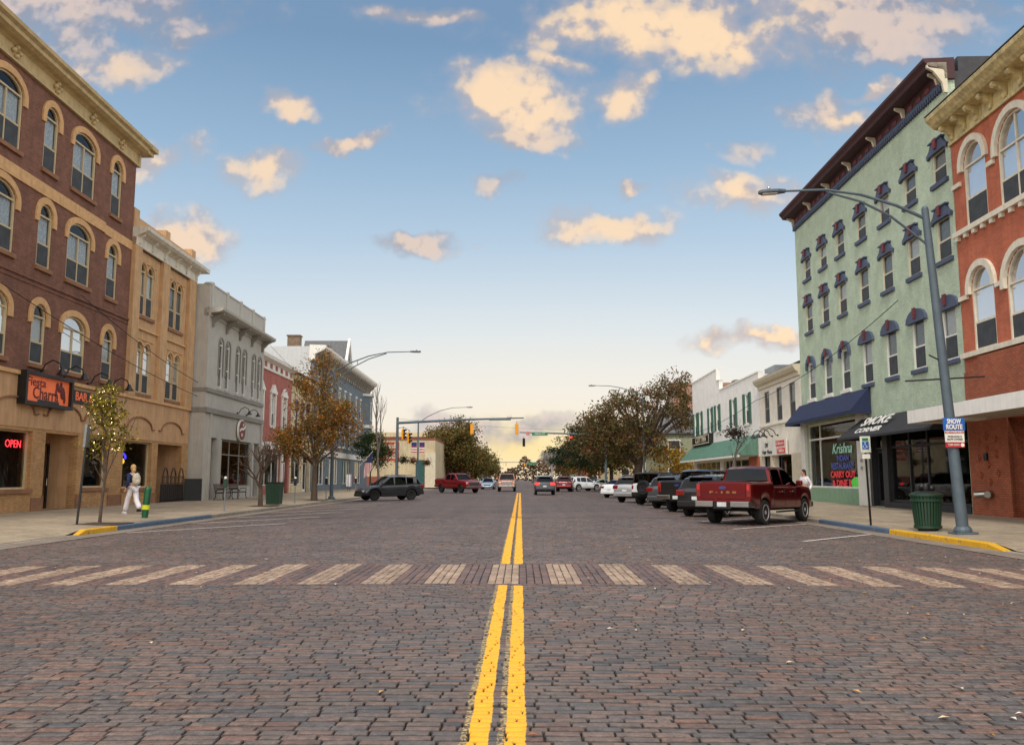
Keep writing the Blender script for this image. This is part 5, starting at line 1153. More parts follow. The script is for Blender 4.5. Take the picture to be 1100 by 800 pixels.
    # seams, handles, mirrors
    k = MB(); zt = S['belt'] - .06
    dl = {'pickup': (-1.02, -.05, .95), 'suv': (-.98, -.07, .95), 'sedan': (-1.0, -.05, 1.0), 'boxy': (-.85, .05, .98)}[kind]
    for s in (-1, 1):
        for q in dl:
            w_ = ip(S['wd'], q); s0 = sl(q) + .05; k.box(q - .006, q + .006, s * (w_ - .012) - .014, s * (w_ - .012) + .014, s0 + .03, zt - .06)
    k.build('door_seam', m_trim, e)
    for s in (-1, 1):
        for q in dl[1:]: MB().box(q - .32, q - .1, s * hw - .005 if s > 0 else -hw - .035, s * hw + .035 if s > 0 else -hw + .005, zt - .17, zt - .13).build('door_handle', m_chrome if kind == 'pickup' else pt, e, bevel=.008)
        q = S['roof'][-1][0] - .32; MB().box(q, q + .14, s * (hw - .02), s * (hw + .2), zt + .05, zt + .24).build('mirror', pt if kind != 'boxy' else m_trim, e, bevel=.04)
    # lights, bumpers, plates
    xr, xf = xs0, xs1; wr_, wf_ = ip(S['wd'], xr), ip(S['wd'], xf)
    tl = m_tailon if brake else m_tail
    if kind == 'pickup':
        for s in (-1, 1):
            k = MB().box(xr - .012, xr + .2, min(s * (wr_ - .15), s * (wr_ + .012)), max(s * (wr_ - .15), s * (wr_ + .012)), .93, 1.37); t = k.build('taillight', m_tail, e, bevel=.02)
            MB().box(xr - .02, xr - .013, min(s * (wr_ - .12), s * (wr_ - .03)), max(s * (wr_ - .12), s * (wr_ - .03)), 1.06, 1.14).build('lens', m_tail, t); MB().box(xr - .02, xr - .013, min(s * (wr_ - .12), s * (wr_ - .03)), max(s * (wr_ - .12), s * (wr_ - .03)), 1.17, 1.33).build('lens', tl if brake else m_tailon2, t)
        k = MB().prism([(xr - .16, -.95), (xr - .03, -1.0), (xr + .25, -1.01), (xr + .25, -.3), (xr - .16, -.3)], 'z', .6, .8); k.prism([(xr - .16, .95), (xr - .03, 1.0), (xr + .25, 1.01), (xr + .25, .3), (xr - .16, .3)], 'z', .6, .8); k.build('rear_bumper', m_chrome, e, bevel=.025)
        MB().box(xr - .1, xr + .3, -.32, .32, .55, .76).build('bumper_step', m_trim, e); MB().box(xr - .135, xr - .105, -.16, .16, .62, .77).build('licence_plate', m_plate, e)
        tg = MB().box(xr - .02, xr + .05, -(wr_ - .16), wr_ - .16, .86, 1.40).build('tailgate', pt, e, bevel=.02)
        MB().box(xr - .024, xr - .018, -(wr_ - .2), wr_ - .2, 1.0, 1.015).build('tailgate_crease', m_trim, tg); k = MB().prism([(.13 * math.cos(a * math.pi / 10), 1.24 + .052 * math.sin(a * math.pi / 10)) for a in range(20)], 'x', xr - .035, xr - .021); k.build('oval_badge', pm('badge_blue', (40, 60, 120), .3), tg)
        k = MB().ring([(.14 * math.cos(a * math.pi / 10), 1.24 + .06 * math.sin(a * math.pi / 10)) for a in range(20)], [(.125 * math.cos(a * math.pi / 10), 1.24 + .048 * math.sin(a * math.pi / 10)) for a in range(20)], 0, .012); k.xf(Matrix.Rotation(-math.pi / 2, 4, 'Z') ); k.v = [(xr - .036 + abs(v[0]) * 0 + (0 if abs(v[0]) < .006 else .0), v[1], v[2]) if False else v for v in k.v]
        MB().box(xr + .07, -1.1, -.8, .8, 1.38, 1.475).build('bed_liner', m_trim, e)
        k = MB().box(xf - .04, xf + .03, -.62, .62, .72, 1.12); k.build('grille', m_chrome, e, bevel=.03); k = MB().box(xf - .25, xf + .08, -.9, .9, .48, .68); k.build('front_bumper', m_chrome, e, bevel=.04)
        for s in (-1, 1): MB().box(xf - .3, xf - .02, min(s * .62, s * .87), max(s * .62, s * .87), .84, 1.08).build('headlight', m_headl, e, bevel=.03)
        k = MB()
        for s in (-1, 1): k.box(-1.3 + .6, 1.2, min(s * .9, s * 1.03), max(s * .9, s * 1.03), .38, .43)
        k.build('running_board', m_trim, e)
    else:
        zl = {'suv': (.86, 1.08), 'sedan': (.74, .92), 'boxy': (.9, 1.15)}[kind]
        for s in (-1, 1):
            a, b_ = (wr_ - .3, wr_ + .07) if kind != 'boxy' else (wr_ - .12, wr_ + .01)
            MB().box(xr - .008, xr + .26, min(s * a, s * b_), max(s * a, s * b_), *zl).build('taillight', tl, e, bevel=.03)
            MB().box(xf - .34, xf - .05, min(s * (wf_ - .12), s * (wf_ + .13)), max(s * (wf_ - .12), s * (wf_ + .13)), ip(S['top'], xf - .2) - .24, ip(S['top'], xf - .2) - .08).build('headlight', m_headl, e, bevel=.03)
        bz = ip(S['bot'], xr)
        MB().box(xr - .05, xr + .3, -(wr_ + .02), wr_ + .02, bz - .1, bz + .16).build('rear_bumper', m_trim if (cladd or kind == 'boxy') else pt, e, bevel=.05); MB().box(xf - .3, xf + .04, -(wf_ + .05), wf_ + .05, .28 if kind != 'boxy' else .5, .46 if kind != 'boxy' else .66).build('front_bumper', m_trim if (cladd or kind == 'boxy') else pt, e, bevel=.05)
        MB().box(xf - .02, xf + .02, -.48, .48, .5, .64).build('grille', m_trim, e, bevel=.02); MB().box(xr - .03, xr, -.16, .16, zl[0] - .17, zl[0] - .03).build('licence_plate', m_plate, e)
        if kind == 'suv':
            k = MB()
            for s in (-1, 1): k.tube([(-1.5, s * .58, 1.68), (-1.4, s * .58, 1.72), (.0, s * .58, 1.74), (.1, s * .58, 1.68)], .018, 6)
            k.build('roof_rail', m_steel if not cladd else m_trim, e)
            MB().box(-2.0, -1.72, -.5, .5, 1.56, 1.6).build('spoiler', pt, e, bevel=.015)
    if cladd:
        for a in S['ax']:
            for s in (-1, 1):
                r = S['wr'] + .09; n = 12; k = MB(); lo = [((r + .05) * math.cos(math.pi * i / n) + a, S['wr'] + (r + .05) * math.sin(math.pi * i / n)) for i in range(n + 1)]; li = [((r - .01) * math.cos(math.pi * i / n) + a, S['wr'] + (r - .01) * math.sin(math.pi * i / n)) for i in range(n + 1)]
                w_ = ip(S['wd'], a); k.ring(lo, li, s * (w_ - .03), s * (w_ + .012), closed=False); k.build('arch_trim', m_trim, e)
        k = MB()
        for s in (-1, 1): k.box(S['ax'][0] + .46, S['ax'][1] - .46, min(s * (hw - .06), s * (hw + .006)), max(s * (hw - .06), s * (hw + .006)), S['sill'] - .04, S['sill'] + .09)
        k.build('sill_trim', m_trim, e)
    if extra: extra(e)
    return e
m_tailon2 = pm('tail_lens_bright', (190, 24, 24), .2, coat=.6)
rp = R(52)
p_red = paint('dark_red', (104, 8, 14)); t_ = car('pickup', 'pickup_truck', 'dark red crew cab pickup truck parked at the kerb, nearest of the right hand row', 'pickup truck', 8.55, 31.15, rp, p_red)
tx = text('tailgate_lettering', 'F - 1 5 0', .09, (-2.975, 0, 1.09), pm('gold_letter', (160, 118, 66), .4, .3), t_, width=.95, rot=(math.pi / 2, 0, -math.pi / 2), bold=.004, extr=.002)
car('suv', 'parked_suv', 'black suv parked immediately behind the dark red pickup in the right hand row', 'suv', 8.35, 36.2, rp, paint('black', (26, 27, 30)), 'cars parked on the right', cladd=True)
car('pickup', 'parked_pickup', 'black pickup parked between the black suv and the silver crossover', 'pickup truck', 8.9, 41.5, rp, paint('black', (26, 27, 30)), 'cars parked on the right')
car('suv', 'parked_suv', 'dark grey crossover with a silver rear window line parked nearer than the white boxy one', 'suv', 8.5, 45.4, rp, paint('graphite', (70, 74, 78)), 'cars parked on the right')
def spare(e):
    w_ = empty('spare_wheel', (-2.28, 0.02, 1.02), math.pi / 2 * 3, parent=e); S = SPECS['boxy']; wheel(w_, 0, -1, .41, .28, .14, m_rimd); w_.children[0].location = (0, 0, 0)
    k = MB().box(-2.2, -2.08, -.15, .15, .85, 1.2); k.build('spare_mount', m_trim, e)
car('boxy', 'parked_offroader', 'white boxy off-roader with black roof and a spare wheel on its tailgate', 'suv', 8.4, 50.8, rp, paint('white', (214, 218, 220), 0), 'cars parked on the right', roofm=m_trim, extra=spare, rim=m_rimd)
car('suv', 'parked_suv', 'silver suv with red tail lights parked just beyond the white boxy off-roader', 'suv', 7.9, 55.8, rp, paint('silver', (176, 180, 184), .6), 'cars parked on the right', roofm=paint('dark_red', (104, 8, 14)))
car('sedan', 'parked_sedan', 'white sedan at the far end of the right hand parked row', 'car', 8.3, 69.0, rp, paint('white', (214, 218, 220), 0), 'cars parked on the right')
car('suv', 'parked_suv', 'dark grey suv with black wheels parked nose to the left kerb', 'suv', -9.15, 60.0, R(212), paint('dark_grey', (54, 56, 62), .6), rim=m_rimd, cladd=True)
car('pickup', 'pickup_truck', 'red pickup truck turning out of the cross street on the left', 'pickup truck', -6.4, 88.5, R(-53), paint('red', (150, 22, 28)), rim=m_rimd)
car('suv', 'moving_suv', 'dark suv with lit brake lights driving away just right of the yellow lines', 'suv', 2.15, 78, R(90), paint('navy', (40, 44, 54)), brake=True)
car('pickup', 'oncoming_pickup', 'orange tan pickup coming towards the camera left of the yellow lines', 'pickup truck', -1.5, 97, R(-90), paint('copper', (178, 112, 72)))
car('sedan', 'oncoming_sedan', 'pale blue sedan coming on behind the turning red pickup', 'car', -4.3, 116, R(-92), paint('pale_blue', (150, 164, 182)))
car('suv', 'far_suv', 'dark red suv standing beyond the intersection on the right', 'suv', 5.0, 97, R(84), paint('wine', (96, 20, 26)))
car('suv', 'far_suv', 'white suv parked at an angle beyond the intersection', 'suv', 7.3, 101, R(35), paint('white', (214, 218, 220), 0))
car('sedan', 'far_car', 'pale green grey car parked beyond the white suv, near the oak trunk', 'car', 10.0, 107, R(40), paint('sage', (150, 158, 148)))
for i, (x, y) in enumerate(((-9, 131), (9.0, 128), (-9.3, 150))):
    car('sedan', 'far_car', ('silver car parked far up the left kerb', 'grey car parked far up the right kerb', 'dark car parked farthest up the left kerb')[i], 'car', x, y, R(90), paint(('silver', 'grey', 'black')[i], ((176, 180, 184), (92, 94, 100), (26, 27, 30))[i]))

# ------------------------------------------------------------------ street lamps, signals, signs
m_pole = pm('pole_grey', (84, 98, 108), .55, .2, var=.1); m_sigy = pm('signal_yellow', (224, 150, 24), .5, var=.06); m_sgreen = pm('sign_green', (28, 116, 84), .5)
def post_sections(k, x0, pts, r): k.tube(pts, r, 14)
def cobra(name, x, y, h, reach, rise, side, label, dbl=True, r0=.15, base=True):
    e = empty(name, (x, y, swz(1 if x > 0 else -1, x) if 0 < y < 116 else .06), 0, label, 'street lamp', 'street lamps'); s = -1 if x > 0 else 1
    k = MB().tube([(0, 0, 0), (0, 0, h)], [r0, r0 * .62], 16); k.sphere((0, 0, h + .02), r0 * .62); k.build('pole', m_pole, e, smooth=40)
    if base: k = MB().box(-.27, .27, -.27, .27, 0, .05); k.lathe([(.22, .05), (.22, .12), (.17, .2)], 14); k.build('base_plate', m_pole, e, bevel=.01)
    pts = [(0, 0, h - .25), (s * reach * .2, 0, h - .25 + rise * .42), (s * reach * .45, 0, h - .25 + rise * .78), (s * reach * .7, 0, h - .25 + rise * .97), (s * reach, 0, h - .25 + rise)]
    MB().tube(pts, [.05, .045, .04, .035, .03], 8).build('arm', m_pole, e, smooth=40)
    if dbl:
        z0 = h - 1.0; pts = [(0, 0, z0), (s * reach * .25, 0, z0 + (rise + .75) * .5), (s * reach * .45, 0, z0 + (rise + .75) * .76), (s * reach * .68, 0, z0 + (rise + .72) * .955)]
        MB().tube(pts, .035, 8).build('arm', m_pole, e, smooth=40); MB().tube([(s * reach * .3, 0, h - .25 + rise * .56), (s * reach * .3, 0, z0 + (rise + .75) * .57)], .02, 6).build('strut', m_pole, e)
    k = MB(); L = .75; k.prism([(0, -.05), (.25, -.14), (L - .1, -.13), (L, -.05), (L, .05), (L - .1, .13), (.25, .14), (0, .05)], 'z', 0, .1); k.xf(Matrix.Translation((s * (reach - .05), 0, h - .3 + rise)) @ Matrix.Rotation(0 if s > 0 else math.pi, 4, 'Z')); hd = k.build('lamp_head', m_pole, e, bevel=.03)
    c = s * (reach + .4); MB().lathe([(.03, 0), (.04, .06), (.03, .09)], 8, (c, 0, h - .2 + rise)).build('photocell', m_steel, hd); MB().box(c - .2, c + .2, -.09, .09, h - .32 + rise, h - .301 + rise).build('lens', m_white, hd); return e
LR = cobra('street_lamp', 11.45, 22.6, 8.65, 3.75, 1.0, 1, 'grey street lamp with a long double arm beside the green litter bin'); LR.rotation_euler.y = R(-3.2)
k = MB().box(-1.05, 1.05, -.02, .02, 4.02, 4.06); k.build('banner_rod', m_black, LR); MB().tube([(-.35, 0, 4.7), (-.1, 0, 4.55)], .02, 6).build('banner_clip', m_black, LR)
e = empty('parking_sign', (11.3, 22.43, 2.3), 0, 'blue and white SNOW ROUTE no parking sign strapped to the grey lamp pole', 'sign')
k = MB().box(-.28, .28, 0, .012, .42, .75).build('panel', pm('sign_blue', (20, 90, 170), .5), e); text('lettering', 'SNOW', .17, (0, -.006, .655), m_white, e, width=.36, bold=.006); text('lettering', 'ROUTE', .17, (0, -.006, .51), m_white, e, width=.42, bold=.006)
MB().box(-.25, .25, 0, .012, .12, .415).build('panel', m_white, e); MB().box(-.25, .25, 0, .012, -.02, .115).build('panel', pm('sign_red', (178, 32, 44), .5), e); MB().box(-.24, .24, -.002, 0, .34, .405).build('stripe', pm('sign_red', (178, 32, 44), .5), e)
text('lettering', 'NO PARKING', .07, (0, -.008, .372), m_white, e, width=.42); text('lettering', 'WHEN ROAD IS\nSNOW COVERED', .075, (0, -.004, .225), pm('dark_letters', (60, 50, 50), .6), e, width=.4); text('lettering', 'TOW AWAY', .085, (-.04, -.004, .045), m_white, e, width=.3); MB().lathe([(.05, 0), (.05, .004)], 10).xf(Matrix.Rotation(math.pi / 2, 4, 'X')).xf(Matrix.Translation((.19, -.001, .045))).build('disc', m_white, e)
for z in (.2, .6): MB().box(-.17, .17, .012, .03, z, z + .03).build('strap', m_steel, e)
cobra('street_lamp', -12.7, 58, 8.9, 5.2, 1.35, -1, 'street lamp with a double arm rising from behind the orange tree', r0=.13)
cobra('street_lamp', 12.9, 90, 10.2, 5.0, 1.1, 1, 'street lamp whose arm shows above the oak tree', dbl=False, r0=.12)
L3 = cobra('street_lamp', -12.4, 104, 8.3, 5.9, 1.9, -1, 'street lamp pole with two red white and blue banners beside the traffic signals', dbl=False, r0=.13)
m_bnb = pm('banner_blue', (32, 48, 110), .7); m_bnr = pm('banner_red', (176, 60, 70), .7)
for s in (-1, 1):
    b_ = MB().box(min(s * .15, s * .8), max(s * .15, s * .8), -.012, .012, 4.4, 5.7).build('banner', m_white, L3); MB().box(min(s * .15, s * .8), max(s * .15, s * .8), -.018, .018, 5.2, 5.701).build('blue_field', m_bnb, b_)
    k = MB(); 
    for z in (4.45, 4.75, 5.05): k.box(min(s * .15, s * .8), max(s * .15, s * .8), -.018, .018, z, z + .15)
    k.build('stripe', m_bnr, b_)
def sighead(e, x, z, face, y=0, lit=None, n=3, mat=None):
    """face -1: lenses towards the camera"""
    h = empty('signal_head', (x, y, z), 0 if face < 0 else math.pi, parent=e); k = MB().box(-.17, .17, -.02, .18, -1.05, 0); k.build('housing', mat or m_sigy, h, bevel=.02)
    for i in range(3):
        zz = -.18 - i * .34; MB().lathe([(.15, 0), (.13, .02)], 14).xf(Matrix.Rotation(math.pi / 2, 4, 'X')).xf(Matrix.Translation((0, -.02, zz))).build('lens', m_tailon if lit == i else m_black, h)
        k = MB(); n_ = 8; vs = []
        for a in range(n_ + 1):
            t = math.pi * (a / n_) ; vs += [(.16 * math.cos(t), -.02, zz + .16 * math.sin(t)), (.16 * math.cos(t), -.24, zz + .15 * math.sin(t))]
        k.v = vs; k.f = [(2 * i_, 2 * i_ + 1, 2 * i_ + 3, 2 * i_ + 2) for i_ in range(n_)]; k.build('visor', m_black, h)
    MB().tube([(0, .08, 0), (0, .08, .25)], .03, 6).build('bracket', m_pole, h); return h
def mast(x, y, h, x1, rise, label, r=.17):
    e = empty('traffic_signal', (x, y, .02), 0, label, 'traffic signal', 'traffic signals'); MB().tube([(0, 0, 0), (0, 0, h)], [r, r * .75], 14).build('pole', m_pole, e, smooth=40); MB().lathe([(r + .12, 0), (r + .12, .06), (r + .02, .3)], 14).build('base', m_pole, e)
    MB().tube([(0, 0, h - .55), ((x1 - x) * .5, 0, h - .5 + rise * .6), (x1 - x, 0, h - .5 + rise)], [.14, .11, .06], 10).build('mast_arm', m_pole, e, smooth=40); return e
e = mast(-12.35, 86, 7.5, .35, .45, 'tall signal pole on the left with two yellow signals on its long arm')
for x in (7.5, 12.0): sighead(e, x, 6.85, 1)
MB().box(11.0, 11.5, -.2, .2, 7.55, 7.75).build('sensor', m_white, e); MB().tube([(9.2, 0, 7.3), (11.4, 0, 7.3)], .09, 8).build('camera_bar', m_pole, e)
for x, z, yy_ in ((.75, 6.3, -.6), (1.35, 5.9, -.9)): sighead(e, x, z, -1, y=yy_).rotation_euler.z = R(60)
MB().tube([(0, 0, 6.4), (.7, -.5, 6.5), (1.4, -.9, 6.1)], .03, 6).build('bracket_arm', m_pole, e)
e = mast(10.9, 110, 7.4, -.1, .35, 'signal mast beyond the intersection reaching from the right, with a green street name sign')
sighead(e, -10.45, 6.5, -1, mat=m_black); sighead(e, -4.35, 6.8, -1, lit=0, mat=m_black)
MB().box(-9.4, -7.4, -.1, -.06, 6.85, 7.25).build('name_sign', m_sgreen, e); text('lettering', 'MAIN ST', .3, (-8.4, -.105, 7.05), m_white, e, width=1.3); MB().lathe([(.28, 0), (.28, .02)], 8).xf(Matrix.Rotation(math.pi / 2, 4, 'X')).xf(Matrix.Translation((-9.95, -.08, 7.1))).build('route_sign', pm('pale_red_sign', (190, 120, 110), .5), e)
e = mast(-13, 300, 7.2, 2, .2, 'far signal mast at the next intersection up the street', .15)
for x in (3, 8, 14.5): sighead(e, x, 6.6, 1 if x < 14 else 1)
MB().box(15.3, 19, -.1, -.05, 6.1, 6.7).build('name_sign', m_sgreen, e); MB().tube([(15, 0, 6.8), (19.4, 0, 6.8)], .06, 6).build('mast_arm', m_pole, e)
# street furniture --------------------------------------------------
def at(name, x, y, rz, label, cat, group=None): return empty(name, (x, y, swz(1 if x > 0 else -1, x)), rz, label, cat, group)
m_gdk = pm('dark_green_paint', (28, 62, 44), .5, var=.1); m_meterp = pm('meter_post', (130, 134, 134), .5, .3)
# right bin
e = at('litter_bin', 11.25, 24.1, 0, 'ribbed dark green metal litter bin with a domed black lid beside the lamp pole', 'litter bin')
k = MB(); n = 30
for i in range(n):
    a = 2 * math.pi * i / n; c, s = math.cos(a), math.sin(a); r0, r1 = .33, .41; t = .026
    k.add([(c * r0 - s * t, s * r0 + c * t, .1), (c * r0 + s * t, s * r0 - c * t, .1), (c * r1 + s * t, s * r1 - c * t, .95), (c * r1 - s * t, s * r1 + c * t, .95), (c * (r0 - .012) - s * t, s * (r0 - .012) + c * t, .1), (c * (r0 - .012) + s * t, s * (r0 - .012) - c * t, .1), (c * (r1 - .012) + s * t, s * (r1 - .012) - c * t, .95), (c * (r1 - .012) - s * t, s * (r1 - .012) + c * t, .95)], [(0, 1, 2, 3), (7, 6, 5, 4), (0, 3, 7, 4), (1, 5, 6, 2)])
k.lathe([(.36, .78), (.425, .8), (.43, .84), (.40, .86)], 24); k.lathe([(.40, .93), (.44, .95), (.44, 1.0), (.40, 1.01)], 24); k.lathe([(.32, .06), (.36, .08), (.36, .14)], 24); k.build('slats', m_gdk, e)
MB().lathe([(.31, .05), (.36, .95)], 20).build('liner', m_black, e); MB().lathe([(.25, 0), (.27, .06)], 16).build('foot', m_black, e)
k = MB().lathe([(.40, 1.0), (.36, 1.04), (.2, 1.09), (.12, 1.1)], 20); k.build('lid', m_black, e, smooth=40); k = MB().lathe([(.1, 1.1), (.12, 1.2), (.09, 1.28)], 12); k.sphere((.14, -.05, 1.16), .09); k.sphere((-.1, .02, 1.2), .1); k.build('ash_top', m_black, e, smooth=50)
e = at('litter_bin', -12.95, 45.4, 0, 'square dark green litter bin beside the bare little tree', 'litter bin')
k = MB().prism([(-.33, .05), (.33, .05), (.4, 1.15), (-.4, 1.15)], 'y', -.36, .36); k.build('bin_body', m_gdk, e, bevel=.02); MB().box(-.42, .42, -.38, .38, 1.15, 1.2).build('rim', m_black, e); k = MB()
for i in range(7): k.box(-.33 + i * .1, -.29 + i * .1, -.375, -.361, .12, 1.08)
k.build('rib', m_gdk, e)
# meters
def meter(x, y, label, head=m_gdk):
    e = at('parking_meter', x, y, 0, label, 'parking meter', 'parking meters'); MB().tube([(0, 0, 0), (0, 0, 1.0)], .028, 8).build('post', m_meterp, e)
    k = MB().box(-.08, .08, -.06, .06, 1.0, 1.3); k.prism([(.1 * math.cos(math.pi * i / 8), 1.3 + .12 * math.sin(math.pi * i / 8)) for i in range(9)], 'y', -.065, .065); k.build('meter_head', head, e, bevel=.01); MB().lathe([(.075, 1.38), (.06, 1.46), (.02, 1.49)], 10).build('dome', m_white, e, smooth=40)
meter(-12.75, 37.2, 'parking meter with a white dome, in front of the grey building bench'); meter(-12.7, 48.6, 'parking meter just beyond the dark green bin', m_black); meter(-12.7, 56.4, 'black headed parking meter between the orange tree trunk and the lamp pole', m_black); meter(-12.7, 66.5, 'parking meter at the nose of the dark grey suv', m_black)
# green bollard
e = at('bollard', -13.35, 30.7, 0, 'leaning green bollard with a yellow band next to the walking person', 'bollard'); e.rotation_euler.y = R(4)
MB().lathe([(.10, 0), (.11, .1), (.12, .98), (.1, 1.08), (.05, 1.12)], 14).build('post', pm('bright_green', (14, 82, 50), .45), e, smooth=40); MB().lathe([(.125, .3), (.125, .46)], 14).build('band', pm('fluor_yellow', (214, 220, 40), .6), e)
# sign posts
e = at('sign_post', -13.55, 26.4, 0, 'dark leaning sign post with a narrow sign seen edge-on, left of the sapling', 'sign post'); e.rotation_euler = (0, R(3.2), 0)
MB().box(-.028, .028, -.02, .02, 0, 3.05).build('post', m_black, e); MB().box(-.035, .035, -.22, .22, 2.35, 3.05).build('sign_plate', m_meterp, e); e.children[1].rotation_euler.z = R(12)
e = at('parking_sign', 10.85, 27.0, 0, 'accessible parking sign with a small plate on a dark post near the blue kerb', 'sign'); e.rotation_euler = (0, R(-1.6), R(8))
MB().box(-.025, .025, -.02, .02, 0, 2.75).build('post', m_black, e); pl = MB().box(-.17, .17, -.035, -.021, 2.24, 2.75).build('sign_plate', pm('sign_pale', (206, 212, 196), .5), e); MB().box(-.11, .11, -.04, -.036, 2.34, 2.58).build('blue_field', pm('sign_blue', (20, 90, 170), .5), pl)
k = MB().lathe([(.02, 0), (.02, .006)], 8).xf(Matrix.Rotation(math.pi / 2, 4, 'X')).xf(Matrix.Translation((-.015, -.041, 2.545))); k.tube([(-.015, -.044, 2.52), (-.01, -.044, 2.46), (.035, -.044, 2.455), (.055, -.044, 2.39)], .009, 5); k.tube([(-.03 + .055 * math.cos(a), -.044, 2.425 + .05 * math.sin(a)) for a in [2.2, 2.8, 3.5, 4.2, 4.9, 5.6, 6.2]], .007, 5); k.build('wheelchair_symbol', m_white, pl); MB().box(-.13, .13, -.035, -.021, 2.05, 2.19).build('plate', m_white, e); MB().box(-.1, .1, -.038, -.0355, 2.6, 2.69).build('green_line', m_sgreen, pl)
# benches
def bench(x, y, label):
    e = at('bench', x, y, R(90), label, 'bench', 'benches outside the grey building'); wd = pm('bench_wood', (96, 78, 70), .7, var=.2)
    k = MB()
    for i in range(4): k.box(-.85, .85, -.25 + i * .12, -.16 + i * .12, .44, .47)
    k.build('seat', wd, e); k = MB()
    for i in range(4): k.box(-.85, .85, .24 + i * .03, .265 + i * .03, .56 + i * .1, .64 + i * .1)
    k.build('backrest', wd, e)
    for s in (-1, 1):
        MB().tube([(s * .8, -.3, 0), (s * .8, -.22, .2), (s * .8, -.24, .42), (s * .8, -.24, .66), (s * .8, .1, .66), (s * .8, .2, .5)], .025, 6).tube([(s * .8, .34, 0), (s * .8, .2, .2), (s * .8, .22, .42), (s * .8, .36, .95)], .025, 6).tube([(s * .8, -.24, .42), (s * .8, .22, .42)], .025, 6).build('end_frame', m_black, e)
bench(-17.75, 51.6, 'wooden bench outside the grey building, nearer of two'); bench(-17.75, 54.2, 'wooden bench outside the grey building, farther of two')
# iron railing before the recess
loc, rz = facade(-1, 45.5, .2); e = empty('iron_railing', Vector(loc) + Vector((.35, 0, 0)), rz, 'black wrought iron railing with curved spikes across the tan building recess', 'railing')
k = MB(); 
for z in (.15, 1.0, 1.35): k.tube([(0, 0, z), (3.3, 0, z)], .02, 6)
for i in range(12):
    x = .1 + i * .28; t = (i % 4)
    if t in (0, 3): k.tube([(x, 0, 0), (x, 0, 1.35), (x + (.12 if t == 0 else -.12), 0, 1.6), (x + (.3 if t == 0 else -.3) * .9, 0, 1.82)], .016, 5)
    else: k.tube([(x, 0, 0), (x, 0, 1.4)], .013, 5)
for cx_ in (.52, 1.64, 2.76): k.tube([(cx_ - .3, 0, 1.0), (cx_ - .28, 0, 1.5), (cx_, 0, 1.85), (cx_ + .28, 0, 1.5), (cx_ + .3, 0, 1.0)], .018, 6)
k.build('bars', m_black, e); MB().box(0, 3.3, .03, .05, 0, .95).build('screen', pm('dark_brown_screen', (44, 34, 28), .8), e)
e = at('menu_board', -18.75, 49.3, R(20), 'plain black sandwich board standing against the grey building side wall', 'board')
k = MB().prism([(-.02, 1.25), (.02, 1.25), (.28, 0), (.24, 0)], 'x', -.48, .48); k.xf(Matrix.Identity(4)); k.build('back_board', m_black, e); k = MB().prism([(-.02, 1.25), (.02, 1.25), (-.24, 0), (-.28, 0)], 'x', -.48, .48); k.build('front_board', pm('chalkboard', (24, 26, 28), .7), e)
# flag, baskets, clothes rail by the blue building
e = at('flag', -16.0, 91.5, 0, 'united states flag hanging from a slanted pole by the blue-grey building', 'flag'); MB().tube([(-1.6, 0, 3.2), (.4, 0, 5.2)], .03, 6).build('flag_pole', m_white, e)
k = MB(); nx, nz_ = 12, 10
m_flag, kk, b = newmat('flag_cloth'); oc = kk.N('TexCoord').outputs['Generated']; s3 = kk.N('SeparateXYZ'); kk.put(s3.inputs[0], oc)
st = kk.M('GREATER_THAN', kk.M('FRACT', kk.M('MULTIPLY', s3.outputs[0], 6.5)), .5); cant = kk.M('MULTIPLY', kk.M('GREATER_THAN', s3.outputs[2], .62), kk.M('LESS_THAN', s3.outputs[0], 2)); kk.put(b.inputs['Base Color'], kk.mix(cant, kk.mix(st, srgb(176, 50, 58), srgb(214, 206, 204)), srgb(36, 44, 86)))
for i in range(nx + 1):
    for j in range(nz_ + 1): u = i / nx; v = j / nz_; k.v.append((-1.0 + 1.2 * u + .25 * (1 - v) * 1.0, .12 * math.sin(u * 9 + v), 3.8 + 1.2 * u - v * 2.3 + 0))
k.f = [(i * (nz_ + 1) + j, i * (nz_ + 1) + j + 1, (i + 1) * (nz_ + 1) + j + 1, (i + 1) * (nz_ + 1) + j) for i in range(nx) for j in range(nz_)]; k.build('cloth', m_flag, e, smooth=60, fix=False); e.scale = (.72, .72, .8)
for i, c in enumerate(((92, 120, 60), (150, 40, 40))): pass
e = at('clothes_rail', -16.6, 83.5, R(90), 'striped clothes hung on a stand on the pavement outside the blue-grey building', 'clothes rail'); MB().tube([(-.5, 0, 0), (-.5, 0, 1.7), (.5, 0, 1.7), (.5, 0, 0)], .02, 6).build('frame', m_black, e)
for i, c in enumerate(((214, 214, 220), (40, 44, 80), (206, 206, 210), (150, 30, 36))): MB().prism([(-.42 + i * .24, .5), (-.2 + i * .24, .5), (-.24 + i * .24, 1.66), (-.38 + i * .24, 1.66)], 'y', -.2, .2).build('garment', pm('cloth_%d' % i, c, .9), e, bevel=.03)
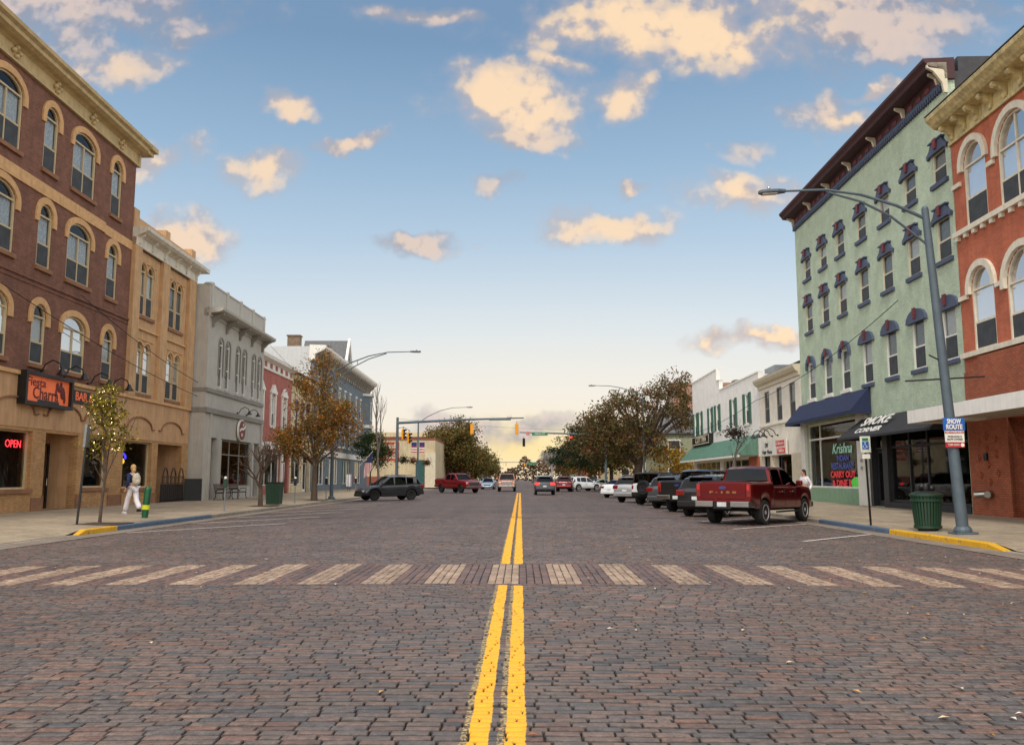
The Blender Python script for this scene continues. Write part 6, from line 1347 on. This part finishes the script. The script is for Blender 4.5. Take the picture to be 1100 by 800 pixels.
# overhead cables
m_cable = pm('cable', (40, 40, 42), .8)
def cable(p, q, sag, label, r=.018):
    p, q = Vector(p), Vector(q); k = MB(); pts = [p.lerp(q, i / 16) - Vector((0, 0, sag * 4 * (i / 16) * (1 - i / 16))) for i in range(17)]; k.tube(pts, r, 5); tag(k.build('overhead_cable', m_cable), label, 'cable', 'overhead cables')
cable((16.1, 36.0, 9.0), (16.6, 60.4, 6.9), .5, 'thin cable drooping across the front of the green building'); cable((16.6, 60.4, 6.9), (17.0, 86, 5.8), .3, 'thin cable along the front of the white building')
cable((-18.9, 36, 9.3), (-19.0, 52, 6.9), .3, 'upper thin cable across the tan building front'); cable((-18.9, 30, 8.6), (-19.0, 51, 6.2), .3, 'lower thin cable across the tan building front'); cable((-18.4, 62, 11.2), (-19.6, 84, 9.7), .2, 'thin cable over the small red building', .012)
cable((-12.3, 86, 7.4), (10.9, 110, 7.5), .3, 'thin span wire crossing the intersection', .012)

# ------------------------------------------------------------------ trees
m_bark = pm('bark', (86, 72, 62), .95, var=.25, scale=8, bump=.02, bscale=24); m_barkg = pm('bark_grey', (112, 104, 98), .95, var=.2, scale=6, bump=.015); m_leaf = attrmat('leaves', .75, transl=.35); m_bulb = pm('bulb', (255, 226, 170), .4, emit=6)
def leafmesh(pts, size, pal, wts, rng, drop=.2):
    n = len(pts); P = np.array(pts); a = rng.normal(size=(n, 3)); a /= np.linalg.norm(a, axis=1)[:, None]; b = rng.normal(size=(n, 3)); b -= (b * a).sum(1)[:, None] * a; b /= np.linalg.norm(b, axis=1)[:, None]; c = np.cross(a, b)
    s = size * rng.uniform(.6, 1.35, n)[:, None]
    V = np.stack([P - b * s, P + c * s * .5 + a * s * .12, P + b * s, P - c * s * .5 + a * s * .12], 1).reshape(-1, 3)
    me = bpy.data.meshes.new('leaves'); me.vertices.add(4 * n); me.vertices.foreach_set('co', V.reshape(-1)); me.loops.add(4 * n); me.loops.foreach_set('vertex_index', np.arange(4 * n, dtype=np.int32)); me.polygons.add(n); me.polygons.foreach_set('loop_start', np.arange(0, 4 * n, 4, dtype=np.int32)); me.update(); me.validate()
    pc = np.array([srgb(*p)[:3] for p in pal]); ci = rng.choice(len(pal), n, p=np.array(wts) / sum(wts)); col = pc[ci] * rng.uniform(.75, 1.25, n)[:, None]; setcol(me, np.repeat(col, 4, 0)); me.materials.append(m_leaf); return me
def tree(name, x, y, z, h0, r0, lobes, nclump, nleaf, size, pal, label, group=None, seed=1, lean=(0, 0), bark=None, spread=.5, cat='tree', wfun=None, nlimb=9, hollow=.5):
    rng = np.random.default_rng(seed); r = random.Random(seed); e = empty(name, (x, y, z), 0, label, cat, group)
    # clumps inside the lobes
    vol = np.array([a * b_ * c for _, (a, b_, c) in lobes]) ** .7; vol = vol / vol.sum(); cl = []
    for i in rng.choice(len(lobes), nclump, p=vol):
        (c, rad) = lobes[i]; d = rng.normal(size=3); d /= np.linalg.norm(d); rr = rng.uniform(hollow, 1.0) ** .6 * rng.uniform(.82, 1.08); cl.append(np.array(c) + d * np.array(rad) * rr)
    cl = np.array(cl); k = MB(); top = Vector((lean[0], lean[1], h0)); k.tube([(0, 0, -.05), (lean[0] * .2, lean[1] * .2, h0 * .25), (lean[0] * .6, lean[1] * .6, h0 * .65), top], [r0 * 1.25, r0, r0 * .85, r0 * .75], 10)
    cens = [np.array(c) for c, _ in lobes]; mains = []
    for c, rad in lobes:
        for q in range(max(1, nlimb // len(lobes))):
            d = rng.normal(size=3) * .45; t = Vector(np.array(c) + d * np.array(rad)); s0 = top.lerp(Vector((lean[0] * .6, lean[1] * .6, h0 * .65)), r.random()); mid = s0.lerp(t, .5) + Vector((r.uniform(-.3, .3), r.uniform(-.3, .3), r.uniform(0, .5))) * (t - s0).length * .25
            pts = [s0 + (mid - s0) * (i / 4) * 1.0 if i < 4 else mid for i in range(0, 5, 2)] + [mid.lerp(t, .5) + Vector((0, 0, .1)), t]
            ra = r0 * r.uniform(.38, .55); k.tube(pts, [ra, ra * .8, ra * .62, ra * .42, ra * .25], 6, cap=False); mains.append((pts, ra))
    for p in cl[:: max(1, len(cl) // 130)]:
        P = Vector(p); best = min(((q - P).length, qi, mi) for mi, (pts, ra) in enumerate(mains) for qi, q in enumerate(pts)); s0 = mains[best[2]][0][best[1]]; ra = mains[best[2]][1] * .28
        md = s0.lerp(P, .5) + Vector((r.uniform(-1, 1), r.uniform(-1, 1), r.uniform(-.3, 1))) * best[0] * .12; k.tube([s0, md, P], [ra, ra * .6, max(.006, ra * .25)], 4, cap=False)
    k.build('trunk', bark or m_bark, e, smooth=60, fix=False)
    if nleaf:
        pts = []; ns = rng.poisson(nleaf, len(cl))
        for p, n in zip(cl, ns): pts.append(p + rng.normal(size=(n, 3)) * spread * rng.uniform(.6, 1.2) * np.array((1, 1, .75)))
        pts = np.concatenate(pts); pts = pts[pts[:, 2] > .6]; o = bpy.data.objects.new('crown', leafmesh(pts, size, pal, [1] * len(pal) if wfun is None else wfun, rng)); COL.objects.link(o); o.parent = e
    return e, cl
def bare(name, x, y, z, h, r0, levels, label, seed, bark=None, ang=.5, fan=4, cat='tree', leaf=0, up=.25, lenf=.68, first=.3, pal=None, size=.08, spread=.15):
    r = random.Random(seed); e = empty(name, (x, y, z), 0, label, cat); k = MB(); tips = []
    def grow(p, d, L, ra, lv):
        q = p; pts = [p]; dd = d
        for i in range(3): dd = (dd + Vector((r.uniform(-1, 1), r.uniform(-1, 1), r.uniform(-.5, 1) * up * 2)) * .12).normalized(); q = q + dd * L / 3; pts.append(q)
        k.tube(pts, [ra, ra * .88, ra * .76, ra * .62], 6 if lv < 2 else 4, cap=False)
        if lv >= levels: tips.append(q); return
        for i in range(fan if lv < 2 else max(2, fan - 1)):
            a = r.uniform(0, 6.28); s = ang * r.uniform(.5, 1.2); x_ = dd.orthogonal().normalized(); y_ = dd.cross(x_); nd = (dd + (x_ * math.cos(a) + y_ * math.sin(a)) * s + Vector((0, 0, up * .5))).normalized(); grow(pts[r.choice((2, 3, 3))] if i else q, nd, L * lenf * r.uniform(.75, 1.15), ra * .58, lv + 1)
        tips.append(q)
    grow(Vector((0, 0, -.05)), Vector((0, 0, 1)), h * first, r0, 0); k.build('trunk', bark or m_bark, e, smooth=60, fix=False)
    if leaf:
        rng = np.random.default_rng(seed); pts = np.concatenate([np.array(t) + rng.normal(size=(leaf, 3)) * spread for t in tips]); o = bpy.data.objects.new('crown', leafmesh(pts, size, pal, [1] * len(pal), rng)); COL.objects.link(o); o.parent = e
    return e, tips
Z = lambda x: swz(1 if x > 0 else -1, x)
YEL = [(150, 140, 44), (176, 156, 50), (110, 112, 40), (128, 100, 36), (86, 92, 36)]; ORG = [(166, 110, 46), (150, 96, 40), (128, 104, 44), (110, 102, 44), (178, 124, 54), (92, 88, 40)]; OAK = [(122, 84, 54), (106, 86, 52), (92, 90, 48), (80, 84, 44), (136, 94, 60), (72, 78, 40)]; OLV = [(104, 100, 50), (88, 92, 44), (114, 98, 50), (130, 98, 52), (76, 80, 40)]
e, cl = tree('young_tree', -13.1, 26.9, Z(-13.1), 1.9, .045, [((.1, 0, 3.0), (.62, .62, .95)), ((0, 0, 3.9), (.5, .5, .55)), ((-.35, 0, 3.6), (.35, .4, .5)), ((.5, 0, 2.5), (.4, .4, .4)), ((-.25, 0, 2.4), (.35, .35, .35))], 130, 11, .062, YEL, 'young street tree with yellow green leaves and tiny lights, left of the walking person', seed=3, lean=(.12, 0), spread=.13, nlimb=10, hollow=.1)
k = MB(); rr_ = random.Random(5)
for p in cl[::2]: k.sphere((p[0] + rr_.uniform(-.1, .1), p[1] - .12, p[2] + rr_.uniform(-.15, .05)), rr_.choice((.006, .009, .013)), 6, 4)
struct(k.build('string_lights', m_bulb, e), 'stuff'); k = MB().tube([(.25, 0, 2.2), (.75, 0, 2.75), (.95, .1, 3.4)], [.02, .014, .006], 5); k.build('side_branch', m_bark, e)
rng = np.random.default_rng(8); pts = np.concatenate([np.array(c) + rng.normal(size=(8, 3)) * .1 for c in ((.75, 0, 2.7), (.95, .1, 3.4), (1.1, 0, 2.75), (.9, 0, 3.0))]); o = bpy.data.objects.new('side_leaves', leafmesh(pts, .062, YEL, [1] * 5, rng)); COL.objects.link(o); o.parent = e
bare('bare_tree', -13.1, 43.5, Z(-13.1), 5.0, .13, 4, 'small nearly bare vase-shaped tree left of the square green bin', 11, ang=.62, fan=4, leaf=1, pal=[(120, 76, 48), (98, 66, 44)], size=.045, up=.3, first=.27, lenf=.74)
tree('autumn_tree', -13.0, 54.4, Z(-13), 2.6, .19, [((-.2, 0, 3.9), (2.6, 2.5, 1.5)), ((.3, 0, 5.6), (2.2, 2.2, 1.5)), ((0, 0, 7.4), (1.4, 1.4, 1.6)), ((1.5, 0, 4.9), (1.5, 1.5, 1.3)), ((-1.7, 0, 3.6), (1.2, 1.2, 1.2)), ((.4, 0, 8.8), (.8, .8, .8))], 330, 32, .085, ORG, 'rust orange leaved street tree in front of the stone and blue-grey buildings', seed=4, spread=.36, nlimb=22, hollow=.2)
bare('bare_tree', -16.2, 99, .15, 15, .16, 5, 'tall thin leafless tree at the far end of the blue-grey building', 21, bark=m_barkg, ang=.28, fan=3, up=.5, first=.34, lenf=.66)
tree('small_green_tree', -17.6, 101, .15, 3.0, .1, [((0, 0, 5.0), (2.3, 2.2, 1.6)), ((1.4, 0, 3.8), (1.2, 1.2, 1.3))], 120, 50, .11, [(56, 78, 40), (70, 88, 44), (46, 62, 34)], 'dark green tree behind the flag at the corner of the blue-grey building', seed=14, spread=.4)
tree('roadside_tree', -12.6, 150, .06, 4, .4, [((0, 0, 7.0), (5.2, 5, 3.6)), ((1.5, 0, 9.2), (3.2, 3.2, 2.6)), ((-2, 0, 5.0), (3.6, 3.6, 2.8)), ((3.0, 0, 5.0), (3, 3, 3))], 330, 60, .2, OLV + [(128, 92, 46)], 'large olive brown tree over the far pickup, left side of the street', seed=31, spread=.7, nlimb=20)
for i, (x, y, s, pal, lb) in enumerate(((-11.6, 198, 1.0, OLV, 'olive tree next beyond the large roadside tree'), (-14, 235, 1.0, ORG, 'orange brown tree far up the left side'), (-12, 285, 1.1, OLV, 'olive tree farthest up the left side'), (13.5, 128, 1.15, OLV, 'dark olive tree just left of the oak'), (13, 160, 1.1, ORG, 'brown tree beyond the oak on the right side'), (15, 205, 1.2, OAK, 'rust brown tree far up the right side'), (17, 330, 1.3, OAK, 'rust tree farthest up the right side'))):
    tree('distant_tree', x, y, .05, 3.5 * s, .3, [((0, 0, 6 * s), (4.8 * s, 4.8 * s, 3.2 * s)), ((1.5 * s, 0, 4.5 * s), (3.4, 3.4, 2.6)), ((-1.8 * s, 0, 4.2 * s), (3.2, 3.2, 2.6))], 170, 45, .28, pal, lb, 'trees far up the street', seed=40 + i, spread=.85)
tree('oak_tree', 12.2, 91.5, .05, 4.2, .5, [((3.2, 0, 9.6), (3.4, 3.2, 2.4)), ((4.2, 0, 11.4), (2.2, 2.2, 1.5)), ((-1.5, 0, 7.8), (4.0, 4, 2.4)), ((-4.2, 0, 6.4), (3.2, 3.5, 2.2)), ((0.5, 0, 5.2), (4.2, 4, 2.0)), ((-2.8, 0, 4.6), (3.6, 4, 1.8)), ((5.2, 0, 7.6), (1.8, 2, 1.8)), ((-1.0, 0, 9.6), (2.6, 2.6, 1.3))], 430, 42, .14, OAK, 'big spreading oak with rust and olive leaves behind the right hand parked cars', seed=51, lean=(.6, 0), spread=.42, nlimb=36, hollow=.35)
tree('conifer_tree', 8.3, 122, .05, 5, .2, [((0, 0, 6.6), (3.4, 3, .7)), ((-.5, 0, 5.2), (4.4, 3, .7)), ((0.3, 0, 3.8), (4.6, 3, .8)), ((0, 0, 8.0), (1.8, 1.6, .6))], 150, 50, .14, [(36, 56, 34), (48, 66, 38), (30, 46, 30)], 'dark green tree with drooping boughs left of the oak, under the red signal', seed=61, spread=.4)
tree('yellow_bush', 16.2, 91, .05, 1.4, .08, [((-.6, 0, 3.2), (2.2, 1.6, 2.0)), ((1.0, 0, 2.2), (1.4, 1.4, 1.6))], 120, 36, .11, [(176, 138, 34), (150, 112, 30), (196, 158, 48), (120, 96, 34)], 'yellow leaved small tree in front of the olive green house', seed=62, spread=.36)
bare('pale_bare_tree', 11.0, 300, 0, 15, .4, 5, 'pale grey leafless tree above the dark suv, far up the right side', 71, bark=pm('bark_pale', (150, 144, 142), .9), ang=.7, fan=5, up=.2, first=.26, lenf=.72)
bare('bare_tree', 11.9, 48, Z(11.9), 5.2, .07, 4, 'thin bare young tree in front of the cream shop, behind the dark red pickup', 81, bark=m_barkg, ang=.55, fan=3, leaf=1, pal=[(120, 76, 48)], size=.05, up=.35, first=.42, lenf=.6)
e = empty('hanging_plant', (11.9, 47.7, 3.95), 0, 'dark tangled ball of dried plants hanging in the thin bare tree on the right', 'plant'); rng = np.random.default_rng(5); o = bpy.data.objects.new('foliage', leafmesh(rng.normal(size=(520, 3)) * np.array((.32, .3, .18)), .07, [(52, 44, 38), (40, 36, 32), (80, 64, 48)], [1, 1, 1], rng)); COL.objects.link(o); o.parent = e; MB().lathe([(.1, -.12), (.2, 0), (.22, .06)], 12).build('basket', m_black, e)
for i, (x, y, z, g) in enumerate(((-11.7, 86.0, 3.3, 0), (-12.95, 103.8, 3.5, 1), (-11.3, 103.8, 3.3, 1))):
    e = empty('hanging_basket', (x, y, z), 0, ('round green hanging basket by the tall signal pole', 'left hanging basket on the lamp pole with the two banners', 'right hanging basket on the lamp pole with the two banners')[i], 'hanging basket', 'hanging baskets'); rng = np.random.default_rng(90 + i); o = bpy.data.objects.new('foliage', leafmesh(rng.normal(size=(420, 3)) * np.array((.26, .26, .2)), .08, [(56, 76, 36), (44, 58, 30), (92, 70, 42)] + ([(170, 50, 44)] if g else []), [1] * (3 + g), rng)); COL.objects.link(o); o.parent = e; MB().lathe([(.08, -.3), (.25, -.1), (.28, 0)], 12).build('basket', m_black, e); MB().tube([(0, 0, 0), (0, 0, .6)], .012, 5).build('chain', m_black, e)
# far tree line closing the street
rng = np.random.default_rng(99); n = 26000; u = rng.uniform(-1, 1, n); xx = u * 230; hh = 8.5 + 2.5 * np.sin(u * 37) + 1.8 * np.sin(u * 91 + 1) + 1.2 * np.sin(u * 190);  pts = np.stack([xx, 430 + rng.uniform(-10, 10, n), rng.uniform(0, 1, n) ** .8 * hh], 1)
me = leafmesh(pts, .8, [(104, 74, 58), (86, 76, 50), (116, 84, 62), (74, 64, 48), (90, 60, 50)], [1] * 5, rng); o = bpy.data.objects.new('far_woods', me); COL.objects.link(o); struct(o, 'stuff')
# fallen leaves
rng = np.random.default_rng(12); n = 420; x = rng.uniform(-11, 10.3, n); x[:220] = rng.uniform(2, 10, 220); y = rng.uniform(5, 34, n); z = np.where(x > 0, -.001 * x * x, -.0006 * x * x) + .012
P = np.stack([x, y, z], 1); a = rng.uniform(0, 6.28, n); s = rng.uniform(.02, .042, n); V = []
for i in range(n):
    c, s_ = math.cos(a[i]) * s[i], math.sin(a[i]) * s[i]; V += [(P[i, 0] - c, P[i, 1] - s_, P[i, 2]), (P[i, 0] + s_ * .5, P[i, 1] - c * .5, P[i, 2] + .012), (P[i, 0] + c, P[i, 1] + s_, P[i, 2] + .004), (P[i, 0] - s_ * .5, P[i, 1] + c * .5, P[i, 2] + .01)]
me = bpy.data.meshes.new('fallen_leaves'); me.from_pydata(V, [], [tuple(range(4 * i, 4 * i + 4)) for i in range(n)]); pal = np.array([srgb(*c)[:3] for c in ((190, 150, 100), (210, 186, 150), (150, 96, 60), (170, 130, 60), (220, 210, 196))]); setcol(me, np.repeat(pal[rng.integers(0, 5, n)], 4, 0)); me.materials.append(attrmat('litter')); o = bpy.data.objects.new('fallen_leaves', me); COL.objects.link(o); struct(o, 'stuff')

# ------------------------------------------------------------------ people
m_skin = pm('skin', (196, 146, 120), .55, var=.05); m_navyc = pm('navy_cloth', (28, 38, 74), .85, var=.15, scale=8); m_whitec = pm('white_cloth', (222, 220, 226), .85, var=.08, scale=5); m_hair = pm('blond_hair', (196, 160, 104), .8, var=.2, scale=30); m_dhair = pm('dark_hair', (30, 26, 26), .7)
def skin(name, verts, edges, rad, mat, parent, sub=1, root=0):
    me = bpy.data.meshes.new(name); me.from_pydata(verts, edges, []); o = bpy.data.objects.new(name, me); COL.objects.link(o); sk = o.modifiers.new('skin', 'SKIN'); sk.use_smooth_shade = True
    if not me.skin_vertices: 
        bpy.context.view_layer.objects.active = o
    for i, r in enumerate(rad): d = me.skin_vertices[0].data[i]; d.radius = (r, r) if not isinstance(r, tuple) else r; d.use_root = (i == root)
    ss = o.modifiers.new('sub', 'SUBSURF'); ss.levels = sub; ss.render_levels = sub
    bpy.context.view_layer.update(); dg = bpy.context.evaluated_depsgraph_get(); m2 = bpy.data.meshes.new_from_object(o.evaluated_get(dg)); bpy.data.objects.remove(o); o = bpy.data.objects.new(name, m2); m2.materials.clear(); m2.materials.append(mat); COL.objects.link(o); o.parent = parent
    m2.polygons.foreach_set('use_smooth', [True] * len(m2.polygons)); return o
def skin_try(*a, **k):
    try: return skin(*a, **k)
    except Exception as ex: print('SKIN FAIL', ex)
def fingers(parent, wrist, d, palmn, mat, s=1):
    """hand: palm and five curled fingers"""
    w_ = Vector(wrist); d = Vector(d).normalized(); side = Vector(palmn).cross(d).normalized(); n = Vector(palmn).normalized(); V = [w_, w_ + d * .05, w_ + d * .085]; E = [(0, 1), (1, 2)]; Rr = [.022, (.03), (.028)]
    for i, (o_, L) in enumerate(((-.028, .07), (-.01, .08), (.01, .075), (.028, .06))):
        b = w_ + d * .08 + side * o_; p1 = b + d * L * .5; p2 = p1 + d * L * .3 + n * L * .3; p3 = p2 + n * L * .25 + d * .005; k = len(V); V += [b, p1, p2, p3]; E += [(2, k), (k, k + 1), (k + 1, k + 2), (k + 2, k + 3)]; Rr += [.01, .009, .0085, .008]
    b = w_ + d * .03 - side * .03; k = len(V); V += [b - side * .015, b - side * .03 + d * .03 + n * .01, b - side * .028 + d * .055 + n * .02]; E += [(1, k), (k, k + 1), (k + 1, k + 2)]; Rr += [.012, .01, .009]
    return V, E, Rr
def person(x, y, rz, label, pants, top, hairm, stride=.32, pack=True, bag=True, longhair=True, scale=1.0, armpose='walk'):
    e = empty('person', (x, y, swz(1 if x > 0 else -1, x)), rz, label, 'person'); e.scale = (scale,) * 3
    # local: faces +x, left = +y
    s = stride; hipL, hipR = Vector((0, .09, .93)), Vector((0, -.09, .93)); kL = Vector((s * .55, .10, .50)); aL = Vector((s * .95, .1, .10)); kR = Vector((-s * .25, -.10, .50)); aR = Vector((-s * 1.1, -.1, .20))
    pel = Vector((0, 0, .97)); ch = Vector((.03, 0, 1.32)); nk = Vector((.05, 0, 1.48)); hd = Vector((.08, 0, 1.62)); shL, shR = Vector((.03, .19, 1.42)), Vector((.03, -.19, 1.42))
    eL = Vector((-.12, .25, 1.15)); wL = Vector((.0, .27, .92)); eR = Vector((.08, -.26, 1.16)); wR = Vector((.22, -.27, .95))
    V = [pel, hipL, kL, aL, hipR, kR, aR, ch, nk, hd + Vector((0, 0, -.02)), shL, eL, wL, shR, eR, wR, aL + Vector((.14, 0, -.06)), aR + Vector((.12, 0, -.12))]
    E = [(0, 1), (1, 2), (2, 3), (0, 4), (4, 5), (5, 6), (0, 7), (7, 8), (8, 9), (7, 10), (10, 11), (11, 12), (7, 13), (13, 14), (14, 15), (3, 16), (6, 17)]
    Rr = [.13, .085, .055, .04, .085, .055, .04, (.13, .12), .05, .07, .055, .042, .03, .055, .042, .03, .03, .03]
    for w_, d in ((wL, (wL - eL)), (wR, (wR - eR))):
        v, ed, r_ = fingers(e, w_ + d.normalized() * .02, d, Vector((.9, 0, -.2)), m_skin); o = len(V); V += v; E += [(a + o, b + o) for a, b in ed] + [(12 if w_ is wL else 15, o)]; Rr += r_
    skin_try('body', [tuple(v) for v in V], E, Rr, m_skin, e)
    k = MB().sphere(tuple(hd + Vector((.0, 0, .03))), (.098, .077, .12), 16, 12); k.sphere(tuple(hd + Vector((.1, 0, .01))), (.02, .014, .022), 8, 6); k.sphere(tuple(hd + Vector((.0, .078, .01))), (.018, .012, .03), 8, 6); k.sphere(tuple(hd + Vector((.0, -.078, .01))), (.018, .012, .03), 8, 6); k.build('head', m_skin, e, smooth=60)
    k = MB(); 
    for q in (-1, 1): k.sphere(tuple(hd + Vector((.088, q * .03, .04))), .012, 8, 6)
    k.build('eyes', m_dhair, e); MB().sphere(tuple(hd + Vector((.093, 0, -.04))), (.01, .024, .006), 8, 6).build('mouth', pm('lip', (160, 84, 80), .5), e)
    k = MB().sphere(tuple(hd + Vector((-.02, 0, .055))), (.108, .092, .118), 16, 10)
    if longhair: k.sphere(tuple(hd + Vector((-.085, 0, -.03))), (.05, .07, .09), 12, 8)
    k.build('hair', hairm, e, smooth=60)
    # clothes
    skin_try('trousers', [tuple(v) for v in (pel + Vector((0, 0, .03)), hipL, kL, aL + Vector((0, 0, .0)), hipR, kR, aR + Vector((0, 0, .0)))], [(0, 1), (1, 2), (2, 3), (0, 4), (4, 5), (5, 6)], [(.155, .145), .115, .095, .105, .115, .095, .105], pants, e)
    skin_try('jacket', [tuple(v) for v in (pel + Vector((0, 0, .06)), ch, nk + Vector((0, 0, -.04)), shL, eL, wL + (eL - wL) * .12, shR, eR, wR + (eR - wR) * .12)], [(0, 1), (1, 2), (1, 3), (3, 4), (4, 5), (1, 6), (6, 7), (7, 8)], [(.165, .15), (.165, .16), .07, .078, .062, .05, .078, .062, .05], top, e)
    for a, q in ((aL, 0), (aR, 1)):
        k = MB().sphere((a.x + .05, a.y, a.z - .045), (.15, .052, .055), 12, 8); k.box(a.x - .08, a.x + .18, a.y - .045, a.y + .045, a.z - .1, a.z - .075)
        o = k.build('shoe', m_trim if q else m_whitec, e, smooth=50)
    if pack:
        k = MB().sphere((-.2, 0, 1.25), (.11, .15, .22), 14, 10); k.sphere((-.29, 0, 1.15), (.05, .1, .09), 10, 8); k.build('backpack', pm('pale_canvas', (190, 182, 160), .85, var=.15, scale=10), e, smooth=60)
        k = MB(); 
        for q in (-1, 1): k.tube([(-.14, q * .1, 1.4), (.0, q * .13, 1.47), (.14, q * .12, 1.36), (.12, q * .13, 1.15), (-.1, q * .14, 1.08)], .018, 6)
        k.build('backpack_strap', m_whitec, e)
    if bag:
        b_ = empty('carrier_bag', tuple(e.matrix_basis @ Vector((.27, -.28, .62))), rz, 'white carrier bag hanging from the walking person\'s hand', 'bag'); MB().prism([(-.13, -.2), (.13, -.2), (.11, .1), (-.11, .1)], 'y', -.05, .05).build('bag_body', m_whitec, b_, bevel=.02); MB().tube([(-.06, 0, .1), (0, 0, .22), (.06, 0, .1)], .008, 5).build('handle', m_whitec, b_); MB().sphere((0, -.055, -.05), (.05, .01, .05)).build('print', m_dhair, b_)
    return e
person(-14.85, 33.0, R(142), 'person walking away in navy top and white trousers with a pale backpack', m_whitec, m_navyc, m_hair, scale=1.06)
person(12.0, 36.5, R(200), 'dark haired person in a white top standing behind the dark red pickup\'s bonnet', pm('dark_jeans', (40, 44, 60), .9), m_whitec, m_dhair, stride=.05, pack=False, bag=False)
